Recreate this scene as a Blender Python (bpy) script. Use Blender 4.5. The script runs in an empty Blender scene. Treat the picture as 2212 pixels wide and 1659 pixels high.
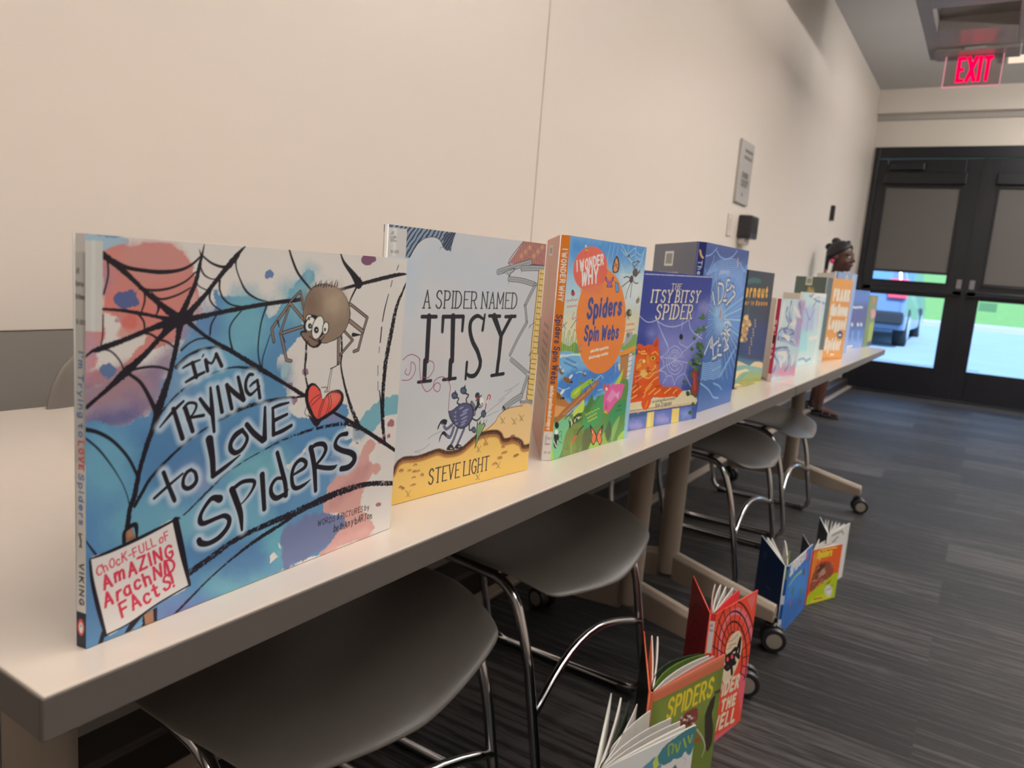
import bpy, bmesh, math, random, json
import numpy as np
from mathutils import Vector, Matrix
random.seed(7)
SC = bpy.context.scene
COL = SC.collection
PI = math.pi

# ------------------------------------------------------------------ camera
TZ = 0.737                                  # table top height
CAM_Z = 0.979
cam_data = bpy.data.cameras.new('camera'); cam = bpy.data.objects.new('camera', cam_data); COL.objects.link(cam)
cam_data.sensor_width = 36.0; cam_data.lens = 36.0 * 1620.84 / 2212
cam_data.clip_start = 0.02; cam_data.clip_end = 200
RIGHT = Vector((0.84056, 0.53589, 0.07922)); DOWN = Vector((0.14889, -0.08794, -0.98494)); FWD = Vector((-0.52085, 0.83970, -0.15371))
cam.matrix_world = Matrix(((RIGHT.x, -DOWN.x, -FWD.x, 0), (RIGHT.y, -DOWN.y, -FWD.y, 0), (RIGHT.z, -DOWN.z, -FWD.z, CAM_Z), (0, 0, 0, 1)))
cam_data.dof.use_dof = True; cam_data.dof.focus_distance = 0.72; cam_data.dof.aperture_fstop = 10.0
SC.camera = cam

# ------------------------------------------------------------------ view, world, sun, unseen area lights
SC.view_settings.view_transform = 'Standard'; SC.view_settings.look = 'None'
SC.view_settings.gamma = 1.0; SC.view_settings.use_curve_mapping = False
SC.view_settings.exposure = 0.0
world = bpy.data.worlds.new('sky'); SC.world = world; world.use_nodes = True
wn = world.node_tree.nodes; wl = world.node_tree.links
bg = wn['Background']
sky = wn.new('ShaderNodeTexSky'); sky.sky_type = 'HOSEK_WILKIE'; sky.turbidity = 3.0; sky.sun_direction = (0.5, -0.3, 0.8); sky.ground_albedo = 0.4
wl.new(sky.outputs[0], bg.inputs[0]); bg.inputs[1].default_value = 17.0
def lamp(name, kind, loc, rot, energy, color, **kw):
    d = bpy.data.lights.new(name, kind); d.energy = energy; d.color = color
    for k, v in kw.items(): setattr(d, k, v)
    o = bpy.data.objects.new(name, d); o.location = loc; o.rotation_euler = rot; COL.objects.link(o); return o
lamp('sun', 'SUN', (3, 12, 9), (math.radians(38), math.radians(18), 0), 8.0, (0.95, 0.98, 1.0), angle=0.03)
WARM = (1.0, 0.875, 0.78)
NEUTRAL = (1.0, 0.95, 0.91)
for x, y, z, sx, sy, e, c in ((0.20, 0.3, 2.95, 0.35, 2.4, 40, WARM), (0.60, 3.5, 2.95, 0.35, 1.4, 36, WARM), (0.70, 7.0, 2.95, 0.4, 1.6, 50, NEUTRAL), (1.9, 0.8, 2.6, 0.4, 2.4, 6, WARM), (0.3, -2.0, 2.6, 0.4, 1.6, 16, WARM)):
    lamp('unseen_downlight', 'AREA', (x, y, z), (0, 0, 0), e, c, shape='RECTANGLE', size=sx, size_y=sy)  # unseen overhead area lights without fixtures, placed to brighten wall and tables
for x, y, e in ((1.7, 0.6, 45), (1.4, 5.2, 260)):       # added fill lights aimed up to brighten the ceiling, no fixtures
    lamp('ceiling_fill', 'AREA', (x, y, 2.3), (PI, 0, 0), e, NEUTRAL, shape='RECTANGLE', size=0.4, size_y=2.4)

# ------------------------------------------------------------------ materials
def srgb(h):
    n = h if isinstance(h, int) else int(h, 16)
    v = [(n >> k & 255) / 255 for k in (16, 8, 0)]
    return [c / 12.92 if c <= 0.04045 else ((c + 0.055) / 1.055) ** 2.4 for c in v]
def mat(name, color, rough=0.5, metal=0.0, noise=0.0, nscale=30.0, bump=0.0, bscale=200.0, coat=0.0, spec=0.5, trans=0.0):
    m = bpy.data.materials.new(name); m.use_nodes = True
    nt = m.node_tree; p = nt.nodes['Principled BSDF']
    c = srgb(color) if isinstance(color, str) else list(color)
    p.inputs['Base Color'].default_value = (*c, 1); p.inputs['Roughness'].default_value = rough; p.inputs['Metallic'].default_value = metal
    p.inputs['Coat Weight'].default_value = coat; p.inputs['Specular IOR Level'].default_value = spec; p.inputs['Transmission Weight'].default_value = trans
    tc = nt.nodes.new('ShaderNodeTexCoord')
    n = nt.nodes.new('ShaderNodeTexNoise'); n.inputs['Scale'].default_value = nscale; n.inputs['Detail'].default_value = 4
    nt.links.new(tc.outputs['Object'], n.inputs['Vector'])
    mix = nt.nodes.new('ShaderNodeMix'); mix.data_type = 'RGBA'
    mix.inputs['A'].default_value = (*[x * (1 - noise) for x in c], 1); mix.inputs['B'].default_value = (*[min(1, x * (1 + noise)) for x in c], 1)
    nt.links.new(n.outputs['Fac'], mix.inputs['Factor']); nt.links.new(mix.outputs['Result'], p.inputs['Base Color'])
    if bump:
        n2 = nt.nodes.new('ShaderNodeTexNoise'); n2.inputs['Scale'].default_value = bscale
        b = nt.nodes.new('ShaderNodeBump'); b.inputs['Strength'].default_value = bump; b.inputs['Distance'].default_value = 0.002
        nt.links.new(tc.outputs['Object'], n2.inputs['Vector']); nt.links.new(n2.outputs['Fac'], b.inputs['Height']); nt.links.new(b.outputs['Normal'], p.inputs['Normal'])
    return m
def emit(name, color, strength):
    m = bpy.data.materials.new(name); m.use_nodes = True; nt = m.node_tree; nt.nodes.clear()
    o = nt.nodes.new('ShaderNodeOutputMaterial'); e = nt.nodes.new('ShaderNodeEmission')
    e.inputs[0].default_value = (*srgb(color), 1); e.inputs[1].default_value = strength; nt.links.new(e.outputs[0], o.inputs[0]); return m
def clear(name, tint, gloss=0.12, rough=0.02):
    m = bpy.data.materials.new(name); m.use_nodes = True; nt = m.node_tree; nt.nodes.clear()
    o = nt.nodes.new('ShaderNodeOutputMaterial'); t = nt.nodes.new('ShaderNodeBsdfTransparent'); g = nt.nodes.new('ShaderNodeBsdfGlossy'); mx = nt.nodes.new('ShaderNodeMixShader')
    fr = nt.nodes.new('ShaderNodeLayerWeight'); fr.inputs[0].default_value = gloss
    t.inputs[0].default_value = (*tint, 1); g.inputs['Roughness'].default_value = rough
    nt.links.new(fr.outputs['Fresnel'], mx.inputs[0]); nt.links.new(t.outputs[0], mx.inputs[1]); nt.links.new(g.outputs[0], mx.inputs[2]); nt.links.new(mx.outputs[0], o.inputs[0]); return m
def printed(name, rough):
    m = bpy.data.materials.new(name); m.use_nodes = True; nt = m.node_tree; p = nt.nodes['Principled BSDF']
    a = nt.nodes.new('ShaderNodeAttribute'); a.attribute_name = 'ink'
    nt.links.new(a.outputs['Color'], p.inputs['Base Color']); p.inputs['Roughness'].default_value = rough; p.inputs['Specular IOR Level'].default_value = 0.35
    return m
PRINT = printed('printed_cover', 0.38)

def carpet_material():
    m = bpy.data.materials.new('carpet_planks'); m.use_nodes = True; nt = m.node_tree; L = nt.links; p = nt.nodes['Principled BSDF']
    tc = nt.nodes.new('ShaderNodeTexCoord')
    br = nt.nodes.new('ShaderNodeTexBrick'); br.inputs['Scale'].default_value = 1; br.inputs['Brick Width'].default_value = 1.0; br.inputs['Row Height'].default_value = 0.25
    br.inputs['Mortar Size'].default_value = 0.0; br.inputs['Color1'].default_value = (0.0, 0.0, 0.0, 1); br.inputs['Color2'].default_value = (1, 1, 1, 1); br.offset = 0.37
    L.new(tc.outputs['Object'], br.inputs['Vector'])
    def stripes(sx, sy, det):
        mp = nt.nodes.new('ShaderNodeMapping'); mp.inputs['Scale'].default_value = (sx, sy, 1); L.new(tc.outputs['Object'], mp.inputs['Vector'])
        off = nt.nodes.new('ShaderNodeVectorMath'); off.operation = 'MULTIPLY_ADD'; L.new(br.outputs['Color'], off.inputs[0]); off.inputs[1].default_value = (37, 53, 0); L.new(mp.outputs[0], off.inputs[2])
        n = nt.nodes.new('ShaderNodeTexNoise'); n.inputs['Scale'].default_value = 1; n.inputs['Detail'].default_value = det; n.inputs['Roughness'].default_value = 0.65; L.new(off.outputs[0], n.inputs['Vector']); return n
    n1 = stripes(2.2, 55, 3); n2 = stripes(14, 260, 2)
    a = nt.nodes.new('ShaderNodeMath'); a.operation = 'MULTIPLY_ADD'; L.new(n2.outputs['Fac'], a.inputs[0]); a.inputs[1].default_value = 0.5; L.new(n1.outputs['Fac'], a.inputs[2])
    bsep = nt.nodes.new('ShaderNodeMath'); bsep.operation = 'MULTIPLY_ADD'; L.new(br.outputs['Fac'], bsep.inputs[0]); bsep.inputs[1].default_value = 0.0; L.new(a.outputs[0], bsep.inputs[2])
    sep = nt.nodes.new('ShaderNodeSeparateColor'); L.new(br.outputs['Color'], sep.inputs[0])
    pl = nt.nodes.new('ShaderNodeMath'); pl.operation = 'MULTIPLY_ADD'; L.new(sep.outputs[0], pl.inputs[0]); pl.inputs[1].default_value = 0.22; L.new(bsep.outputs[0], pl.inputs[2])
    cr = nt.nodes.new('ShaderNodeValToRGB'); cr.color_ramp.elements[0].position = 0.56; cr.color_ramp.elements[0].color = (0.005, 0.0046, 0.0046, 1); cr.color_ramp.elements[1].position = 1.0; cr.color_ramp.elements[1].color = (0.060, 0.056, 0.055, 1)
    e = cr.color_ramp.elements.new(0.84); e.color = (0.0125, 0.0116, 0.0115, 1)
    L.new(pl.outputs[0], cr.inputs[0]); L.new(cr.outputs[0], p.inputs['Base Color']); p.inputs['Roughness'].default_value = 0.6
    p.inputs['Sheen Weight'].default_value = 0.04; p.inputs['Specular IOR Level'].default_value = 0.22
    b = nt.nodes.new('ShaderNodeBump'); b.inputs['Strength'].default_value = 0.5; b.inputs['Distance'].default_value = 0.004; L.new(a.outputs[0], b.inputs['Height']); L.new(b.outputs[0], p.inputs['Normal'])
    return m

M = dict(
    wall=mat('wall_paint', 'e6ddd3', 0.42, noise=0.015, nscale=2, bump=0.06, bscale=500), lower=mat('wall_laminate', '8f8a84', 0.45, noise=0.02, nscale=3),
    farwall=mat('far_wall_paint', 'd8d0c4', 0.6, noise=0.02, nscale=2), ceil=mat('ceiling_paint', 'c4c4c4', 0.8, noise=0.02, nscale=3),
    carpet=carpet_material(), joint=mat('panel_joint', 'b5aca3', 0.6), trimgrey=mat('trim_grey', 'a8a39c', 0.6),
    top=mat('table_laminate', 'cfc6bb', 0.22, noise=0.02, nscale=60, coat=0.15), edge=mat('table_edge_band', '66605c', 0.42, noise=0.05, nscale=40),
    legm=mat('putty_powder_coat', '9d9082', 0.4, noise=0.03, nscale=20), black=mat('black_plastic', '17171a', 0.4), panel=mat('modesty_panel', '2c2522', 0.5),
    seat=mat('grey_shell_plastic', '6a645d', 0.38, noise=0.02, nscale=30, bump=0.12, bscale=900), chrome=mat('chrome', 'd8d8dc', 0.12, metal=1.0),
    rubber=mat('rubber', '2a2a2c', 0.7), hub=mat('caster_hub', '8d877f', 0.5), wheel=mat('caster_tyre', '202024', 0.45),
    paper=mat('page_paper', 'e4dccf', 0.8, noise=0.03, nscale=50), paperw=mat('page_paper_white', 'd8d6d0', 0.7, noise=0.04, nscale=40), green=mat('page_green', '5d7a2c', 0.6, noise=0.1, nscale=30), dgreen=mat('page_dark_green', '2c3a26', 0.6), pink=mat('page_pink', 'b9a098', 0.7), red=mat('page_red', 'e23c40', 0.6), board=mat('cover_board', 'd9d0c4', 0.6),
    darkend=mat('endpaper_dark', '3a3a44', 0.7), orange=mat('endpaper_orange', 'dd5a2c', 0.6), bluee=mat('endpaper_blue', '24508c', 0.6), cream=mat('endpaper_cream', 'd9cdb9', 0.7),
    door=mat('door_dark_metal', '17181e', 0.3, noise=0.05, nscale=10), shade=mat('roller_shade', '5e5a57', 0.85, noise=0.04, nscale=300), glass=clear('pane_glass', (0.86, 0.95, 1.0)), steel=mat('brushed_plate', '8a8a90', 0.35, metal=0.8),
    plate=mat('plaque_grey', 'b9b7b5', 0.25, noise=0.03, nscale=20), plateink=mat('plaque_ink', '6c6a6a', 0.4), devblack=mat('device_black', '26272c', 0.35), devwhite=mat('device_white', 'd5cdc6', 0.4),
    house=mat('housing_grey', '9a9592', 0.3, noise=0.02, nscale=8), mirror=mat('housing_gloss', 'c4bfbd', 0.03, metal=0.8), acryl=clear('acrylic', (0.90, 0.84, 0.84), 0.25), redlit=emit('exit_red', 'ff0048', 1.5), rim=emit('acrylic_edge_glow', 'f0a0a8', 0.8), lit=emit('ceiling_strip', 'ffe6cc', 1.1), notice=clear('notice_film', (0.72, 0.76, 0.84), 0.1, 0.3),
    skin=mat('skin', '4e2e27', 0.5, noise=0.06, nscale=40), hair=mat('hair', '15131a', 0.6, noise=0.2, nscale=120, bump=0.6, bscale=160), shirt=mat('shirt_grey', 'c4c6d2', 0.8, noise=0.04, nscale=60), pinkc=mat('pink_knit', 'd99a9c', 0.8), short=mat('shorts_navy', '3a3f52', 0.85), sandal=mat('sandal_black', '1a191d', 0.55), sole=mat('sandal_sole', '2a2422', 0.7), beadp=mat('bead_pink', 'e0387a', 0.3), beadg=mat('bead_green', '3c9a64', 0.3), eyew=mat('eye_white', 'e6e2dc', 0.3), eyed=mat('eye_dark', '1a1210', 0.2), lip=mat('lips', '7a3c3a', 0.45),
    asphalt=mat('asphalt_pale', '8693a0', 0.9, noise=0.12, nscale=1.5), kerb=mat('kerb_concrete', 'a09ca0', 0.85, noise=0.06, nscale=4), grass=mat('lawn', '66883f', 0.9, noise=0.25, nscale=6), crack=mat('asphalt_crack', '5d6c80', 0.9),
    carpaint=mat('car_paint', '56688a', 0.25, coat=0.6), carglass=mat('car_glass', '5c7a9c', 0.1), carred=mat('tail_lamp', 'e0405a', 0.25), carplate=mat('car_chrome', 'c8d2de', 0.2, metal=0.6), tyre=mat('tyre', '1c1f26', 0.8), bluecar=mat('car_blue', '2a6fd0', 0.3), whitecar=mat('car_white', 'e4e8ee', 0.3),
)

# ------------------------------------------------------------------ object helpers
def link(name, me, m=None, parent=None, smooth=False):
    o = bpy.data.objects.new(name, me); COL.objects.link(o)
    if m is not None:
        for x in (m if isinstance(m, (list, tuple)) else [m]): me.materials.append(x)
    if parent: o.parent = parent
    if smooth:
        for p in me.polygons: p.use_smooth = True
    return o
def obj(name, bm, m, parent=None, smooth=False, bevel=0, seg=2):
    me = bpy.data.meshes.new(name); bmesh.ops.recalc_face_normals(bm, faces=bm.faces); bm.to_mesh(me); bm.free()
    o = link(name, me, m, parent, smooth)
    if bevel:
        b = o.modifiers.new('bevel', 'BEVEL'); b.width = bevel; b.segments = seg; b.limit_method = 'ANGLE'; b.harden_normals = False
    return o
def tag(o, label, cat, group=None, kind=None):
    o['label'] = label; o['category'] = cat
    if group: o['group'] = group
    if kind: o['kind'] = kind
    return o
def thing(name, label, cat, loc=(0, 0, 0), rz=0, group=None):
    o = bpy.data.objects.new(name, None); COL.objects.link(o); o.location = loc; o.rotation_euler = (0, 0, rz); o.empty_display_size = 0.05
    return tag(o, label, cat, group)
def struct(o): o['kind'] = 'structure'; return o
def box(bm, x0, x1, y0, y1, z0, z1, mi=0):
    r = bmesh.ops.create_cube(bm, size=1); vs = r['verts']
    for v in vs: v.co = Vector(((x0 + x1) / 2 + v.co.x * (x1 - x0), (y0 + y1) / 2 + v.co.y * (y1 - y0), (z0 + z1) / 2 + v.co.z * (z1 - z0)))
    for f in {f for v in vs for f in v.link_faces}: f.material_index = mi
    return vs
def boxo(name, b, m, parent=None, bevel=0.0, seg=2):
    bm = bmesh.new(); box(bm, *b); return obj(name, bm, m, parent, bevel=bevel, seg=seg)
def tube(bm, pts, r, n=12, cap=True):
    P = [Vector(p) for p in pts]; rings = []; R = r if isinstance(r, (list, tuple)) else [r] * len(P)
    t0 = (P[1] - P[0]).normalized(); up = Vector((0, 0, 1)) if abs(t0.z) < 0.9 else Vector((1, 0, 0)); a = t0.cross(up).normalized()
    for i, p in enumerate(P):
        t = (P[min(i + 1, len(P) - 1)] - P[max(i - 1, 0)]).normalized(); a = (a - t * a.dot(t)).normalized(); b = t.cross(a)
        rings.append([bm.verts.new(p + a * (R[i] * math.cos(k * 2 * PI / n)) + b * (R[i] * math.sin(k * 2 * PI / n))) for k in range(n)])
    for i in range(len(P) - 1):
        for k in range(n): bm.faces.new((rings[i][k], rings[i][(k + 1) % n], rings[i + 1][(k + 1) % n], rings[i + 1][k]))
    if cap: bm.faces.new(rings[0][::-1]); bm.faces.new(rings[-1])
def rounded(pts, rad, n=6):
    P = [Vector(p) for p in pts]; out = [P[0]]
    for i in range(1, len(P) - 1):
        a = (P[i - 1] - P[i]); b = (P[i + 1] - P[i]); r = min(rad, a.length * .45, b.length * .45); a = P[i] + a.normalized() * r; b = P[i] + b.normalized() * r
        for k in range(n + 1): t = k / n; out.append(a * (1 - t) ** 2 + P[i] * 2 * t * (1 - t) + b * t * t)
    return out + [P[-1]]
def lathe(bm, prof, n=24, M4=None):
    rings = []
    for (r, z) in prof:
        rings.append([bm.verts.new((M4 or Matrix()) @ Vector((r * math.cos(k * 2 * PI / n), r * math.sin(k * 2 * PI / n), z))) for k in range(n)])
    for i in range(len(prof) - 1):
        for k in range(n): bm.faces.new((rings[i][k], rings[i][(k + 1) % n], rings[i + 1][(k + 1) % n], rings[i + 1][k]))
    bm.faces.new(rings[0][::-1]); bm.faces.new(rings[-1])
def prism(bm, poly, axis, a, b):
    def P(u, v, w): return {'x': (w, u, v), 'y': (u, w, v), 'z': (u, v, w)}[axis]
    A = [bm.verts.new(P(u, v, a)) for u, v in poly]; B = [bm.verts.new(P(u, v, b)) for u, v in poly]; n = len(poly)
    bm.faces.new(A[::-1]); bm.faces.new(B)
    for i in range(n): bm.faces.new((A[i], A[(i + 1) % n], B[(i + 1) % n], B[i]))
def sph(bm, c, r, sc=(1, 1, 1), seg=16, rot=None):
    x = bmesh.ops.create_uvsphere(bm, u_segments=seg, v_segments=max(6, seg // 2), radius=r)
    for v in x['verts']:
        q = Vector((v.co.x * sc[0], v.co.y * sc[1], v.co.z * sc[2])); v.co = (rot @ q if rot else q) + Vector(c)
def copy_tree(o, parent=None):
    c = o.copy(); COL.objects.link(c)
    if parent: c.parent = parent
    for ch in [x for x in bpy.data.objects if x.parent == o]: copy_tree(ch, c)
    return c

# ------------------------------------------------------------------ printing: a small 2D inker working on a cover's own vertex grid (mm)
PAPER_WHITE = (0.84, 0.745, 0.69)           # how white paper reads under the room's lamps
def ink(h): return np.array([min(0.93, c / w) for c, w in zip(srgb(h), PAPER_WHITE)])
_r = np.random.default_rng(11); LAT = _r.random((64, 64))
def vnoise(x, y):
    xi = np.floor(x).astype(int); yi = np.floor(y).astype(int); fx = x - xi; fy = y - yi; fx = fx * fx * (3 - 2 * fx); fy = fy * fy * (3 - 2 * fy)
    g = lambda a, b: LAT[a % 64, b % 64]
    return (g(xi, yi) * (1 - fx) + g(xi + 1, yi) * fx) * (1 - fy) + (g(xi, yi + 1) * (1 - fx) + g(xi + 1, yi + 1) * fx) * fy
def spline(P, closed, n=5):
    P = np.asarray(P, float)
    if len(P) < 3: return P
    out = []; m = len(P)
    for i in range(m if closed else m - 1):
        if closed: a, b, c, d = P[i - 1], P[i], P[(i + 1) % m], P[(i + 2) % m]
        else: a, b, c, d = P[max(i - 1, 0)], P[i], P[i + 1], P[min(i + 2, m - 1)]
        for k in range(n):
            t = k / n; out.append(.5 * ((2 * b) + (c - a) * t + (2 * a - 5 * b + 4 * c - d) * t * t + (3 * b - a - 3 * c + d) * t ** 3))
    if not closed: out.append(P[-1])
    return np.array(out)
GL = dict(A='0,0 3,10 6,0|1.1,3.5 4.9,3.5', B='0,0 0,10|~0,10 3.4,9.6 4.6,7.8 3.5,5.7 0,5.4|~0,5.4 4,5 5.4,2.8 4,.4 0,0', C='~6,8.3 4.6,9.8 2.4,9.8 .5,7.5 0,5 .5,2.5 2.4,.2 4.6,.2 6,1.7', D='0,0 0,10|~0,10 3,9.8 5.6,7.5 6,5 5.6,2.5 3,.2 0,0', E='5,10 0,10 0,0 5,0|0,5.2 4,5.2', F='5,10 0,10 0,0|0,5.2 4,5.2', G='~6,8.3 4.6,9.8 2.4,9.8 .5,7.5 0,5 .5,2.5 2.4,.2 4.6,.2 6,1.8|6,1.8 6,4.6 3.6,4.6', H='0,0 0,10|6,0 6,10|0,5.2 6,5.2', I='0,0 0,10', J='~4,10 4,3 3.3,.7 1.8,0 .3,.8 0,2.5', K='0,0 0,10|5.5,10 0,4.4|1.8,6 5.8,0', L='0,10 0,0 5,0', M='0,0 0,10 3.6,3 7.2,10 7.2,0', N='0,0 0,10 6,0 6,10', O='~3,10 .8,8.5 0,5 .8,1.5 3,0 5.2,1.5 6,5 5.2,8.5 3,10', P='0,0 0,10|~0,10 4,9.7 5.4,7.6 4,5 0,4.7', Q='~3,10 .8,8.5 0,5 .8,1.5 3,0 5.2,1.5 6,5 5.2,8.5 3,10|4,2.5 6.4,-.6', R='0,0 0,10|~0,10 4,9.7 5.4,7.6 4,5 0,4.7|2.5,4.7 5.8,0', S='~5.4,8.4 4,9.9 1.8,9.8 .4,8 1,6.2 4.4,4.4 5.4,2.4 4,.2 1.6,.1 0,1.7', T='0,10 6,10|3,10 3,0', U='~0,10 0,3 1,.6 3,0 5,.6 6,3 6,10', V='0,10 3,0 6,10', W='0,10 2,0 4.2,8 6.4,0 8.4,10', X='0,10 6,0|6,10 0,0', Y='0,10 3,5 6,10|3,5 3,0', Z='0,10 6,10 0,0 6,0',
          a='~4.6,6.4 2.2,6.6 .4,5 0,3.2 .5,1 2.2,0 3.8,.8 4.6,2.4|4.6,6.5 4.7,0', b='0,10 0,0|~0,4 1,6.2 2.8,6.6 4.6,5 4.8,3.2 4,.8 2.4,0 0,1.6', c='~4.5,5.4 3.2,6.6 1.5,6.4 .2,4.8 0,3 .8,.8 2.6,0 4.5,1.2', d='4.8,10 4.8,0|~4.8,4 3.8,6.2 2.2,6.6 .4,5 0,3.2 .8,.8 2.4,0 4.8,1.8', e='~0,3.5 4.6,3.6 4.3,5.6 2.6,6.6 .8,5.6 0,3.3 .8,.8 2.6,0 4.4,1', f='~4,9.6 2.6,10 1.6,8.6 1.5,0|0,6.4 3.4,6.4', g='~4.6,6.4 2.2,6.6 .4,5 0,3.2 .6,1 2.4,.2 4.6,2.2|~4.6,6.5 4.6,-2 3,-3.4 .6,-2.6', h='0,10 0,0|~0,4 1.4,6.4 3.4,6.4 4.4,5 4.5,0', i='0,6.5 0,0|0,9 0,9.3', j='~2,6.5 2,-2 1,-3.2 0,-2.8|2,9 2,9.3', k='0,10 0,0|4.2,6.4 0,2.6|1.4,4 4.6,0', l='0,10 0,0', m='0,6.5 0,0|~0,4 1.2,6.4 2.8,6.4 3.4,5 3.5,0|~3.5,4 4.8,6.4 6.2,6.4 6.9,5 7,0', n='0,6.5 0,0|~0,4 1.4,6.4 3.4,6.4 4.4,5 4.5,0', o='~2.5,6.6 .5,5.4 0,3.3 .5,1.1 2.5,0 4.5,1.1 5,3.3 4.5,5.4 2.5,6.6', p='0,6.5 0,-3.4|~0,4 1,6.2 2.8,6.6 4.6,5 4.8,3.2 4,.8 2.4,0 0,1.6', q='~4.6,6.4 2.2,6.6 .4,5 0,3.2 .6,1 2.4,0 4.6,2|4.6,6.5 4.6,-3.4', r='0,6.5 0,0|~0,4 1.2,6.2 3,6.6', s='~3.9,5.6 2.6,6.6 1,6.4 .3,5.2 1,4 3.2,2.8 4,1.6 3,.2 1.2,.1 0,1.2', t='1.8,9 1.8,1 3,.1 4,.6|0,6.4 3.8,6.4', u='~0,6.5 0,2 1,.2 2.6,.1 4.5,2.4|4.5,6.5 4.5,0', v='0,6.5 2.4,0 4.8,6.5', w='0,6.5 1.7,0 3.5,5.6 5.3,0 7,6.5', x='0,6.5 4.6,0|4.6,6.5 0,0', y='0,6.5 2.5,.4|4.8,6.5 1.2,-3.4', z='0,6.5 4.4,6.5 0,0 4.4,0')
GL.update({'0': '~2.5,10 .5,8 0,5 .5,2 2.5,0 4.5,2 5,5 4.5,8 2.5,10', '1': '0,8 1.6,10 1.6,0', '2': '~0,8 1,9.8 3,10 4.6,8.4 4.4,6.4 0,0|0,0 5,0', '3': '~0,9 2,10 4.2,8.6 3.6,6 1.6,5.2 4,4.6 5,2.6 3.4,.3 0,.8', '5': '4.6,10 .6,10 .3,5.6|~.3,5.6 2.6,6.2 4.8,4.4 4.4,1.4 2.4,0 0,.8', '7': '0,10 5,10 1.6,0', '9': '~4.6,6.5 2.4,5 .4,6.4 .4,8.8 2.4,10 4.4,9 4.8,6 3,0', '-': '0,4.6 3.4,4.6', '!': '0,10 0,3|0,.6 0,.2', '.': '0,.4 0,.1', "'": '.5,10 0,7.6', '&': '~5.4,4.6 3,.4 .8,.2 0,2 1,4 3.6,7 3.4,9.4 2,10 .8,8.8 1.4,6.6 5.6,0', ',': '.6,.6 0,-1.6'})
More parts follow.
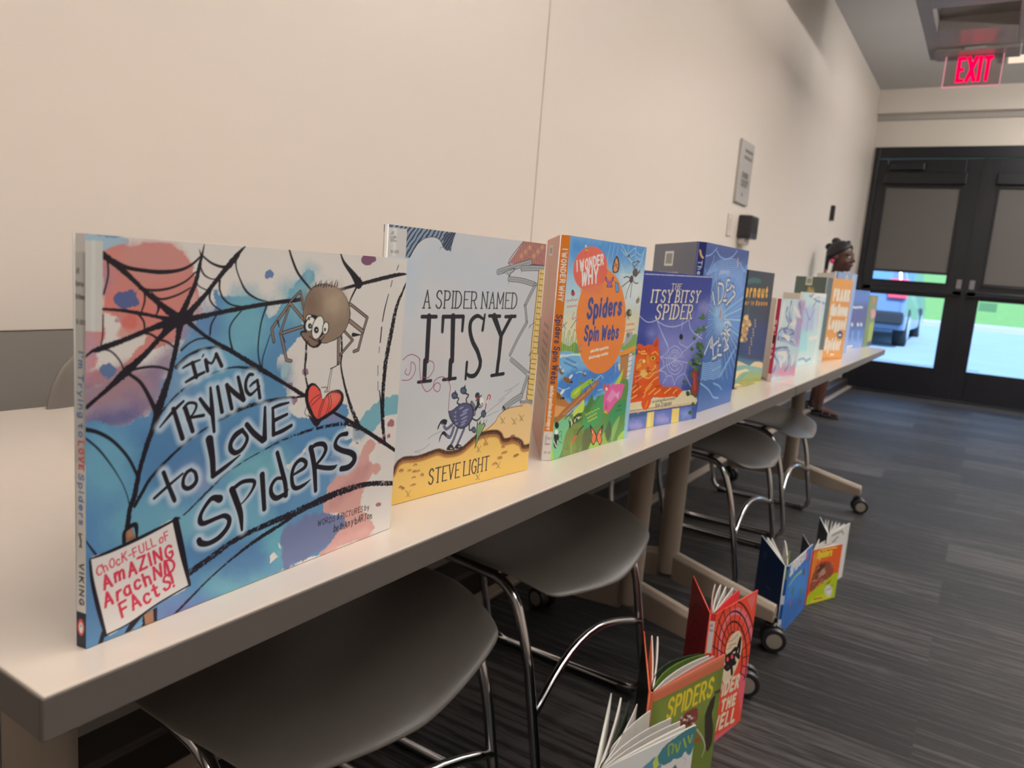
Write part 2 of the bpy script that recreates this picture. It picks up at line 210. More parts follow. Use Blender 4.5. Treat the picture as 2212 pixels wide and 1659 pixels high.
class Canvas:
    def __init__(s, w, h, step, base):
        s.w, s.h = w, h; s.nx = max(2, int(round(w / step)) + 1); s.ny = max(2, int(round(h / step)) + 1)
        s.xs = np.linspace(0, w, s.nx); s.ys = np.linspace(0, h, s.ny); s.px = step
        s.C = np.ones((s.ny, s.nx, 3)) * ink(base)
    def win(s, x0, x1, y0, y1):
        i0, i1 = np.searchsorted(s.xs, [x0, x1]); j0, j1 = np.searchsorted(s.ys, [y0, y1])
        if i0 >= i1 or j0 >= j1: return None
        X, Y = np.meshgrid(s.xs[i0:i1], s.ys[j0:j1]); return (slice(j0, j1), slice(i0, i1)), X, Y
    def put(s, w, a, c): s.C[w] = s.C[w] * (1 - a[..., None]) + c * a[..., None]
    def poly(s, col, soft, amp, smooth, hatch, pts):
        soft /= 10; amp /= 10; P = np.array(pts, float).reshape(-1, 2) / 10; P = spline(P, True, 4) if smooth and len(P) > 4 else P
        pad = soft + amp + 1; g = s.win(P[:, 0].min() - pad, P[:, 0].max() + pad, P[:, 1].min() - pad, P[:, 1].max() + pad)
        if g is None: return
        w, X, Y = g; ins = np.zeros(X.shape, bool); D = np.full(X.shape, 1e9)
        for i in range(len(P)):
            (x0, y0), (x1, y1) = P[i - 1], P[i]
            if y0 != y1: ins ^= ((y0 > Y) != (y1 > Y)) & (X < (x1 - x0) * (Y - y0) / (y1 - y0) + x0)
            dx, dy = x1 - x0, y1 - y0; L = dx * dx + dy * dy + 1e-12; t = np.clip(((X - x0) * dx + (Y - y0) * dy) / L, 0, 1)
            D = np.minimum(D, (X - x0 - t * dx) ** 2 + (Y - y0 - t * dy) ** 2)
        D = np.sqrt(D) * np.where(ins, -1, 1)
        if amp: D = D + amp * ((vnoise(X / (2.2 + amp), Y / (2.2 + amp)) - .5) * 1.3 + (vnoise(X / 1.1, Y / 1.1) - .5) * .5)
        e = max(s.px * .6, soft); a = np.clip(.5 - D / (2 * e), 0, 1)
        if soft > 1: a = a * a * (3 - 2 * a) * (.82 + .18 * vnoise(X / 6, Y / 6))
        s.put(w, a, ink(col))
        if hatch:
            c2, ang, per, duty = hatch; ang = math.radians(ang); ph = ((X * math.sin(ang) - Y * math.cos(ang)) / per + .35 * vnoise(X / 5, Y / 5)) % 1
            s.put(w, a * np.clip((duty / 2 - np.abs(ph - .5)) * per / s.px + .5, 0, 1), ink(c2))
    def stroke(s, col, smooth, rough, soft, pts):
        soft /= 10; P = np.array(pts, float).reshape(-1, 3) / 10
        if smooth: P = spline(P, False, 5)
        P[:, 2] = np.maximum(P[:, 2], .06); m = P[:, 2].max() / 2 + soft + 1
        g = s.win(P[:, 0].min() - m, P[:, 0].max() + m, P[:, 1].min() - m, P[:, 1].max() + m)
        if g is None: return
        w, X, Y = g; A = np.zeros(X.shape); e = max(s.px * .6, soft)
        gx = X[0]; gy = Y[:, 0]
        for i in range(len(P) - 1):
            (x0, y0, w0), (x1, y1, w1) = P[i], P[i + 1]; q = max(w0, w1) / 2 * 1.4 + e * 2 + .3
            a0, a1 = np.searchsorted(gx, [min(x0, x1) - q, max(x0, x1) + q]); b0, b1 = np.searchsorted(gy, [min(y0, y1) - q, max(y0, y1) + q])
            if a0 >= a1 or b0 >= b1: continue
            xx = X[b0:b1, a0:a1]; yy = Y[b0:b1, a0:a1]; dx, dy = x1 - x0, y1 - y0; L = dx * dx + dy * dy + 1e-9
            t = np.clip(((xx - x0) * dx + (yy - y0) * dy) / L, 0, 1); r = (w0 + (w1 - w0) * t) / 2
            if rough: r = r * (1 + (.22 + .12 * rough) * (vnoise(xx / .9, yy / .9) - .5))
            d = np.hypot(xx - x0 - t * dx, yy - y0 - t * dy); a = np.clip(.5 - (d - r) / (2 * e), 0, 1)
            A[b0:b1, a0:a1] = np.maximum(A[b0:b1, a0:a1], a)
        if rough >= 2: A = A * np.clip(1.25 - (rough - 1.2) * 3.2 * np.clip(vnoise(X / 1.6 + 9, Y / 1.6) - .62, 0, 1), 0, 1)
        if soft > 1: A = A * A * (3 - 2 * A) * .9
        s.put(w, A, ink(col))
    def text(s, col, txt, x0, y0, x1, y1, h, lw, serif, slant, contrast, jit):
        x0, y0, x1, y1, h, lw = [v / 10 for v in (x0, y0, x1, y1, h, lw)]
        adv = []; tot = 0; gap = (1.6 if not serif else 2.2) + 10.5 * lw / h
        for ch in txt:
            wd = 3.2 if ch == ' ' else max(float(q.split(',')[0]) for st in GL[ch].split('|') for q in st.strip('~').split()); adv.append(tot); tot += wd + gap * (ch != ' ')
        tot -= gap; L = math.hypot(x1 - x0, y1 - y0); d = np.array([(x1 - x0) / L, (y1 - y0) / L]); n = np.array([-d[1], d[0]]); kx = L / tot; ky = h / 10; rr = random.Random(txt)
        for ch, a in zip(txt, adv):
            if ch == ' ': continue
            jx, jy, sh = (rr.uniform(-.25, .25) * jit, rr.uniform(-.5, .5) * jit, rr.uniform(-.06, .06) * jit)
            for st in GL[ch].split('|'):
                P = np.array([[float(v) for v in q.split(',')] for q in st.strip('~').split()]); sm = st[0] == '~'
                if sm: P = spline(P, False, 4)
                def tr(p): u = (a + p[0] + jx + (p[1] + jy) * (slant + sh) * ky / kx) * kx; v = (p[1] + jy) * ky; return (x0 + d[0] * u + n[0] * v, y0 + d[1] * u + n[1] * v)
                Q = [tr(p) for p in P]
                if contrast:
                    for i in range(len(P) - 1):
                        dy = abs(P[i + 1][1] - P[i][1]) * ky; dx = (P[i + 1][0] - P[i][0]) * kx; f = 1 - contrast + contrast * (dy / (math.hypot(dx, dy) + 1e-9)) * (1.0 if dx <= .2 else .75)
                        s.stroke(col, 0, 0, 0, [c * 10 for q in (Q[i], Q[i + 1]) for c in (*q, lw * f)])
                else: s.stroke(col, 0, 1 if jit else 0, 0, [c * 10 for q in Q for c in (*q, lw)])
                if serif and not sm:
                    for p in (P[0], P[-1]):
                        if p[1] in (0, 10) and len(P) < 6:
                            s.stroke(col, 0, 0, 0, [c * 10 for q in (tr(p + [-1.25, 0]), tr(p + [1.25, 0])) for c in (*q, lw * .62)])
    def run(s, ops):
        for i, o in enumerate(ops):
            if o[0] == 'H':                 # soft light halo behind the strokes that follow
                for q in ops[i + 1:i + 1 + o[1]]:
                    w = list(q[5]); w[2::3] = [v + o[2] for v in w[2::3]]; s.stroke(o[4], q[2], 0, o[3], w)
            elif o[0] == 'P': s.poly(*o[1:])
            elif o[0] == 'S': s.stroke(*o[1:])
            else: s.text(*o[1:])
        return s
def board(name, cv, mtx, thick, edge_col, parent, back_col=None):
    """cover board: printed grid on its outside, plain inside and edges, one mesh; local u right, v up, n outward"""
    nx, ny = cv.nx, cv.ny; X, Y = np.meshgrid(cv.xs / 1000, cv.ys / 1000)
    front = np.stack([X.ravel(), Y.ravel(), np.zeros(nx * ny)], 1); N = nx * ny
    W, Hh = cv.w / 1000, cv.h / 1000; t = thick
    ext = np.array([[0, 0, 0], [W, 0, 0], [W, Hh, 0], [0, Hh, 0], [0, 0, -t], [W, 0, -t], [W, Hh, -t], [0, Hh, -t]], float); ext[:4, 2] = -.00012
    co = np.concatenate([front, ext]); Mx = np.array(mtx); co = co @ Mx[:3, :3].T + Mx[:3, 3]
    idx = np.arange(N).reshape(ny, nx); q = np.stack([idx[:-1, :-1], idx[:-1, 1:], idx[1:, 1:], idx[1:, :-1]], -1).reshape(-1, 4)
    b = N; ex = np.array([[7, 6, 5, 4], [0, 1, 2, 3], [0, 4, 5, 1], [1, 5, 6, 2], [2, 6, 7, 3], [3, 7, 4, 0]]) + b
    F = np.concatenate([q, ex]).astype(np.int32); me = bpy.data.meshes.new(name)
    me.vertices.add(len(co)); me.vertices.foreach_set('co', co.astype(np.float32).ravel()); me.loops.add(F.size); me.loops.foreach_set('vertex_index', F.ravel())
    me.polygons.add(len(F)); me.polygons.foreach_set('loop_start', np.arange(0, F.size, 4, dtype=np.int32)); me.update(calc_edges=True); me.validate()
    at = me.color_attributes.new('ink', 'FLOAT_COLOR', 'POINT'); cc = np.ones((len(co), 4), np.float32); cc[:N, :3] = cv.C.reshape(-1, 3); cc[N:, :3] = ink(edge_col)
    if back_col: cc[N + 4:, :3] = ink(back_col)
    at.data.foreach_set('color', cc.ravel())
    return link(name, me, PRINT, parent)

ART = json.loads(r'''{"b1":[["P",7311278,0,10,1,0,[-26,2424,219,2435,224,2406,-2,2378,-27,2376]],
["P",10466237,3,20,1,0,[-18,2401,220,2402,247,2353,202,2300,98,2303,-19,2321]],
["P",13139315,5,20,1,0,[98,2311,238,2365,396,2390,554,2372,660,2268,713,2112,695,1961,639,1820,504,1780,385,1740,252,1641,143,1606,-29,1579,-28,1889,107,2003]],
["P",12879228,60,30,1,0,[247,2353,396,2384,534,2366,629,2267,578,2201,360,2169,230,2234]],
["P",13661802,80,30,1,0,[107,2104,362,2037,501,1964,363,1930,195,2003,107,1970]],
["P",13606034,20,40,1,0,[633,2092,691,2093,721,2017,690,1923,638,1830,604,1962]],
["P",12160150,50,30,1,0,[-28,1889,39,1870,81,1801,47,1683,-29,1639]],
["P",10649487,60,30,1,0,[98,2229,150,2189,159,2164,98,2104]],
["P",14076094,6,30,1,0,[107,1970,195,1960,251,1863,364,1841,280,1729,161,1675,47,1649,39,1684,82,1784,107,1851]],
["P",13396576,10,30,1,0,[306,1918,301,1899,285,1884,263,1876,238,1877,216,1886,201,1902,196,1921,201,1939,216,1954,238,1962,262,1962,285,1953,300,1937]],
["P",13206905,20,20,1,0,[196,1882,278,1888,344,1877,297,1843,214,1829]],
["P",11108488,6,10,1,0,[194,1931,192,1926,188,1922,183,1920,176,1920,171,1922,167,1927,165,1932,167,1937,171,1941,176,1943,183,1943,188,1941,192,1936]],
["P",9072776,60,50,1,0,[-29,1596,143,1606,271,1640,504,1770,586,1794,547,1646,488,1482,449,1383,255,1316,-30,1306]],
["P",10517120,80,50,1,0,[73,1595,252,1641,367,1605,368,1513,207,1476,39,1443]],
["P",6446726,70,50,1,0,[39,1400,162,1419,282,1413,331,1361,255,1307,38,1313]],
["P",5920888,70,40,1,0,[-30,1349,91,1340,163,1294,73,1263,-30,1219]],
["P",5932714,5,30,1,0,[829,2113,883,2065,982,2085,1105,2091,1235,2036,1286,1931,1422,2067,1502,2154,1591,2242,1670,2275,1683,2201,1620,2123,1589,1903,1615,1836,1525,1740,1375,1639,1371,1585,1409,1516,1466,1378,1516,1248,1571,1190,1678,1164,1806,1116,1944,1242,2098,1224,2125,1096,2073,979,1951,912,1789,891,1665,866,1560,850,1503,814,1731,806,1949,937,2192,923,2161,864,1958,812,1955,614,1921,370,2163,257,2178,174,2010,65,1863,-7,1622,18,-34,-38,-30,1262,199,1324,429,1395,507,1602,587,1738,712,1922,822,1997]],
["P",7382193,110,60,1,0,[1290,1867,1275,1755,1222,1667,1142,1622,1054,1628,976,1682,921,1772,899,1879,914,1984,962,2069,1036,2116,1122,2118,1204,2070,1265,1980]],
["P",5604002,110,60,1,0,[1512,1507,1490,1440,1420,1392,1320,1372,1211,1384,1114,1424,1048,1483,1024,1549,1044,1611,1105,1658,1198,1681,1306,1675,1408,1639,1482,1579]],
["P",7907506,110,60,1,0,[1642,2035,1633,1960,1599,1901,1547,1869,1489,1870,1436,1904,1397,1963,1381,2035,1390,2107,1422,2165,1471,2198,1529,2199,1583,2168,1624,2109]],
["P",8892853,110,60,1,0,[1700,2212,1695,2175,1677,2145,1650,2128,1619,2127,1591,2143,1570,2172,1561,2209,1566,2245,1583,2275,1609,2293,1640,2294,1669,2279,1690,2249]],
["P",7178663,110,60,1,0,[847,1802,835,1758,799,1724,746,1708,689,1711,637,1734,602,1770,589,1813,600,1855,634,1888,684,1905,741,1904,794,1883,832,1847]],
["P",6193575,110,60,1,0,[868,1899,861,1855,837,1821,802,1802,762,1804,727,1825,702,1861,693,1904,700,1946,723,1981,757,1999,796,1999,832,1979,858,1944]],
["P",5273502,110,60,1,0,[865,1012,831,925,732,870,594,860,447,892,321,958,237,1043,207,1132,236,1210,318,1263,441,1283,586,1262,724,1201,826,1112]],
["P",7118514,110,60,1,0,[287,1061,271,969,223,904,156,877,82,895,18,950,-25,1032,-40,1125,-25,1211,18,1274,82,1304,154,1293,221,1242,269,1159]],
["P",5339551,110,60,1,0,[1538,982,1504,909,1403,866,1258,860,1104,890,971,948,881,1022,848,1097,877,1163,962,1206,1091,1219,1243,1198,1389,1144,1496,1066]],
["P",7579825,110,60,1,0,[1599,807,1567,754,1473,726,1339,728,1196,759,1071,810,987,872,957,932,984,980,1064,1009,1185,1013,1327,988,1462,939,1560,874]],
["P",5734569,110,60,1,0,[2095,711,2076,608,2006,536,1903,512,1788,539,1685,608,1613,704,1583,810,1601,906,1663,975,1758,1004,1871,987,1979,923,2060,825]],
["P",7645104,110,60,1,0,[1491,-86,1457,-157,1353,-186,1207,-168,1051,-110,916,-27,825,66,792,151,821,215,907,246,1038,238,1192,191,1340,109,1448,10]],
["P",7115701,110,60,1,0,[728,11,693,-49,596,-69,459,-47,315,10,192,89,110,174,81,250,110,304,191,328,312,316,455,267,591,190,690,98]],
["P",5800619,110,60,1,0,[504,381,471,277,374,219,239,218,97,269,-24,360,-104,471,-132,581,-103,674,-23,732,96,746,236,709,369,624,467,507]],
["P",7381429,110,60,1,0,[1363,463,1331,367,1234,311,1095,305,946,349,818,430,731,531,699,634,726,720,808,776,932,791,1078,759,1218,684,1321,577]],
["P",9277872,110,60,1,0,[805,858,792,825,755,805,702,802,643,815,592,842,556,877,543,913,555,944,589,964,640,969,698,957,752,931,790,896]],
["P",7841461,110,60,1,0,[848,553,816,496,724,469,595,477,458,517,341,578,262,649,235,715,261,767,338,796,454,795,589,762,718,703,812,628]],
["P",5602210,110,60,1,0,[1523,110,1476,49,1341,34,1154,63,957,129,790,215,679,303,640,381,676,434,783,456,947,439,1141,385,1329,300,1468,201]],
["P",7304613,110,60,1,0,[945,-159,921,-207,850,-225,750,-209,642,-165,547,-103,484,-35,461,27,482,72,544,91,637,81,744,42,844,-19,917,-91]],
["P",6989745,110,60,1,0,[1563,195,1556,115,1526,58,1481,36,1429,52,1382,103,1347,178,1333,262,1340,339,1368,394,1411,418,1462,405,1511,356,1547,281]],
["P",7118519,110,60,1,0,[1026,1631,1005,1575,946,1534,860,1516,766,1525,684,1557,628,1605,608,1661,626,1713,680,1753,760,1773,852,1769,939,1739,1001,1690]],
["P",8098991,110,60,1,0,[691,1480,682,1437,655,1404,616,1390,573,1395,534,1419,507,1456,497,1500,506,1541,531,1573,569,1589,612,1585,652,1563,680,1525]],
["P",6921134,110,60,1,0,[555,570,534,461,474,388,388,365,295,395,214,470,159,573,139,684,158,785,211,856,291,885,382,864,468,795,530,690]],
["P",5864865,110,60,1,0,[232,224,213,120,158,52,80,35,-4,70,-76,147,-125,250,-142,359,-124,455,-75,521,-3,544,80,518,156,446,212,341]],
["P",7304599,8,40,1,0,[1499,327,1709,399,1922,364,2172,255,2145,144,1943,45,1700,18,1515,27,1492,192]],
["P",6458285,30,30,1,0,[1736,733,1951,714,1950,565,1903,387,1678,382,1574,337,1509,425]],
["P",7907247,5,20,1,0,[2221,1007,2340,1118,2503,1202,2783,1227,2794,1073,2596,1056,2503,992,2413,927,2278,973]],
["P",9215401,30,30,1,0,[2221,1007,2372,959,2305,879,2210,920]],
["P",13670799,6,40,1,0,[1957,575,2177,662,2382,845,2488,833,2433,699,2568,606,2457,534,2361,421,2351,316,2478,176,2531,24,1895,8,2025,99,2167,204,2134,291,1921,370]],
["P",12618372,50,40,1,0,[2080,536,2341,664,2435,672,2370,539,2193,446,1988,379]],
["P",14263707,50,30,1,0,[2113,87,2446,103,2521,20,1946,6]],
["P",10269108,10,20,1,0,[1409,1516,1433,1602,1489,1609,1479,1544,1439,1492]],
["P",7962270,10,30,1,0,[2052,1150,2042,1119,2011,1097,1964,1090,1912,1097,1865,1118,1831,1147,1818,1180,1827,1210,1857,1231,1902,1240,1954,1233,2003,1213,2038,1184]],
["P",5594502,2,22,1,0,[317,2059,313,2041,300,2026,280,2015,256,2009,231,2009,207,2015,188,2026,175,2041,171,2058,175,2075,187,2090,206,2101,230,2107,255,2108,279,2102,299,2091,312,2076]],
["P",6123410,2,22,1,0,[192,1646,188,1631,179,1618,164,1609,146,1605,127,1607,109,1614,94,1625,85,1639,82,1655,85,1670,94,1683,109,1692,126,1696,146,1695,164,1688,178,1677,188,1662]],
["P",6716063,2,22,1,0,[1317,2236,1315,2225,1308,2215,1297,2208,1283,2204,1269,2204,1255,2207,1243,2214,1236,2223,1233,2233,1235,2244,1241,2253,1252,2260,1266,2264,1280,2265,1294,2262,1306,2255,1314,2246]],
["P",8146532,2,22,1,0,[2369,2388,2365,2373,2351,2360,2329,2350,2301,2344,2271,2343,2243,2347,2220,2355,2204,2366,2198,2379,2202,2393,2215,2406,2237,2416,2264,2422,2294,2424,2323,2421,2347,2413,2363,2401]],
["P",10839660,2,22,1,0,[2729,973,2728,961,2721,950,2710,944,2695,942,2679,944,2664,951,2651,961,2642,973,2638,986,2640,998,2647,1008,2658,1015,2672,1017,2688,1015,2703,1008,2716,998,2725,986]],
["P",11561584,2,22,1,0,[2585,853,2584,841,2577,832,2567,825,2555,823,2541,826,2527,832,2516,842,2508,853,2505,866,2506,877,2512,887,2522,893,2535,895,2548,893,2562,887,2573,877,2581,865]],
["P",9859199,2,22,1,0,[1572,1321,1571,1313,1568,1307,1562,1302,1554,1301,1546,1302,1538,1305,1531,1311,1527,1318,1525,1326,1526,1334,1530,1340,1536,1345,1543,1347,1552,1346,1559,1342,1566,1336,1571,1329]],
["P",9859199,2,22,1,0,[1535,1436,1534,1431,1529,1427,1521,1425,1512,1424,1502,1425,1492,1427,1484,1431,1479,1436,1477,1441,1478,1446,1483,1450,1491,1453,1500,1454,1510,1453,1520,1450,1528,1446,1533,1441]],
["P",9728127,2,22,1,0,[1669,1523,1667,1515,1663,1508,1656,1504,1647,1502,1638,1503,1629,1506,1621,1512,1616,1519,1614,1527,1615,1535,1620,1541,1626,1546,1635,1548,1645,1547,1654,1544,1661,1538,1666,1531]],
["P",10839660,2,22,1,0,[2686,871,2685,866,2682,863,2678,861,2672,861,2665,862,2659,864,2654,868,2650,872,2649,876,2650,880,2652,884,2657,886,2663,886,2669,885,2676,883,2681,879,2684,875]],
["P",10839660,2,22,1,0,[2610,259,2609,256,2605,253,2598,253,2590,253,2582,255,2574,259,2567,263,2562,267,2560,271,2562,275,2566,277,2572,278,2580,278,2588,275,2596,272,2603,268,2608,264]],
["P",10256516,2,22,1,0,[2292,870,2291,865,2288,860,2281,858,2274,857,2265,858,2257,862,2251,867,2246,872,2244,878,2245,884,2249,888,2255,891,2263,892,2271,890,2279,887,2286,882,2290,876]],
["P",14471109,2,4,1,0,[1374,160,1412,179,1451,130,1380,99]],
["P",14471109,2,3,1,0,[1445,241,1460,234,1480,185,1459,201]],
["P",14339010,3,15,1,0,[1488,829,1591,832,1604,877,1722,951,1636,847,1577,811,1565,767]],
["P",2169892,0,6,1,0,[644,1933,637,1915,619,1902,593,1894,565,1895,539,1904,521,1918,514,1936,520,1953,538,1967,563,1975,592,1974,618,1966,637,1951]],
["S",2169892,1,1,0,[583,1934,60,420,2050,35,323,2129,28,221,2216,33,100,2303,41]],
["S",2169892,1,1,0,[593,1953,52,644,2064,35,690,2167,31,719,2280,24,747,2401,6]],
["S",2169892,1,0,0,[712,2368,5,723,2336,13]],
["S",2169892,1,1,0,[625,1952,53,741,2065,34,861,2200,32,974,2320,43,1020,2372,24,1075,2421,5]],
["S",2169892,1,1,0,[636,1933,46,811,1964,32,1046,2001,32,1301,2035,31,1580,2062,31]],
["S",2169892,1,1,0,[1946,2133,24,2179,2183,29,2617,2268,35,2781,2283,9]],
["S",2169892,1,1,0,[636,1924,40,713,1865,25,816,1798,28,996,1704,32,1229,1574,39,1440,1458,28,1640,1345,35]],
["S",2169892,1,1,0,[1966,1173,22,2275,1012,37,2618,814,37,2775,718,30]],
["S",2169892,1,1,0,[584,1907,56,575,1832,39,546,1693,35,508,1555,39,449,1392,58,420,1292,41,372,1168,34,325,1011,32,297,875,36,268,796,32,250,663,36]],
["S",2169892,1,1,0,[542,1917,67,462,1837,38,346,1724,35,234,1634,54,117,1539,25,0,1452,19]],
["S",2169892,1,0,0,[234,1621,14,126,1534,12,73,1496,10,9,1443,7]],
["S",2169892,1,1,0,[542,1926,62,393,1884,33,251,1832,32,82,1779,34,39,1769,17,-3,1738,13]],
["S",2169892,1,1,0,[521,1936,34,421,1956,21,315,1977,24,204,1994,19,98,2003,15]],
["S",2169892,1,0,0,[158,2269,32,239,2238,25,341,2225,24,456,2220,27,577,2236,21,660,2273,17,729,2332,13]],
["S",2169892,1,0,0,[318,2120,16,409,2111,17,518,2127,15,620,2170,13,688,2228,10]],
["S",2169892,1,0,0,[392,2098,10,452,2059,15,564,2085,13,656,2131,10]],
["S",2169892,1,0,0,[734,2332,13,802,2289,16,882,2268,19,946,2275,26]],
["S",2169892,1,0,0,[719,2271,11,748,2216,13,805,2189,9,867,2193,10]],
["S",2169892,1,0,0,[689,2177,9,717,2140,9,784,2114,9]],
["S",2169892,1,0,0,[997,2341,14,990,2282,12,1020,2205,12,1079,2116,18,1169,2066,14,1263,2046,8]],
["S",2169892,1,0,0,[867,2181,19,869,2123,14,900,2065,15,960,2026,13,1046,2011,12]],
["S",2169892,1,0,0,[801,2118,17,795,2065,14,832,2017,13,897,1982,12]],
["S",2169892,1,0,0,[851,1958,10,813,1901,13,804,1833,14]],
["S",2169892,1,0,0,[1047,1986,10,965,1897,12,956,1817,13,983,1725,16]],
["S",2169892,1,0,0,[1256,2015,15,1215,1901,13,1196,1745,12,1206,1650,12,1239,1568,16]],
["S",2169892,1,0,0,[1298,1814,8,1263,1721,9,1239,1648,10,1238,1589,10]],
["S",2169892,1,0,0,[782,1810,10,715,1808,12,650,1782,12,598,1742,15]],
["S",2169892,1,0,0,[947,1732,27,852,1747,20,739,1739,19,641,1701,22,568,1640,31]],
["S",2169892,1,0,0,[82,1779,10,143,1763,11,197,1707,11,227,1643,11]],
["S",2169892,1,0,0,[271,1644,15,366,1655,16,445,1649,16,508,1628,16]],
["S",2169892,1,0,0,[253,1624,20,329,1563,23,388,1465,27,429,1376,32]],
["S",2169892,1,0,0,[-4,1328,26,73,1298,23,163,1231,20,256,1114,19,320,979,19]],
["S",2169892,1,0,0,[-4,1280,13,73,1201,13,145,1098,10,210,983,7,249,886,7,270,792,9]],
["S",2169892,1,0,0,[307,1861,16,383,1853,14,443,1819,16,503,1798,13,556,1756,12]],
["S",2169892,1,0,0,[310,1971,13,344,1930,13,351,1881,13]],
["S",2169892,1,0,0,[124,2279,13,128,2188,11,103,2087,11]],
["S",2169892,1,0,0,[347,2111,13,349,2046,13,327,1977,9]],
["S",2169892,1,0,0,[419,2063,16,440,2010,18,424,1963,9]],
["S",2169892,1,0,0,[100,1970,8,97,1851,9,83,1779,9]],
["S",2169892,1,0,0,[1439,2416,15,1478,2334,20,1540,2241,21,1664,2135,18]],
["S",2169892,1,0,0,[1949,2424,12,1996,2347,27,2104,2258,53,2175,2189,85]],
["S",2169892,1,0,0,[2188,2239,8,2172,2177,22]],
["S",2169892,1,0,0,[1979,2127,15,2035,2058,15,2106,2011,16]],
["S",2169892,1,0,0,[2150,2159,19,2101,2082,16,2071,2023,12]],
["S",2169892,1,2,0,[1190,1579,28,1012,1606,14,880,1591,10,744,1553,10,635,1505,11,551,1447,12,490,1387,14,445,1341,19]],
["S",2169892,1,2,0,[1640,1336,13,1461,1345,21,1267,1339,25,1072,1315,28,885,1254,17]],
["S",2169892,1,1,0,[809,1226,12,664,1158,17,558,1088,19,475,1025,21,395,953,23,336,866,24,297,804,21]],
["S",2169892,1,3,0,[2280,996,48,2128,1059,34,1874,1071,26,1639,1058,21,1420,1024,15,1283,986,11,1138,946,9,951,873,11,880,825,15,788,762,17,675,685,12,610,647,10]],
["S",2169892,1,2,0,[2772,418,46,2451,484,45,2172,495,57,1914,477,61,1598,437,54,1309,412,43,1044,373,41,859,307,46,680,246,48]],
["S",2169892,1,2,0,[1915,458,35,1675,436,34,1453,374,32,1244,321,32,1048,249,20,864,164,15,747,95,19,578,-9,20]],
["S",2169892,1,0,0,[-13,694,6,29,618,12,60,567,14]],
["S",2169892,1,0,0,[107,61,31,84,-8,29,61,-37,21]],
["S",2169892,1,0,0,[344,86,45,294,45,44,236,-22,22]],
["S",2169892,1,2,0,[2803,2272,13,2731,2137,25,2663,2008,39,2621,1829,48,2568,1560,51,2553,1301,46,2562,1103,47,2587,940,43,2625,810,22]],
["S",2169892,1,0,0,[2652,2353,9,2633,2312,9]],
["S",2169892,1,0,0,[2582,2223,9,2568,2172,9]],
["S",2169892,1,0,0,[2545,2109,9,2508,1984,14,2489,1883,12]],
["S",2169892,1,0,0,[2484,1833,14,2477,1707,14]],
["S",2169892,1,0,0,[2470,1669,7,2469,1618,7]],
["S",2169892,1,0,0,[2466,1510,7,2473,1426,7]],
["S",2169892,1,0,0,[2478,1374,7,2487,1295,7]],
["S",2169892,1,0,0,[2505,1293,11,2535,1172,21,2572,995,25]],
["S",2169892,1,2,0,[1642,1757,17,1646,1644,23,1641,1531,16,1674,1411,19]],
["S",2169892,1,2,0,[2001,1835,19,2023,1656,23,2023,1536,17,2089,1348,24,2172,1178,33,2279,1005,47]],
["S",2169892,0,0,0,[1631,1902,23,1562,2120,23,1468,2046,22]],
["S",9665132,0,0,0,[1631,1902,9,1562,2120,9,1468,2046,9]],
["S",2169892,0,0,0,[1631,1891,28,1469,2035,27,1310,1856,26,1333,1765,27]],
["S",9665132,0,0,0,[1631,1891,14,1469,2035,14,1310,1856,13,1333,1765,13]],
["S",2169892,0,0,0,[1599,1864,28,1394,1819,27,1457,1625,28,1501,1615,28]],
["S",9665132,0,0,0,[1599,1864,14,1394,1819,13,1457,1625,14,1501,1615,14]],
["S",2169892,0,0,0,[1461,2008,23,1391,1822,23]],
["S",9665132,0,0,0,[1461,2008,10,1391,1822,10]],
["S",2169892,0,0,0,[1934,1895,28,2091,2027,28,2298,1917,30,2248,1781,30,2211,1658,30,2161,1648,29]],
["S",9665132,0,0,0,[1934,1895,12,2091,2027,13,2298,1917,13,2248,1781,13,2211,1658,13,2161,1648,13]],
["S",2169892,0,0,0,[2042,1923,38,2249,1809,40]],
["S",9665132,0,0,0,[2042,1923,23,2249,1809,24]],
["S",2169892,0,0,0,[1983,1859,25,2141,1740,26,2003,1627,26]],
["S",9665132,0,0,0,[1983,1859,10,2141,1740,10,2003,1627,10]],
["S",2169892,0,0,0,[1975,1789,32,1991,1563,33]],
["S",9665132,0,0,0,[1975,1789,17,1991,1563,17]],
["S",2169892,1,0,0,[1990,1575,9,1972,1546,9,1908,1527,9]],
["S",2169892,1,0,0,[1916,1526,6,1897,1451,6,1884,1351,6]],
["S",2169892,1,0,0,[1928,1526,5,1914,1438,5,1904,1349,5]],
["S",2169892,1,0,0,[2142,1783,35,2230,1779,8]],
["S",2169892,1,0,0,[1378,1865,8,1362,1908,16]],
["S",2169892,1,0,0,[1408,1810,8,1439,1755,8]],
["P",1972764,0,5,1,0,[1597,1947,1603,2015,1631,2100,1697,2161,1798,2183,1931,2158,2024,2103,2083,2013,2097,1927,2062,1836,1977,1762,1829,1728,1714,1759,1631,1843]],
["P",9270627,3,5,1,0,[1604,1947,1609,2013,1637,2096,1701,2155,1799,2177,1928,2152,2018,2099,2075,2011,2089,1928,2055,1839,1973,1768,1829,1734,1718,1765,1637,1846]],
["P",11573376,120,40,1,0,[2019,2046,2010,2006,1980,1973,1935,1956,1885,1957,1839,1975,1806,2007,1792,2046,1801,2085,1829,2117,1872,2135,1922,2136,1970,2119,2004,2087]],
["P",8085583,110,30,1,0,[1763,2012,1759,1968,1740,1933,1710,1914,1676,1915,1645,1935,1622,1970,1612,2013,1617,2056,1635,2091,1664,2110,1698,2110,1729,2091,1753,2056]],
["S",2169892,1,0,0,[1708,2155,11,1712,2191,4]],
["S",2169892,1,0,0,[1735,2159,11,1754,2199,4]],
["S",2169892,1,0,0,[1763,2163,12,1766,2207,4]],
["S",2169892,1,0,0,[1791,2157,12,1810,2197,4]],
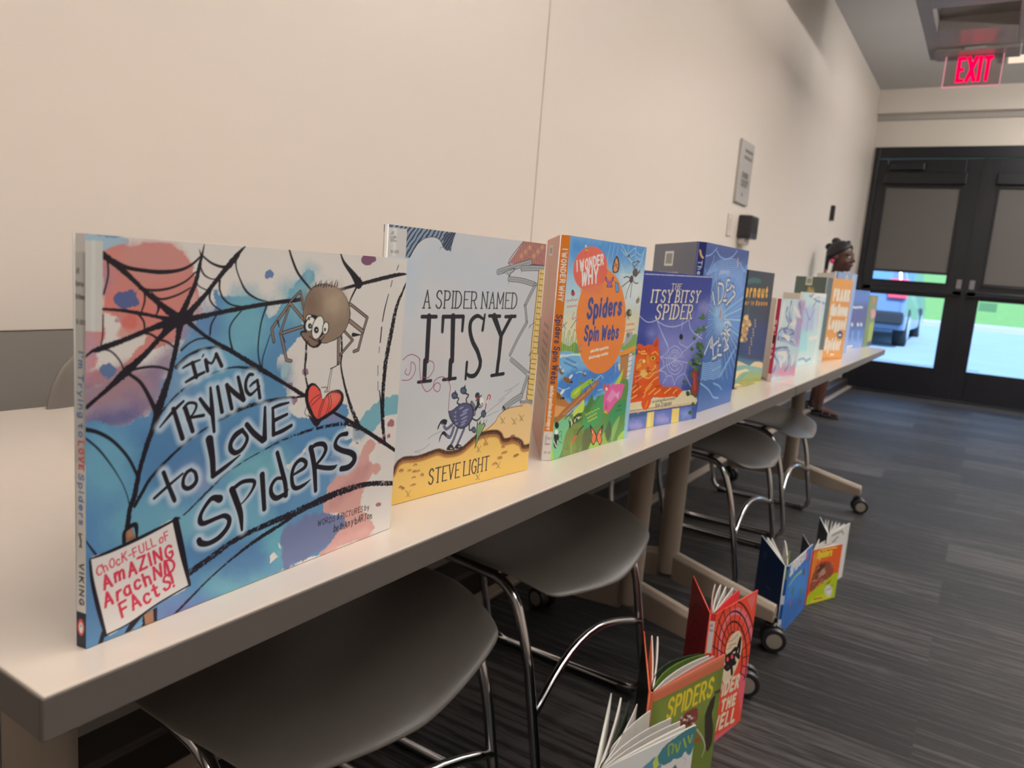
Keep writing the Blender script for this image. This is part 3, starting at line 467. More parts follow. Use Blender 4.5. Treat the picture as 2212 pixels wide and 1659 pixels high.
["S",2169892,1,0,0,[1819,2160,12,1822,2206,4]],
["S",2169892,1,0,0,[1847,2164,12,1867,2195,4]],
["S",2169892,1,0,0,[1876,2158,12,1880,2204,4]],
["S",2169892,1,0,0,[1905,2162,12,1924,2213,4]],
["S",2169892,1,0,0,[1934,2166,12,1938,2201,5]],
["P",1972764,0,6,1,0,[1580,1804,1623,1831,1796,1750,1745,1697,1675,1716]],
["P",8808794,0,4,1,0,[1595,1801,1627,1820,1765,1753,1729,1712,1682,1730]],
["S",2169892,1,0,0,[1672,1772,7,1658,1745,7]],
["P",1972764,0,3,1,0,[1808,1876,1819,1834,1808,1795,1778,1770,1735,1761,1689,1771,1647,1798,1619,1835,1609,1876,1619,1913,1647,1939,1689,1948,1736,1940,1778,1914]],
["P",8808794,0,2,1,0,[1782,1796,1776,1774,1757,1756,1728,1747,1695,1749,1665,1760,1644,1779,1635,1802,1641,1824,1660,1841,1688,1850,1721,1849,1751,1838,1773,1819]],
["P",1972764,0,0,1,0,[1692,1917,1684,1904,1672,1896,1656,1893,1641,1896,1630,1905,1623,1917,1624,1931,1631,1943,1644,1952,1659,1955,1674,1952,1686,1943,1692,1930]],
["P",14867149,0,0,1,0,[1683,1918,1677,1909,1668,1902,1656,1900,1645,1902,1637,1909,1632,1919,1633,1929,1638,1939,1648,1946,1659,1948,1670,1946,1679,1939,1683,1929]],
["P",1972764,0,0,1,0,[1724,1866,1710,1843,1689,1828,1665,1822,1643,1828,1627,1844,1621,1867,1625,1892,1639,1914,1659,1930,1683,1935,1706,1930,1722,1914,1728,1891]],
["P",14867149,0,0,1,0,[1715,1868,1703,1848,1685,1834,1665,1829,1647,1834,1634,1848,1629,1867,1633,1889,1645,1909,1663,1923,1683,1929,1701,1924,1714,1910,1719,1890]],
["P",1972764,0,0,1,0,[1814,1839,1797,1801,1771,1773,1742,1762,1715,1768,1695,1790,1687,1825,1692,1865,1709,1902,1734,1930,1763,1942,1790,1937,1810,1914,1819,1879]],
["P",14867149,0,0,1,0,[1805,1841,1789,1806,1767,1780,1741,1768,1718,1774,1702,1794,1696,1826,1701,1863,1716,1897,1738,1923,1763,1935,1786,1931,1803,1910,1809,1878]],
["P",1972764,0,0,1,0,[1871,1840,1865,1819,1852,1803,1836,1795,1820,1797,1807,1809,1799,1828,1798,1850,1804,1871,1817,1887,1832,1895,1849,1893,1862,1881,1870,1862]],
["P",14867149,0,0,1,0,[1861,1841,1856,1823,1847,1809,1835,1802,1823,1804,1813,1813,1808,1829,1807,1848,1812,1867,1822,1881,1834,1888,1846,1886,1855,1876,1861,1860]],
["P",1512474,0,0,1,0,[1670,1921,1669,1916,1666,1912,1661,1909,1656,1910,1651,1912,1647,1916,1646,1922,1647,1927,1650,1932,1654,1934,1660,1934,1665,1931,1668,1927]],
["P",15261912,0,0,1,0,[1664,1922,1664,1920,1663,1919,1662,1919,1660,1919,1659,1920,1658,1920,1658,1922,1658,1923,1659,1924,1660,1924,1661,1924,1663,1924,1663,1923]],
["P",1512474,0,0,1,0,[1692,1865,1690,1856,1685,1849,1677,1845,1669,1846,1661,1850,1655,1857,1652,1866,1654,1875,1659,1882,1666,1885,1675,1885,1683,1881,1689,1874]],
["P",15261912,0,0,1,0,[1680,1865,1679,1863,1678,1862,1676,1861,1674,1861,1672,1862,1671,1864,1670,1865,1670,1867,1672,1869,1673,1870,1676,1870,1678,1869,1679,1867]],
["P",1512474,0,0,1,0,[1763,1833,1761,1822,1755,1814,1745,1809,1734,1809,1724,1815,1716,1824,1713,1835,1715,1846,1721,1854,1731,1859,1742,1859,1752,1854,1760,1844]],
["P",15261912,0,0,1,0,[1747,1834,1747,1831,1745,1830,1743,1829,1740,1829,1737,1830,1736,1832,1735,1834,1735,1837,1737,1838,1739,1839,1742,1839,1745,1838,1746,1836]],
["P",1512474,0,0,1,0,[1841,1834,1841,1829,1837,1824,1832,1822,1827,1822,1821,1825,1818,1829,1816,1835,1817,1841,1820,1845,1825,1847,1831,1847,1836,1845,1840,1840]],
["P",15261912,0,0,1,0,[1835,1834,1835,1833,1834,1832,1833,1832,1831,1832,1830,1832,1829,1833,1829,1835,1829,1836,1830,1837,1831,1837,1832,1837,1834,1837,1835,1836]],
["S",2169892,1,0,0,[1670,1789,7,1765,1745,7,1826,1783,7]],
["P",2169892,0,3,1,0,[1843,1293,1814,1364,1763,1419,1700,1431,1661,1392,1653,1323,1681,1239,1732,1168,1783,1114,1870,1131,1983,1171,2055,1229,2073,1289,2041,1338,1970,1354,1896,1338]],
["P",14833484,0,2,1,0,[1843,1288,1806,1358,1756,1405,1717,1409,1690,1375,1691,1307,1720,1240,1788,1149,1868,1165,1964,1204,2027,1257,2038,1299,2005,1323,1922,1329,1867,1299]],
["P",15497832,50,0,1,0,[2015,1283,2010,1267,1995,1257,1973,1252,1947,1255,1924,1265,1908,1279,1901,1296,1905,1311,1920,1322,1942,1326,1968,1323,1991,1314,2008,1299]],
["S",2169892,1,0,0,[1702,1271,6,1746,1313,6,1816,1335,6]],
["S",2169892,1,0,0,[1719,1252,6,1825,1322,6]],
["S",2169892,1,0,0,[1843,1284,6,1815,1222,6,1801,1153,6]],
["S",2169892,1,0,0,[1860,1282,6,1825,1197,6,1820,1156,6]],
["S",2169892,1,0,0,[1898,1320,6,1911,1246,6,1883,1172,6]],
["S",2169892,1,0,0,[1922,1317,6,1936,1243,6,1907,1181,6]],
["S",2169892,1,0,0,[1820,1387,6,1885,1381,6,1855,1348,6,1896,1350,6]],
["S",2169892,1,0,0,[1673,1252,6,1660,1207,6,1693,1179,6,1706,1212,6]],
["S",2169892,1,0,0,[1708,1177,15,1783,1102,33,1830,1123,12]],
["H",45,50,24,12174540],
["S",2169892,1,0,0,[680,1658,29,710,1564,29]],
["S",2169892,1,0,0,[611,1630,14,664,1654,19,735,1674,13]],
["S",2169892,1,0,0,[634,1539,17,699,1567,24,768,1591,20]],
["S",2169892,1,0,0,[760,1707,12,751,1692,11]],
["S",2169892,1,0,0,[777,1668,29,793,1598,27]],
["S",2169892,1,0,0,[777,1668,17,823,1646,18,856,1703,20]],
["S",2169892,1,0,0,[856,1703,28,900,1623,29]],
["S",2169892,1,0,0,[459,1273,12,548,1361,24,620,1417,19]],
["S",2169892,1,0,0,[550,1377,31,618,1178,35]],
["S",2169892,1,0,0,[633,1372,34,662,1295,34,691,1214,32]],
["S",2169892,1,0,0,[622,1373,20,656,1401,20,703,1395,21,715,1372,20,694,1330,17,651,1289,13]],
["S",2169892,1,0,0,[650,1304,19,770,1307,25]],
["S",2169892,1,0,0,[742,1418,27,789,1358,33,836,1306,35]],
["S",2169892,1,0,0,[818,1484,20,835,1337,35,855,1186,24]],
["S",2169892,1,0,0,[873,1484,28,913,1312,32]],
["S",2169892,1,0,0,[946,1490,32,991,1325,31]],
["S",2169892,1,0,0,[946,1490,27,1012,1429,37,1086,1376,39]],
["S",2169892,1,0,0,[1036,1535,27,1086,1376,38]],
["S",2169892,1,0,0,[1159,1543,23,1127,1543,27,1102,1498,27,1106,1440,29,1139,1405,28,1171,1417,21,1220,1455,17]],
["S",2169892,1,0,0,[1137,1463,15,1165,1484,22,1200,1499,22]],
["S",2169892,1,0,0,[1200,1499,25,1227,1374,30]],
["S",2169892,1,0,0,[1122,1194,40,1183,1126,44,1266,1058,45]],
["S",2169892,1,0,0,[1276,1298,24,1283,1066,45]],
["S",2169892,1,0,0,[1348,1278,25,1364,1087,37]],
["S",2169892,1,0,0,[1344,1284,23,1406,1298,28,1495,1307,18]],
["S",2169892,1,0,0,[1370,1192,33,1485,1221,24]],
["S",2169892,1,0,0,[1364,1087,29,1445,1102,35,1530,1130,30]],
["S",2169892,1,0,0,[489,978,30,526,882,30,563,794,33,570,775,27]],
["S",2169892,1,0,0,[428,825,21,512,878,22,625,944,16]],
["S",2169892,1,0,0,[687,958,25,654,945,27,631,906,25,632,859,29,664,836,33,703,846,33,728,878,30,717,932,26,687,956,23]],
["S",2169892,1,0,0,[820,1138,61,847,1002,47,857,885,42]],
["S",2169892,1,0,0,[854,879,35,953,924,32,1072,987,10]],
["S",2169892,1,0,0,[1083,1161,36,1028,1134,42,992,1087,35,993,1040,41,1032,1009,38,1081,1022,33,1117,1060,30,1128,1106,30,1083,1161,31]],
["S",2169892,1,0,0,[912,708,59,858,727,39,813,697,31,769,637,30,764,586,41,797,565,37,896,576,32,957,577,37,997,542,40,985,486,40,918,432,41,834,413,39,775,431,46,758,457,42]],
["S",2169892,1,0,0,[1014,751,51,1052,663,51,1092,556,47,1109,434,22]],
["S",2169892,1,0,0,[1021,754,33,1097,787,32,1185,779,33,1207,751,31,1177,696,22,1124,646,15,1075,618,9]],
["S",2169892,1,0,0,[1273,805,47,1304,540,40]],
["S",2169892,1,0,0,[1406,943,36,1452,814,41,1495,689,43,1508,595,37]],
["S",2169892,1,0,0,[1472,736,27,1408,746,30,1363,701,34,1366,640,41,1415,596,44,1495,611,34]],
["S",2169892,1,0,0,[1528,639,10,1496,591,27]],
["S",2169892,1,0,0,[1566,742,20,1628,759,28,1686,781,35,1693,819,38,1640,848,36,1583,817,34,1557,747,36,1571,659,39,1614,629,38,1686,640,30,1754,670,7]],
["S",2169892,1,0,0,[1738,924,49,1783,775,50,1812,566,38]],
["S",2169892,1,0,0,[1730,912,30,1790,940,37,1871,931,42,1902,885,40,1869,827,33,1800,775,24]],
["S",2169892,1,0,0,[1801,765,38,1912,730,41,1997,717,39,2041,734,5]],
["S",2169892,1,0,0,[2131,975,42,2054,973,34,2010,932,37,2013,887,47,2083,844,47,2194,803,54,2239,763,55,2231,718,55,2173,686,54,2090,688,49]],
["P",9396037,0,1,0,0,[243,665,281,670,309,593,241,593]],
["S",2169892,1,0,0,[232,596,27,236,662,23,303,686,32,314,601,15]],
["P",10843226,0,1,0,0,[250,658,277,664,295,621,256,613]],
["P",2169892,0,1,0,0,[360,80,458,94,460,-20,350,-18]],
["P",10843226,0,1,0,0,[367,72,429,90,436,0,378,0]],
["P",14536904,0,2,1,0,[25,540,52,563,147,564,359,598,577,644,626,399,693,167,468,116,265,57,121,37,74,227,38,410]],
["S",2169892,1,0,0,[25,552,10,147,562,21,359,598,24,601,653,16]],
["S",2169892,1,0,0,[579,643,46,637,396,43,694,162,20]],
["S",2169892,1,0,0,[25,540,14,38,410,22,74,227,27,119,36,19]],
["S",2169892,1,0,0,[119,36,13,265,55,11,468,116,14,694,162,12]],
["T",13580368,"ChOcK-FULL oF",67,437,534,527,57,9,0,0,0,2],
["T",13580368,"AmAZING",109,337,562,409,86,18,0,0,0,2],
["T",13580368,"ArachNID",118,222,586,310,87,18,0,0,0,2],
["T",13580368,"FActS!",227,116,579,194,97,18,0,0,0,2],
["T",2762032,"WORDS & PICTURES by",1856,260,2462,252,46,7,0,0,0,2],
["T",2762032,"bethAny bARTon",2038,162,2503,162,58,9,0,0,0,2],
["T",9414080,"ora",310,1,357,20,17,4,0,0,0,2],
["P",13024691,0,0,0,0,[0,2374,98,2377,93,1875,-1,1883]],
["P",13617344,12,0,0,0,[37,2376,55,2377,50,1880,32,1881]]],
"s1":[["P",12893105,0,0,0,0,[-8,1120,94,1120,94,2310,-8,2310]],
["P",11051160,10,0,0,0,[58,1120,94,1120,94,2310,58,2310]],
["T",4867656,"JE",6,2195,32,2195,25,4,0,0,0,0],
["T",4867656,"Barton",6,2125,63,2125,25,4,0,0,0,0],
["T",4867656,"Bethany",6,2055,71,2055,25,4,0,0,0,0],
["T",4867656,"10-2001",6,1915,71,1915,25,4,0,0,0,0],
["T",4876960,"I'm Trying to",23,1760,23,1280,36,9,0,0,0,1],
["T",13650517,"LOVE",23,1250,23,1090,36,11,0,0,0,1],
["T",4876960,"Spiders",23,1060,23,760,36,9,0,0,0,1],
["S",5918796,1,0,0,[16,700,5,43,660,5,23,620,5]],
["S",5918796,1,0,0,[24,700,5,38,670,5,29,620,5]],
["S",5918796,1,0,0,[33,700,5,34,680,5,34,620,5]],
["S",5918796,1,0,0,[41,700,5,29,690,5,40,620,5]],
["S",5918796,1,0,0,[50,700,5,24,700,5,45,620,5]],
["T",3158074,"VIKING",25,520,25,270,34,10,0,0,0,0],
["P",2763576,0,0,0,0,[-8,-10,94,-10,94,220,-8,220]],
["P",14178382,0,0,1,0,[62,125,59,148,51,166,41,176,29,176,19,166,11,148,9,125,11,103,19,84,29,74,41,74,51,84,59,102]],
["P",15129812,0,0,1,0,[51,122,48,139,43,151,35,156,27,151,22,139,20,122,22,105,27,93,35,88,43,93,48,105]],
["P",2763576,0,0,0,0,[33,146,37,146,39,126,31,126]]],
"b2":[["P",13223106,200,100,1,0,[1750,1721,1700,1513,1513,1354,1238,1279,938,1297,675,1397,494,1556,421,1742,464,1924,616,2073,855,2161,1144,2169,1430,2089,1650,1929]],
["P",12632774,200,100,1,0,[1234,2452,1189,2372,1048,2304,846,2262,627,2254,435,2279,305,2330,255,2397,293,2469,414,2534,598,2578,814,2594,1020,2576,1173,2525]],
["P",12895432,200,100,1,0,[1831,2296,1799,2192,1683,2106,1512,2058,1323,2055,1154,2095,1036,2170,988,2264,1017,2360,1118,2441,1275,2493,1461,2504,1639,2470,1773,2396]],
["P",13681855,200,100,1,0,[1928,1522,1862,1439,1658,1380,1369,1358,1062,1374,798,1422,620,1491,553,1569,607,1642,772,1698,1027,1728,1329,1723,1622,1682,1840,1610]],
["P",12173770,200,100,1,0,[398,2159,400,2051,388,1964,365,1916,334,1916,303,1964,278,2049,263,2155,261,2260,273,2345,296,2393,326,2395,357,2350,383,2265]],
["P",8885670,0,2,0,[3948880,52,4.4,0.42],[-26,2714,79,2718,923,2722,897,2660,869,2577,862,2523,833,2536,803,2526,757,2552,702,2615,651,2636,579,2641,487,2619,400,2560,348,2491,309,2424,253,2421]],
["P",5989240,0,2,0,[3093568,52,3.2,0.5],[745,2677,916,2721,894,2660,867,2577,853,2529,803,2526,750,2560]],
["S",2828848,1,0,0,[308,2432,6,358,2508,6,410,2569,6,487,2617,6,579,2639,6,651,2636,6,702,2614,6,757,2552,6,803,2526,6,833,2537,6,862,2523,6,869,2577,6,897,2660,6,923,2719,6]],
["S",2828848,1,0,0,[710,2528,4,714,2547,4,757,2554,4]],
["P",5921936,0,0,1,0,[-26,2714,68,2715,71,2683,-24,2685]],
["P",13222073,0,0,0,0,[-39,2682,252,2685,253,2427,-27,2428]],
["P",14077896,10,0,0,0,[81,2684,124,2684,127,2428,89,2427]],
["T",4867656,"JE",51,2624,94,2625,22,4,0,0,0,0],
["T",4867656,"Ligh",54,2589,120,2591,22,4,0,0,0,0],
["T",4867656,"Stev",56,2557,127,2559,22,4,0,0,0,0],
["T",4867656,"10-223",64,2456,162,2459,22,4,0,0,0,0],
["P",12419192,0,0,0,[9064264,96,3.1,0.3],[2056,2726,2514,2723,2501,2460,2190,2458,1793,2448]],
["S",9327952,1,0,0,[2089,2720,5,2076,2674,5,2062,2638,5,2049,2591,5,2034,2556,5,2022,2509,5,2007,2474,5]],
["S",9327952,1,0,0,[2124,2720,5,2111,2673,5,2097,2638,5,2084,2591,5,2070,2555,5,2057,2508,5,2042,2473,5]],
["S",9327952,1,0,0,[2160,2720,5,2147,2673,5,2132,2637,5,2119,2590,5,2105,2554,5,2092,2507,5,2078,2472,5]],
["S",9327952,1,0,0,[2196,2720,5,2183,2672,5,2168,2637,5,2155,2589,5,2141,2553,5,2128,2506,5,2113,2471,5]],
["S",9327952,1,0,0,[2232,2720,5,2219,2672,5,2204,2636,5,2191,2589,5,2177,2553,5,2163,2505,5,2149,2470,5]],
["S",9327952,1,0,0,[2268,2719,5,2255,2672,5,2240,2636,5,2227,2588,5,2213,2552,5,2200,2504,5,2185,2469,5]],
["S",9327952,1,0,0,[2305,2719,5,2292,2671,5,2277,2635,5,2264,2587,5,2249,2551,5,2236,2504,5,2221,2467,5]],
["S",9327952,1,0,0,[2342,2719,5,2329,2671,5,2314,2635,5,2300,2587,5,2286,2550,5,2272,2503,5,2258,2466,5]],
["S",9327952,1,0,0,[2379,2719,5,2366,2671,5,2351,2634,5,2337,2586,5,2322,2550,5,2309,2502,5,2294,2465,5]],
["S",9327952,1,0,0,[2416,2719,5,2403,2670,5,2388,2634,5,2375,2585,5,2360,2549,5,2346,2501,5,2331,2464,5]],
["S",9327952,1,0,0,[2454,2718,5,2441,2670,5,2425,2633,5,2412,2585,5,2397,2548,5,2384,2500,5,2368,2463,5]],
["S",9327952,1,0,0,[2492,2718,5,2478,2670,5,2463,2633,5,2450,2584,5,2435,2547,5,2421,2499,5,2406,2462,5]],
["P",13607024,30,0,1,0,[2042,2545,2041,2536,2035,2529,2025,2525,2014,2524,2003,2527,1995,2534,1992,2542,1993,2550,1999,2557,2009,2561,2020,2562,2031,2559,2039,2553]],
["P",13607024,30,0,1,0,[2112,2597,2111,2589,2104,2582,2095,2577,2083,2577,2073,2580,2065,2586,2061,2594,2063,2602,2069,2609,2078,2614,2090,2614,2100,2611,2108,2605]],
["P",13607024,30,0,1,0,[2183,2650,2181,2642,2175,2634,2165,2630,2154,2629,2143,2632,2135,2638,2131,2647,2133,2655,2139,2662,2149,2667,2160,2667,2171,2664,2179,2658]],
["P",13607024,30,0,1,0,[2274,2559,2273,2550,2267,2543,2257,2538,2245,2538,2234,2541,2226,2547,2222,2555,2223,2564,2230,2571,2240,2576,2251,2576,2262,2573,2271,2567]],
["P",13607024,30,0,1,0,[2347,2612,2346,2604,2339,2596,2329,2592,2317,2591,2306,2594,2298,2601,2294,2609,2295,2617,2302,2625,2312,2629,2324,2630,2335,2627,2343,2621]],
["P",13607024,30,0,1,0,[2421,2667,2419,2658,2413,2651,2402,2646,2390,2645,2379,2648,2371,2655,2367,2663,2368,2671,2375,2679,2385,2683,2397,2684,2408,2681,2417,2675]],
["S",2828848,1,0,0,[2056,2726,9,1793,2448,8,2190,2458,9,2501,2460,9]],
["S",2828848,1,0,0,[1636,2349,65,1908,2418,68,2186,2483,70]],
["S",10855331,1,0,0,[1636,2349,54,1908,2418,56,2186,2483,58]],
["S",9078922,1,0,0,[1636,2349,11,1908,2418,11,2186,2483,12]],
["S",2828848,1,0,0,[2051,2408,64,2277,2423,66,2514,2427,69]],
["S",10855331,1,0,0,[2051,2408,52,2277,2423,54,2514,2427,55]],
["S",9078922,1,0,0,[2051,2408,10,2277,2423,11,2514,2427,11]],
["P",2828848,0,3,1,0,[1718,2348,1910,2404,1899,2365,1855,2344,1830,2305,1779,2341]],
["P",11579054,0,2,1,0,[1733,2348,1895,2393,1883,2366,1843,2348,1825,2316,1787,2343]],
["S",2828848,1,0,0,[1833,2281,58,2069,2271,60,2303,2236,62]],
["S",10855331,1,0,0,[1833,2281,46,2069,2271,47,2303,2236,49]],
["S",9078922,1,0,0,[1833,2281,9,2069,2271,9,2303,2236,10]],
["S",2828848,1,0,0,[2321,2230,49,2237,2113,49,2158,1991,48]],
["S",10855331,1,0,0,[2321,2230,36,2237,2113,36,2158,1991,36]],
["S",9078922,1,0,0,[2321,2230,7,2237,2113,7,2158,1991,7]],
["S",2828848,1,0,0,[2162,1987,38,2218,1794,39]],
["S",10855331,1,0,0,[2162,1987,25,2218,1794,26]],
["S",9078922,1,0,0,[2162,1987,5,2218,1794,5]],
["S",2828848,1,0,0,[2215,1792,44,2075,1617,43,1953,1430,43]],
["S",10855331,1,0,0,[2215,1792,31,2075,1617,30,1953,1430,30]],
["S",9078922,1,0,0,[2215,1792,6,2075,1617,6,1953,1430,6]],
["S",2828848,1,0,0,[2303,2236,33,2404,2241,34]],
["S",10855331,1,0,0,[2303,2236,21,2404,2241,21]],
["S",9078922,1,0,0,[2303,2236,4,2404,2241,4]],
["S",2828848,1,0,0,[1824,2267,5,1829,2229,5]],
["S",2828848,1,0,0,[2036,2400,5,2041,2362,5]],
["P",14728564,0,0,0,0,[2367,2404,2517,2410,2525,2058,2510,1502,2513,1331,2344,1339,2343,1610,2358,1965]],
["S",8014400,1,0,0,[2367,2401,13,2358,1965,13,2343,1610,13,2344,1339,13]],
["S",11897424,1,0,0,[2412,2398,7,2395,1965,7,2383,1609,7,2386,1337,7]],
["S",5914672,1,0,0,[2394,2367,8,2524,2364,8]],
["S",8018496,1,0,0,[2448,2349,4,2467,2336,4]],
["S",5914672,1,0,0,[2393,2301,8,2522,2298,8]],
["S",8018496,1,0,0,[2447,2283,4,2466,2269,4]],
["S",5914672,1,0,0,[2391,2235,8,2521,2231,8]],
["S",8018496,1,0,0,[2445,2216,4,2464,2203,4]],
["S",5914672,1,0,0,[2390,2169,8,2519,2164,8]],
["S",8018496,1,0,0,[2444,2150,4,2463,2136,4]],
["S",5914672,1,0,0,[2388,2102,8,2518,2097,8]],
["S",8018496,1,0,0,[2442,2083,4,2461,2069,4]],
["S",5914672,1,0,0,[2387,2036,8,2516,2029,8]],
["S",8018496,1,0,0,[2441,2016,4,2460,2002,4]],
["S",5914672,1,0,0,[2385,1969,8,2515,1962,8]],
["S",8018496,1,0,0,[2439,1949,4,2458,1935,4]],
["S",5914672,1,0,0,[2383,1902,8,2514,1894,8]],
["S",8018496,1,0,0,[2438,1882,4,2457,1868,4]],
["S",5914672,1,0,0,[2382,1835,8,2512,1826,8]],
["S",8018496,1,0,0,[2436,1815,4,2455,1800,4]],
["S",5914672,1,0,0,[2380,1768,8,2511,1759,8]],
["S",8018496,1,0,0,[2435,1747,4,2454,1733,4]],
["S",5914672,1,0,0,[2379,1701,8,2509,1691,8]],
["S",8018496,1,0,0,[2433,1680,4,2452,1665,4]],
["S",5914672,1,0,0,[2377,1634,8,2508,1622,8]],
["S",8018496,1,0,0,[2432,1612,4,2451,1597,4]],
["S",5914672,1,0,0,[2376,1566,8,2506,1554,8]],
["S",8018496,1,0,0,[2430,1544,4,2449,1529,4]],
["S",5914672,1,0,0,[2374,1498,8,2505,1486,8]],
["S",8018496,1,0,0,[2429,1476,4,2448,1461,4]],
["S",5914672,1,0,0,[2373,1431,8,2504,1417,8]],
["S",8018496,1,0,0,[2427,1408,4,2446,1392,4]],
["S",5914672,1,0,0,[2371,1363,8,2502,1348,8]],
["S",8018496,1,0,0,[2426,1339,4,2445,1324,4]],
["S",4868686,1,0,0,[2382,1798,7,2317,1773,7,2265,1728,6,2293,1768,7]],
["S",4868686,1,0,0,[2373,1471,7,2363,1445,7,2310,1402,7,2338,1441,7]],
["P",14728564,0,0,0,0,[2354,1349,2485,1343,2480,1121,2453,841,2328,874,2340,1109]],
["S",8014400,1,0,0,[2354,1349,12,2340,1109,12,2328,874,12]],
["S",5914672,1,0,0,[2356,1312,8,2464,1297,8]],
["S",6965816,1,0,0,[2351,1285,8,2364,1252,8]],
["S",5914672,1,0,0,[2354,1250,8,2462,1235,8]],
["S",6965816,1,0,0,[2349,1223,8,2362,1190,8]],
["S",5914672,1,0,0,[2352,1188,8,2460,1173,8]],
["S",6965816,1,0,0,[2347,1161,8,2360,1128,8]],
["S",5914672,1,0,0,[2350,1126,8,2458,1110,8]],
["S",6965816,1,0,0,[2345,1099,8,2358,1066,8]],
["S",5914672,1,0,0,[2348,1064,8,2457,1047,8]],
["S",6965816,1,0,0,[2343,1037,8,2356,1004,8]],
["S",5914672,1,0,0,[2346,1002,8,2455,984,8]],
["S",6965816,1,0,0,[2341,975,8,2354,942,8]],
["S",5914672,1,0,0,[2344,939,8,2453,921,8]],
["S",6965816,1,0,0,[2339,913,8,2352,879,8]],
["S",5914672,1,0,0,[2342,877,8,2451,858,8]],
["S",6965816,1,0,0,[2337,850,8,2350,817,8]],
["S",2828848,1,0,0,[1984,1372,55,2135,1291,56,2321,1186,58]],
["S",10855331,1,0,0,[1984,1372,42,2135,1291,43,2321,1186,44]],
["S",9078922,1,0,0,[1984,1372,8,2135,1291,9,2321,1186,9]],
["S",2828848,1,0,0,[2326,1175,55,2271,1040,55,2221,928,54]],
["S",10855331,1,0,0,[2326,1175,41,2271,1040,41,2221,928,41]],
["S",9078922,1,0,0,[2326,1175,8,2271,1040,8,2221,928,8]],
["S",2828848,1,0,0,[2221,928,79,2071,881,77,1923,817,76]],
["S",10855331,1,0,0,[2221,928,65,2071,881,64,1923,817,63]],
["S",9078922,1,0,0,[2221,928,13,2071,881,13,1923,817,13]],
["P",2828848,0,0,1,0,[1936,822,1945,810,1949,800,1947,793,1940,791,1928,794,1915,802,1903,813,1894,824,1891,834,1892,841,1900,843,1911,840,1924,833]],
["P",11908019,0,0,1,0,[2376,1180,2372,1174,2360,1169,2342,1168,2322,1169,2303,1173,2290,1179,2284,1186,2288,1192,2300,1196,2318,1198,2338,1197,2357,1193,2371,1187]],
["P",2828848,0,0,0,0,[2207,878,2459,851,2456,819,2211,846]],
["P",10525338,0,0,0,0,[2222,871,2453,845,2448,826,2224,849]],
["P",9077892,0,0,0,0,[2230,836,2450,815,2454,780,2200,802]],
["S",9407112,1,0,0,[2163,1085,7,2035,1037,7,1907,1011,7]],
["S",9407112,1,0,0,[2038,1016,7,1807,911,6]],
["S",9407112,1,0,0,[1917,932,7,1588,779,6]],
["S",9407112,1,0,0,[1821,796,6,1607,747,6]],
["S",9407112,1,0,0,[898,672,6,769,641,6,707,611,6]],
["S",9407112,1,0,0,[737,560,6,651,516,6,526,506,5]],
["S",9407112,1,0,0,[615,484,5,526,502,5]],
["T",2828848,"A SPIDER NAMED",530,1951,1996,1956,172,17,1,0,0.35,0],
["S",2828848,1,0,0,[516,1866,40,716,1866,41]],
["S",2828848,1,0,0,[614,1868,63,620,1424,60]],
["S",2828848,1,0,0,[815,1865,42,1107,1867,44]],
["S",2828848,1,0,0,[815,1865,46,817,1714,38]],
["S",2828848,1,0,0,[1118,1865,46,1116,1718,38]],
["S",2828848,1,0,0,[962,1867,69,992,1406,61]],
["S",2828848,1,0,0,[1461,1886,30,1441,1721,42]],
["S",2828848,1,0,0,[1442,1838,30,1339,1873,45,1247,1821,52,1238,1720,56,1292,1599,57,1381,1494,58,1443,1383,56]],
["S",2828848,1,0,0,[1536,1873,40,1720,1869,41]],
["S",2828848,1,0,0,[1816,1863,41,1995,1868,42]],
["S",2828848,1,0,0,[1620,1865,83,1766,1648,58]],
["S",2828848,1,0,0,[1920,1863,54,1766,1648,51]],
["S",2828848,1,0,0,[1765,1653,63,1754,1368,56]],
["S",2828848,1,0,0,[597,1429,57,602,1230,58]],
["S",2828848,1,0,0,[519,1216,34,698,1219,35]],
["S",2828848,1,0,0,[969,1411,58,974,1223,59]],
["S",2828848,1,0,0,[877,1216,36,1063,1219,37]],
["S",2828848,1,0,0,[1442,1388,55,1436,1310,56,1373,1235,55,1287,1229,47,1223,1264,30]],
["S",2828848,1,0,0,[1225,1379,40,1221,1202,35]],
["S",2828848,1,0,0,[1751,1373,58,1741,1222,58]],
["S",2828848,1,0,0,[1649,1210,40,1862,1218,41]],
["S",10239080,1,0,0,[295,1252,8,404,1251,8,468,1329,8,455,1400,8,405,1421,8,407,1359,8,382,1299,8,333,1319,8,348,1358,8]],
["S",10239080,1,0,0,[521,1450,8,528,1343,8,568,1197,9,637,1114,9,706,1131,9,741,1175,9,756,1220,9,845,1249,9,934,1217,9,989,1137,9,988,1033,9,985,891,9]],
["S",10239080,1,0,0,[750,1165,9,784,1192,9,836,1168,9,831,1112,9,793,1099,9,746,1133,9,750,1174,9]],
["S",10239080,1,0,0,[635,1427,9,713,1405,9,726,1331,9,657,1254,9,571,1270,8]],
["S",10239080,1,0,0,[295,1451,9,361,1491,9,424,1496,9,503,1463,9,520,1429,9]],
["P",15121796,0,10,1,0,[1773,667,1828,733,1950,793,2097,812,2468,782,2501,260,1495,527]],
["S",5914672,1,0,0,[1611,583,8,1773,667,8,1828,733,8,1950,793,8,2097,812,8,2268,810,8]],
["P",15317093,0,10,1,0,[249,330,269,382,300,440,381,473,456,452,517,461,643,461,745,474,875,486,1015,444,1211,445,1349,506,1461,561,1595,583,1783,577,1884,539,1959,455,2143,452,2289,389,2332,329,2512,315,2458,-81,239,-14]],
["P",15578197,100,30,1,0,[245,58,970,50,2441,46,2459,-92,240,-24]],
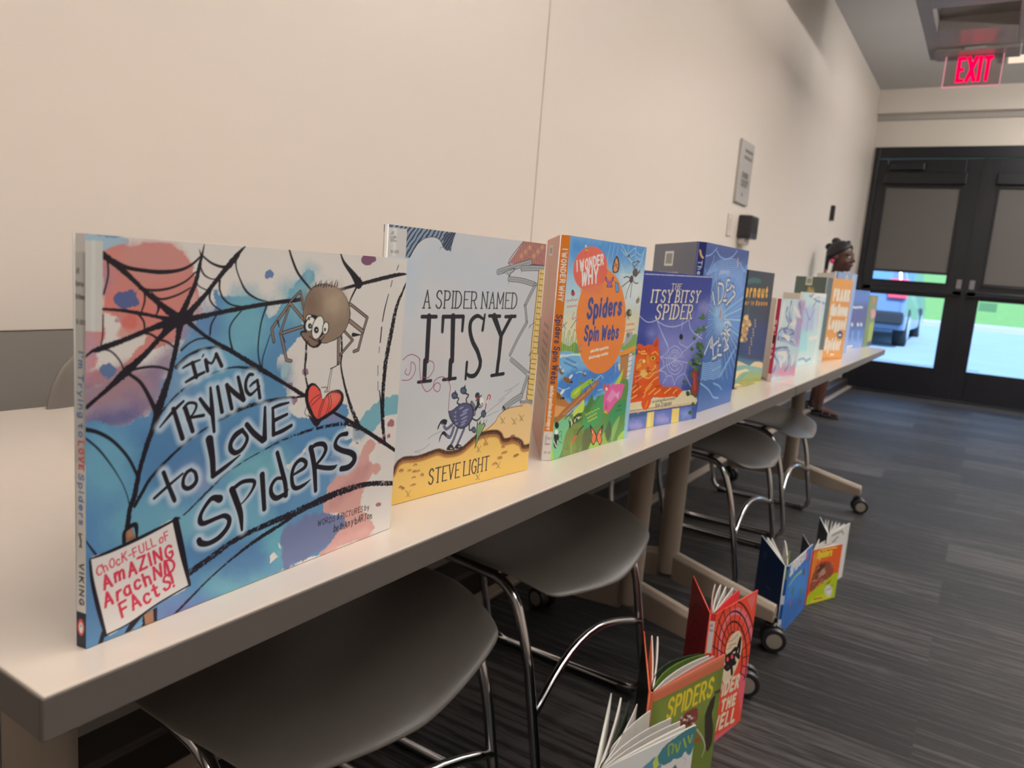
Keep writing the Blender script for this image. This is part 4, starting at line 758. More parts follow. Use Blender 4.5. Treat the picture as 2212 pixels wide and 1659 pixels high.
["S",10707516,1,0,16,[255,324,67,302,407,67,384,440,68,520,428,69,646,427,71,748,440,72,879,449,73,1019,404,75,1215,404,77,1353,464,78,1466,519,79,1600,542,81,1788,534,83,1889,495,84,1965,411,85,2149,407,87,2294,349,89,2356,280,90,2499,276,92]],
["S",6176560,1,2,5,[254,340,40,301,423,40,382,456,40,518,444,41,644,444,42,746,457,43,877,466,43,1017,421,44,1213,422,46,1351,482,46,1464,538,47,1598,561,48,1786,553,49,1887,514,50,1962,430,51,2146,427,52,2291,369,53,2353,300,53,2496,297,54]],
["S",3089696,1,1,0,[254,348,8,301,431,8,382,464,8,518,452,9,644,451,9,745,464,9,876,474,9,1016,429,9,1212,430,10,1351,490,10,1463,546,10,1597,569,10,1785,561,10,1886,523,11,1961,439,11,2145,436,11,2290,378,11,2352,309,11,2495,306,11]],
["P",13209429,10,6,1,0,[1875,176,1874,169,1865,162,1847,157,1826,156,1806,157,1789,162,1780,168,1781,175,1790,182,1807,187,1828,188,1849,187,1866,182]],
["S",5914672,1,0,0,[1796,166,5,1826,183,5,1861,162,5]],
["P",12157776,10,6,1,0,[1966,234,1967,224,1958,216,1941,210,1920,208,1898,211,1880,217,1870,225,1869,235,1878,243,1894,249,1916,251,1937,248,1955,242]],
["S",5914672,1,0,0,[1886,224,5,1916,240,5,1952,220,5]],
["P",12157776,10,6,1,0,[565,239,564,235,558,231,547,228,534,227,521,228,512,230,507,233,508,238,514,241,525,244,538,246,551,245,560,243]],
["S",5914672,1,0,0,[511,231,4,535,246,4,562,228,4]],
["P",12157776,10,6,1,0,[1991,358,1993,350,1988,343,1978,339,1965,337,1951,340,1940,345,1932,352,1930,359,1935,366,1944,370,1957,372,1971,370,1983,365]],
["S",5914672,1,0,0,[1929,349,5,1960,365,5,1995,346,5]],
["P",12157776,10,6,1,0,[572,369,572,364,567,360,558,357,547,356,537,357,528,359,523,364,523,368,528,373,537,376,548,377,559,376,567,373]],
["S",5914672,1,0,0,[523,361,4,547,376,4,573,358,4]],
["P",11036223,10,6,1,0,[2274,219,2274,214,2266,209,2252,205,2235,204,2219,205,2206,208,2199,213,2199,218,2207,223,2220,227,2237,228,2254,227,2267,224]],
["S",5914672,1,0,0,[2203,210,6,2235,227,6,2272,206,6]],
["P",12157776,10,6,1,0,[2049,287,2048,278,2035,271,2014,265,1987,263,1961,264,1941,269,1930,276,1931,284,1944,292,1965,298,1991,300,2017,299,2038,294]],
["S",5914672,1,0,0,[1957,275,5,1988,292,5,2024,272,5]],
["P",11036223,10,6,1,0,[2228,209,2229,203,2225,197,2216,193,2205,192,2192,194,2182,199,2175,205,2173,212,2177,217,2186,221,2198,222,2210,220,2221,216]],
["S",5914672,1,0,0,[2168,201,6,2200,218,6,2237,197,6]],
["P",11036223,10,6,1,0,[2143,408,2144,401,2138,394,2125,389,2109,387,2092,389,2078,394,2070,401,2069,409,2075,416,2088,420,2104,422,2120,420,2134,415]],
["S",5914672,1,0,0,[2073,398,5,2105,416,5,2141,396,5]],
["P",11036223,10,6,1,0,[382,170,382,165,379,160,372,157,363,156,354,158,347,161,342,166,341,171,345,176,352,179,360,180,370,178,377,175]],
["S",5914672,1,0,0,[338,163,4,361,177,4,387,160,4]],
["P",12157776,10,6,1,0,[677,245,679,237,677,229,670,225,661,224,651,227,642,233,635,241,633,250,635,257,641,262,650,262,661,260,670,253]],
["S",5914672,1,0,0,[631,238,4,655,253,4,682,235,4]],
["P",11036223,10,6,1,0,[413,152,415,145,413,138,407,134,399,134,390,136,382,141,376,149,374,156,376,162,382,166,390,167,400,165,408,159]],
["S",5914672,1,0,0,[371,146,4,394,160,4,420,142,4]],
["P",12157776,10,6,1,0,[393,343,393,335,387,327,375,322,359,321,344,323,331,328,323,335,323,344,329,351,341,356,356,358,372,356,385,351]],
["S",5914672,1,0,0,[334,334,4,357,349,4,383,331,4]],
["P",11036223,10,6,1,0,[569,301,569,296,563,291,553,287,540,286,528,287,518,291,512,295,512,301,518,306,528,309,541,311,553,309,563,306]],
["S",5914672,1,0,0,[516,293,4,540,308,4,566,290,4]],
["P",11036223,10,6,1,0,[577,163,574,159,564,155,547,152,528,150,510,150,497,152,491,155,493,159,504,163,520,166,539,168,557,168,570,166]],
["S",5914672,1,0,0,[509,154,4,533,168,4,559,150,4]],
["P",11036223,10,6,1,0,[2166,466,2166,459,2156,453,2140,449,2120,447,2101,448,2086,451,2077,456,2078,463,2087,469,2103,473,2123,475,2142,475,2158,471]],
["S",5914672,1,0,0,[2089,455,5,2120,472,5,2157,452,5]],
["P",13209429,10,6,1,0,[624,297,623,292,616,287,603,283,588,282,573,283,562,285,556,290,556,295,564,300,576,304,591,306,606,305,618,302]],
["S",5914672,1,0,0,[565,288,4,589,303,4,616,285,4]],
["P",13209429,10,6,1,0,[498,323,499,317,494,312,484,308,472,307,460,308,450,312,444,317,444,323,449,329,459,332,471,334,483,332,493,328]],
["S",5914672,1,0,0,[447,315,4,471,329,4,497,312,4]],
["P",13209429,10,6,1,0,[1682,432,1681,426,1673,420,1658,415,1639,413,1621,414,1607,418,1599,423,1600,430,1608,436,1623,440,1641,442,1660,441,1674,438]],
["S",5914672,1,0,0,[1610,422,5,1639,438,5,1672,419,5]],
["S",4866096,1,0,0,[443,52,4,466,70,4,429,125,4]],
["S",4866096,1,0,0,[467,47,4,472,69,4,460,105,4]],
["S",4866096,1,0,0,[500,40,4,480,67,4,501,106,4]],
["S",4866096,1,0,0,[1509,39,5,1537,59,5,1490,121,5]],
["S",4866096,1,0,0,[1538,34,5,1544,57,5,1529,97,5]],
["S",4866096,1,0,0,[1580,26,5,1554,56,5,1579,99,5]],
["S",4866096,1,0,0,[1860,115,5,1889,136,5,1839,199,5]],
["S",4866096,1,0,0,[1892,110,5,1897,134,5,1881,175,5]],
["S",4866096,1,0,0,[1936,102,5,1908,133,5,1934,178,5]],
["S",4866096,1,0,0,[1489,361,5,1516,381,5,1470,441,5]],
["S",4866096,1,0,0,[1518,356,5,1524,380,5,1509,419,5]],
["S",4866096,1,0,0,[1559,350,5,1534,378,5,1558,422,5]],
["S",4866096,1,0,0,[1601,447,5,1629,468,5,1582,527,5]],
["S",4866096,1,0,0,[1631,443,5,1637,467,5,1621,506,5]],
["S",4866096,1,0,0,[1672,437,5,1647,465,5,1672,510,5]],
["S",4866096,1,0,0,[1877,640,5,1907,662,5,1857,722,5]],
["S",4866096,1,0,0,[1909,636,5,1915,661,5,1898,700,5]],
["S",4866096,1,0,0,[1953,631,5,1926,660,5,1951,705,5]],
["S",4866096,1,0,0,[2096,604,5,2127,626,5,2074,687,5]],
["S",4866096,1,0,0,[2129,600,5,2135,625,5,2117,665,5]],
["S",4866096,1,0,0,[2174,595,5,2146,624,5,2173,670,5]],
["S",4866096,1,0,0,[2228,632,5,2260,654,6,2206,716,5]],
["S",4866096,1,0,0,[2262,628,6,2268,653,6,2250,694,5]],
["S",4866096,1,0,0,[2309,622,6,2280,652,6,2307,699,6]],
["S",2828848,1,0,0,[1057,720,35,971,687,34,915,751,34,889,768,34]],
["S",6973320,1,0,0,[1057,720,23,971,687,23,915,751,23,889,768,23]],
["S",2828848,1,0,0,[1088,687,37,1042,591,37,978,619,37]],
["S",6973320,1,0,0,[1088,687,26,1042,591,26,978,619,25]],
["S",2828848,1,0,0,[1146,665,33,1101,559,33,1070,514,33]],
["S",6973320,1,0,0,[1146,665,21,1101,559,21,1070,514,21]],
["S",2828848,1,0,0,[1254,652,34,1206,565,33,1169,505,33]],
["S",6973320,1,0,0,[1254,652,22,1206,565,21,1169,505,21]],
["P",2828848,0,2,1,0,[900,795,976,782,960,731,890,758,846,693,846,735]],
["P",2828848,0,2,1,0,[919,664,967,654,979,604,915,631,880,555,880,607]],
["P",2828848,0,2,1,0,[1064,510,1011,488,1007,455,1112,440,1125,453]],
["P",2828848,0,2,1,0,[1170,500,1130,476,1132,452,1233,437,1253,454]],
["P",13616834,0,0,1,0,[906,738,940,734,894,720]],
["P",13616834,0,0,1,0,[924,611,951,608,906,585]],
["P",13616834,0,0,1,0,[1053,473,1104,456,1055,458]],
["P",13616834,0,0,1,0,[1179,474,1231,460,1188,458]],
["S",2828848,1,0,0,[1154,932,18,1114,955,17,1134,997,17,1083,1015,17]],
["S",2828848,1,0,0,[1267,941,18,1256,981,18,1287,1022,18,1220,1047,18]],
["S",2828848,1,0,0,[1382,751,18,1461,724,18,1543,774,19]],
["S",2828848,1,0,0,[1335,707,18,1343,631,18,1402,629,18]],
["P",2828848,0,6,1,0,[1118,1032,1114,1015,1102,1003,1082,997,1060,999,1039,1009,1024,1023,1017,1040,1021,1056,1033,1069,1052,1074,1075,1073,1096,1063,1111,1049]],
["P",5267834,10,0,1,0,[1102,1033,1100,1021,1091,1013,1078,1009,1062,1010,1047,1017,1037,1027,1032,1039,1035,1050,1043,1059,1057,1063,1072,1062,1087,1055,1098,1045]],
["P",2828848,0,6,1,0,[1254,1073,1251,1056,1237,1043,1216,1037,1192,1039,1169,1049,1153,1064,1146,1082,1150,1099,1163,1112,1184,1119,1208,1117,1231,1107,1247,1092]],
["P",5267834,10,0,1,0,[1238,1075,1236,1063,1226,1053,1211,1049,1194,1051,1179,1057,1167,1068,1162,1081,1165,1093,1174,1102,1189,1106,1206,1105,1221,1098,1233,1087]],
["P",2828848,0,6,1,0,[1611,782,1609,764,1597,750,1580,744,1559,746,1540,756,1525,773,1519,792,1521,810,1532,823,1550,830,1570,828,1590,817,1604,801]],
["P",5267834,10,0,1,0,[1597,783,1595,771,1588,761,1575,757,1561,758,1547,765,1537,777,1532,790,1534,803,1542,812,1554,817,1569,815,1582,808,1592,797]],
["P",2828848,0,6,1,0,[1457,617,1455,601,1445,589,1430,583,1413,586,1397,595,1384,610,1379,627,1381,643,1390,655,1405,661,1422,659,1439,649,1451,635]],
["P",5267834,10,0,1,0,[1445,619,1444,607,1437,599,1427,595,1414,597,1403,603,1394,613,1390,626,1392,637,1398,645,1409,649,1421,648,1432,641,1441,631]],
["S",2828848,1,0,0,[1072,1059,18,1074,1081,18]],
["S",2828848,1,0,0,[1222,1100,19,1219,1126,19]],
["P",2828848,0,3,1,0,[984,881,1028,875,1094,904,1168,935,1252,942,1335,915,1382,861,1393,780,1356,714,1288,668,1203,658,1130,687,1054,749,1007,812]],
["P",5658228,0,3,1,0,[1001,870,1095,894,1169,926,1253,932,1324,906,1367,857,1378,782,1341,721,1280,679,1202,671,1136,696,1067,757,1023,810]],
["P",2828848,0,0,1,0,[1234,903,1236,894,1227,885,1211,876,1189,871,1168,869,1150,871,1140,877,1138,885,1147,895,1163,903,1184,909,1206,911,1224,909]],
["P",8947366,0,0,1,0,[1228,901,1229,895,1221,887,1206,880,1188,875,1169,873,1154,874,1146,879,1145,885,1153,893,1167,900,1186,905,1204,907,1219,906]],
["P",2828848,0,0,1,0,[1315,870,1316,861,1304,850,1282,840,1255,833,1228,830,1207,831,1194,838,1194,847,1206,858,1227,868,1254,875,1281,878,1303,876]],
["P",8947366,0,0,1,0,[1309,869,1309,861,1298,852,1278,843,1254,837,1230,834,1211,834,1201,839,1201,847,1212,856,1231,864,1255,871,1279,874,1298,873]],
["P",2828848,0,0,1,0,[1298,835,1297,826,1283,815,1258,805,1228,797,1199,793,1175,794,1163,799,1163,808,1177,819,1201,830,1231,838,1261,842,1285,841]],
["P",8947366,0,0,1,0,[1291,834,1290,826,1277,817,1254,808,1227,801,1200,797,1179,797,1169,801,1170,808,1183,817,1206,826,1233,834,1260,838,1280,838]],
["P",2828848,0,0,1,0,[1314,793,1313,785,1299,774,1276,764,1247,756,1218,753,1195,754,1183,759,1184,767,1198,778,1221,788,1250,796,1279,799,1302,799]],
["P",8947366,0,0,1,0,[1308,792,1306,785,1293,776,1271,767,1245,760,1219,757,1200,757,1189,760,1191,767,1204,776,1225,785,1252,792,1277,795,1297,796]],
["P",2828848,0,0,1,0,[1306,753,1305,745,1293,735,1271,726,1244,719,1217,715,1196,716,1185,721,1186,729,1198,739,1220,748,1247,755,1273,759,1294,758]],
["P",8947366,0,0,1,0,[1300,751,1298,745,1286,737,1266,729,1242,723,1219,719,1200,719,1191,723,1193,729,1204,737,1224,745,1248,751,1272,755,1290,755]],
["P",2828848,0,0,1,0,[1278,718,1278,710,1268,702,1249,694,1227,688,1205,685,1187,687,1177,692,1177,699,1187,708,1205,716,1227,722,1249,724,1268,723]],
["P",8947366,0,0,1,0,[1271,716,1271,710,1261,704,1245,697,1225,692,1206,689,1191,690,1183,693,1184,699,1193,706,1209,712,1229,718,1248,720,1263,720]],
["P",2828848,0,0,1,0,[1125,857,1127,850,1125,843,1117,837,1106,834,1093,834,1082,838,1074,843,1072,851,1075,858,1082,863,1093,866,1106,866,1117,863]],
["P",8947366,0,0,1,0,[1119,856,1121,850,1118,845,1112,841,1104,838,1095,838,1086,841,1080,845,1078,850,1081,856,1087,860,1095,862,1104,862,1113,860]],
["P",2828848,0,0,1,0,[1124,815,1127,807,1123,800,1115,794,1102,791,1089,791,1077,794,1069,800,1067,807,1070,814,1079,820,1091,823,1105,823,1116,820]],
["P",8947366,0,0,1,0,[1118,813,1120,808,1117,802,1110,797,1101,795,1090,795,1081,797,1075,801,1074,807,1076,812,1083,817,1093,819,1103,820,1112,817]],
["P",2828848,0,0,1,0,[1133,774,1136,767,1133,760,1125,754,1114,751,1101,751,1090,755,1083,760,1080,768,1083,775,1091,780,1102,783,1114,783,1125,780]],
["P",8947366,0,0,1,0,[1127,772,1129,767,1127,762,1121,757,1112,755,1103,755,1094,758,1089,762,1087,767,1089,773,1095,777,1103,779,1113,779,1121,777]],
["P",2828848,0,0,1,0,[1156,733,1159,726,1156,718,1147,712,1135,709,1121,709,1109,712,1101,719,1098,726,1101,734,1110,740,1122,743,1136,743,1148,740]],
["P",8947366,0,0,1,0,[1150,732,1152,726,1150,720,1143,715,1133,713,1123,713,1113,715,1107,720,1105,726,1108,732,1114,737,1124,739,1135,739,1144,736]],
["S",2828848,1,0,0,[1347,933,43,1397,879,44,1406,799,44]],
["S",7828863,1,0,0,[1351,931,31,1403,878,32,1411,802,32]],
["S",2828848,1,0,0,[1422,852,37,1455,893,37]],
["P",2828848,0,2,1,0,[1541,905,1538,883,1525,866,1504,858,1479,860,1457,872,1439,892,1432,915,1435,938,1448,954,1468,962,1492,960,1515,948,1533,928]],
["P",15130582,0,0,1,0,[1550,929,1549,911,1540,897,1526,890,1510,892,1494,902,1483,917,1477,936,1479,954,1487,968,1501,975,1517,973,1532,964,1544,948]],
["P",1512474,0,0,1,0,[1535,906,1534,902,1531,899,1527,898,1522,898,1518,900,1515,904,1513,908,1514,912,1516,914,1520,916,1525,915,1530,913,1533,910]],
["P",9408408,5,0,1,0,[1535,875,1532,869,1524,864,1511,862,1496,864,1482,868,1472,875,1468,882,1471,889,1479,893,1492,895,1507,894,1521,889,1531,883]],
["P",4210256,0,0,1,0,[1474,994,1465,981,1451,972,1434,969,1417,974,1404,984,1396,999,1397,1014,1405,1028,1419,1037,1437,1039,1454,1035,1467,1024,1474,1010]],
["S",13128266,1,0,0,[1424,971,22,1464,974,22]],
["S",2828848,1,0,0,[1417,945,15,1503,999,15]],
["S",12144716,1,0,0,[1585,835,18,1598,900,18,1615,979,18,1641,992,18,1659,970,18,1649,946,18]],
["S",14735568,1,0,0,[1604,909,18,1608,929,18]],
["S",2828848,1,0,0,[1585,835,6,1547,743,6]],
["P",2828848,0,2,1,0,[1461,702,1486,677,1513,707,1540,671,1576,684,1610,653,1564,589,1513,504,1452,401,1462,490]],
["P",9087091,0,1,1,0,[1475,686,1492,667,1515,686,1541,661,1573,671,1595,650,1552,590,1504,515,1464,429,1475,509]],
["S",4876860,1,0,0,[1515,686,6,1490,507,6]],
["S",4876860,1,0,0,[1548,662,6,1494,506,6]],
["S",2828848,1,0,0,[1477,690,6,1449,734,6]],
["S",2828848,1,0,0,[1523,685,6,1508,727,6]],
["S",2828848,1,0,0,[1577,679,6,1578,719,6]],
["S",2828848,1,0,0,[1616,674,6,1628,714,6]],
["T",2828848,"STEVE LIGHT",760,120,1713,120,161,17,1,0,0.3,0]],
"s2":[["P",13222073,0,0,0,0,[-10,2050,120,2050,120,2660,-10,2660]],
["P",5921936,0,0,0,0,[-10,2640,120,2640,120,2750,-10,2750]],
["P",14856808,10,10,0,0,[-10,-10,120,-10,120,450,-10,380]],
["T",2828848,"ITSY",25,1800,25,1200,60,12,1,0,0,0],
["T",2828848,"LIGHT",25,900,25,550,45,8,1,0,0,0]],
"b3":[["P",4163270,160,30,1,0,[-17,2869,2294,2946,2255,2481,-15,2448]],
["P",10272724,260,40,1,0,[-50,2446,2223,2612,2280,2170,-67,2131]],
["P",13226959,260,40,1,0,[-58,2178,2215,2225,2245,1889,-45,1898]],
["P",14865060,220,40,1,0,[-74,1964,2231,1946,2239,1380,-63,1474]],
["P",14213088,160,40,1,0,[1423,2417,2212,2446,2230,2058,1666,2053]],
["P",7313996,4,10,1,0,[-56,1540,192,1473,373,1515,520,1350,-44,1359]],
["P",8233559,5,10,1,0,[1566,1451,1799,1464,2114,1588,2163,1269,1552,1299]],
["S",12103754,1,0,0,[1,1414,9,-7,1567,9,-44,1682,9]],
["S",8233024,1,0,0,[26,1413,9,15,1604,9,16,1652,9]],
["S",13221216,1,0,0,[52,1412,9,38,1642,9,78,1622,9]],
["S",6261306,1,0,0,[78,1410,9,61,1679,9,63,1593,9]],
["S",12103754,1,0,0,[103,1409,9,110,1563,9,125,1563,9]],
["S",8233024,1,0,0,[129,1408,9,133,1601,9,162,1677,9]],
["S",13221216,1,0,0,[155,1407,9,156,1639,9,146,1648,9]],
["S",6261306,1,0,0,[181,1406,9,178,1677,9,209,1618,9]],
["S",12103754,1,0,0,[208,1404,9,229,1559,9,273,1587,10]],
["S",8233024,1,0,0,[234,1403,10,252,1597,9,257,1558,9]],
["S",13221216,1,0,0,[261,1402,10,275,1636,10,295,1674,10]],
["S",6261306,1,0,0,[287,1401,10,299,1674,10,360,1643,10]],
["S",12103754,1,0,0,[314,1400,10,351,1555,10,344,1614,10]],
["S",8233024,1,0,0,[341,1398,10,374,1594,10,409,1583,10]],
["P",7908824,4,10,1,0,[-81,1368,439,1367,659,1245,1700,1372,1969,922,1893,611,664,567,-67,747]],
["P",13622242,4,10,1,0,[-80,1365,438,1371,635,1367,921,1375,931,1323,404,1344,-75,1334]],
["P",4028352,50,20,1,0,[288,1138,678,1142,1397,1170,1682,1131,1676,944,765,681,440,714,75,869,-15,975]],
["S",11128296,1,0,0,[24,952,12,178,909,12,326,926,13]],
["S",11128296,1,0,0,[349,1223,12,464,1226,13]],
["S",11128296,1,0,0,[447,1107,13,562,1119,13,649,1083,13]],
["S",11128296,1,0,0,[1000,974,14,1139,1027,14,1214,979,14]],
["S",11128296,1,0,0,[1095,818,14,1223,828,14]],
["P",14260575,3,6,1,0,[-64,727,51,793,182,780,369,681,304,618,57,537,-71,552]],
["P",11892287,10,6,1,0,[-44,822,78,849,367,691,256,673,-31,743]],
["P",15241530,2,2,0,0,[1573,1312,1684,1340,2010,1392,2128,1422,2126,1320,1936,1284,1677,1264]],
["P",11828296,2,3,0,0,[1674,1275,1947,1289,1939,946,1792,845,1706,1074]],
["P",14538447,2,3,0,0,[1947,1289,2074,1328,2040,939,1952,889]],
["S",4866104,1,0,0,[1939,1250,8,2069,1266,8]],
["S",4866104,1,0,0,[1937,1174,8,2062,1190,8]],
["S",4866104,1,0,0,[1934,1098,8,2054,1113,8]],
["S",4866104,1,0,0,[1932,1021,8,2047,1036,8]],
["S",4866104,1,0,0,[1930,945,8,2040,960,8]],
["S",2828848,1,0,0,[1676,1269,10,1947,1289,10,2086,1333,10]],
["P",2828848,0,0,1,0,[2073,1291,2073,1284,2068,1279,2061,1277,2052,1277,2043,1281,2036,1286,2033,1293,2033,1299,2038,1304,2045,1306,2054,1306,2063,1303,2070,1297]],
["P",14672612,2,0,1,0,[1630,1156,1687,1164,1702,1042,1656,1089]],
["S",15241530,1,0,0,[1568,1334,19,1515,1261,19,1571,1050,19]],
["P",6261320,4,10,1,0,[-89,554,391,557,773,638,1263,738,1969,922,2024,460,2049,16,2006,-13,1197,-28,200,-97,-41,-75,-34,212]],
["P",4880958,3,5,1,0,[747,558,930,790,1016,676,877,522]],
["P",5670474,4,5,1,0,[961,629,1110,742,1241,740,1169,553]],
["P",5020252,3,4,1,0,[754,410,879,511,1068,628,1248,761,1288,453,1277,345,985,290,797,289]],
["P",4165464,3,5,1,0,[1449,268,1531,425,1717,538,1965,615,2027,448,1835,321,1675,182,1499,27]],
["P",8824922,3,4,1,0,[1671,-21,1646,209,1847,377,1829,242,1744,82]],
["P",10404428,3,4,1,0,[1850,33,1934,90,2051,121,2049,16,1883,-6]],
["P",12832600,3,4,1,0,[464,579,624,675,724,737,743,579,565,454]],
["P",4025146,5,5,1,0,[409,453,550,539,668,546,725,456,573,412,424,370]],
["P",7911556,4,5,1,0,[-70,434,132,527,396,526,372,336,287,164,217,22,9,-54,-52,215]],
["P",10275656,3,5,1,0,[-14,-80,-1,118,33,132,80,14,221,1,143,-87]],
["P",8096581,5,6,1,0,[308,263,420,390,696,397,870,119,778,-48,420,-52,286,62]],
["P",7044412,20,10,1,0,[507,338,745,348,836,81,667,1]],
["P",10207048,3,4,1,0,[984,-38,1024,86,1361,36,1394,-14,1157,-43]],
["P",9284682,3,4,1,0,[1371,-10,1361,147,1468,177,1556,30,1532,-23]],
["P",5922872,20,10,1,0,[801,267,984,296,1044,94,941,-31,818,-44]],
["P",4938808,20,10,1,0,[1473,265,1550,333,1634,154,1547,20,1424,171]],
["S",10270810,1,0,0,[487,175,14,535,-61,15]],
["S",4872748,1,0,0,[383,160,6,436,80,6,334,116,6]],
["S",4872748,1,0,0,[602,33,7,770,-4,7,868,77,8]],
["S",11036734,1,0,0,[52,512,68,232,596,102,481,705,111,782,804,100,1060,940,70]],
["S",12946008,1,0,0,[217,577,22,520,706,23,1010,920,24]],
["S",9065008,1,0,0,[265,511,19,461,600,20]],
["P",10271288,2,3,1,0,[367,802,375,862,483,908,654,949,788,990,931,1000,959,966,882,931,725,892,581,802,451,764]],
["P",12636240,10,3,1,0,[402,819,526,889,641,909,517,828]],
["P",7244844,2,0,1,0,[565,997,693,956,595,944]],
["S",4872736,1,0,0,[645,889,12,622,798,12]],
["S",4872736,1,0,0,[817,946,12,917,860,12]],
["S",4872736,1,0,0,[760,868,10,762,806,10,743,849,10]],
["S",3815968,1,0,0,[929,1011,6,892,1097,6,951,1113,6]],
["S",3815968,1,0,0,[951,1009,6,1007,1099,6,984,1106,6]],
["P",2828848,0,0,1,0,[935,979,935,972,930,968,922,966,912,966,903,970,896,975,893,982,894,988,899,993,907,995,916,995,925,991,932,985]],
["P",14704794,3,5,1,0,[1309,516,1297,735,1382,814,1572,886,1891,837,1869,771,1833,662,1640,569,1468,454,1398,517]],
["P",15634614,20,5,1,0,[1368,663,1521,802,1677,721,1516,604]],
["P",15771844,10,4,1,0,[1610,705,1766,747,1743,637]],
["P",13191812,10,3,1,0,[1352,522,1368,663,1442,523]],
["P",12176456,2,3,1,0,[1577,863,1813,1079,1799,979,1741,861]],
["P",14176350,2,3,1,0,[1246,826,1252,901,1350,860,1363,902,1418,854,1368,772]],
["P",15785136,0,0,1,0,[1384,814,1383,803,1374,794,1361,790,1345,792,1329,798,1317,808,1311,820,1312,831,1320,840,1334,844,1350,842,1366,836,1378,826]],
["P",15771712,3,0,1,0,[1315,483,1458,444,1398,517]],
["P",15132394,2,0,1,0,[362,1095,368,1088,365,1077,354,1064,335,1053,314,1045,294,1042,279,1045,273,1052,276,1063,287,1076,306,1087,327,1095,347,1098]],
["P",11563052,1,0,1,0,[338,1005,320,995,285,993,239,998,192,1011,154,1027,130,1045,127,1060,144,1070,178,1073,224,1068,271,1056,310,1039,334,1021]],
["S",3811868,1,0,0,[159,1072,15,198,1015,15]],
["S",3811868,1,0,0,[210,1061,15,249,1003,15]],
["S",3811868,1,0,0,[257,1050,15,297,992,15]],
["P",3811868,0,0,1,0,[384,995,382,988,372,984,357,982,340,983,324,988,312,994,308,1001,310,1007,320,1012,335,1014,352,1012,368,1008,379,1002]],
["S",3811868,1,0,0,[236,1004,5,262,954,6]],
["S",3811868,1,0,0,[291,1000,6,317,950,6]],
["P",15132394,2,0,1,0,[193,914,200,905,197,892,183,877,162,864,138,855,115,852,98,856,90,865,94,877,107,892,128,905,153,914,176,917]],
["P",11563052,1,0,1,0,[124,781,92,780,50,791,7,813,-29,841,-50,868,-53,891,-37,904,-6,906,36,894,79,873,115,845,137,817,140,794]],
["S",3811868,1,0,0,[-40,890,17,4,823,17]],
["S",3811868,1,0,0,[18,876,17,63,808,18]],
["S",3811868,1,0,0,[73,862,18,117,794,18]],
["P",3811868,0,0,1,0,[218,795,215,788,204,783,187,781,167,783,149,788,136,796,130,804,133,811,144,817,161,818,181,817,199,811,213,804]],
["S",3811868,1,0,0,[48,809,5,77,750,5]],
["S",3811868,1,0,0,[111,803,5,140,744,5]],
["P",15132394,2,0,1,0,[134,1177,137,1173,135,1167,129,1160,120,1154,108,1150,98,1148,90,1150,87,1154,88,1159,94,1166,104,1172,115,1177,126,1178]],
["P",11563052,1,0,1,0,[98,1115,83,1114,64,1120,46,1130,31,1143,23,1156,23,1166,32,1172,47,1172,65,1166,84,1156,99,1143,107,1131,107,1120]],
["S",3811868,1,0,0,[26,1164,8,47,1133,8]],
["S",3811868,1,0,0,[54,1158,8,74,1127,8]],
["S",3811868,1,0,0,[79,1152,8,99,1122,8]],
["P",3811868,0,0,1,0,[145,1124,144,1120,139,1118,131,1117,122,1117,114,1119,108,1123,105,1126,106,1130,111,1132,119,1133,128,1133,136,1131,143,1127]],
["S",3811868,1,0,0,[67,1128,5,81,1101,5]],
["S",3811868,1,0,0,[96,1126,5,110,1099,5]],
["P",15132394,2,0,1,0,[707,1099,710,1095,709,1091,704,1086,696,1081,687,1077,678,1076,672,1077,669,1080,670,1085,675,1090,683,1095,692,1098,701,1100]],
["P",11563052,1,0,1,0,[679,1050,666,1049,650,1054,635,1062,623,1072,616,1082,616,1090,623,1095,636,1095,651,1090,667,1082,679,1072,686,1062,686,1054]],
["S",3811868,1,0,0,[619,1089,6,636,1065,6]],
["S",3811868,1,0,0,[641,1084,6,659,1060,6]],
["S",3811868,1,0,0,[662,1079,6,679,1055,7]],
["P",3811868,0,0,1,0,[717,1056,716,1054,712,1052,706,1051,698,1051,691,1053,686,1056,684,1059,685,1062,689,1063,696,1064,703,1064,710,1062,715,1059]],
["S",3811868,1,0,0,[653,1060,6,664,1039,6]],
["S",3811868,1,0,0,[677,1058,6,688,1037,6]],
["P",15132394,2,0,1,0,[58,1224,61,1221,60,1216,55,1210,47,1205,37,1201,29,1200,23,1201,20,1204,21,1209,26,1215,34,1220,43,1224,52,1225]],
["P",11563052,1,0,1,0,[35,1174,24,1173,8,1176,-10,1183,-25,1193,-34,1203,-37,1211,-32,1217,-20,1218,-4,1215,13,1208,28,1199,38,1189,41,1180]],
["S",3811868,1,0,0,[-30,1213,7,-13,1188,7]],
["S",3811868,1,0,0,[-8,1208,7,9,1183,7]],
["S",3811868,1,0,0,[13,1203,7,30,1178,7]],
["P",3811868,0,0,1,0,[68,1180,67,1177,62,1175,56,1174,49,1174,42,1176,37,1179,35,1182,36,1185,40,1187,46,1188,54,1187,61,1186,66,1183]],
["S",3811868,1,0,0,[4,1183,5,15,1161,5]],
["S",3811868,1,0,0,[27,1181,5,38,1159,5]],
["S",1974816,1,0,0,[416,411,18,376,478,18]],
["S",15130824,1,0,0,[472,427,19,423,492,18]],
["S",14721088,1,0,0,[528,442,19,471,507,19]],
["S",1974816,1,0,0,[584,458,19,523,501,19]],
["S",15130824,1,0,0,[641,474,19,576,494,19]],
["S",14721088,1,0,0,[699,490,19,629,488,19]],
["S",2763816,1,0,0,[424,370,17,481,485,17,631,529,17,709,541,18]],
["S",2106399,1,0,0,[410,392,20,411,443,20]],
["S",15262408,1,0,0,[453,411,20,455,454,20]],
["S",2106399,1,0,0,[497,430,20,500,464,20]],
["S",15262408,1,0,0,[540,449,20,546,475,20]],
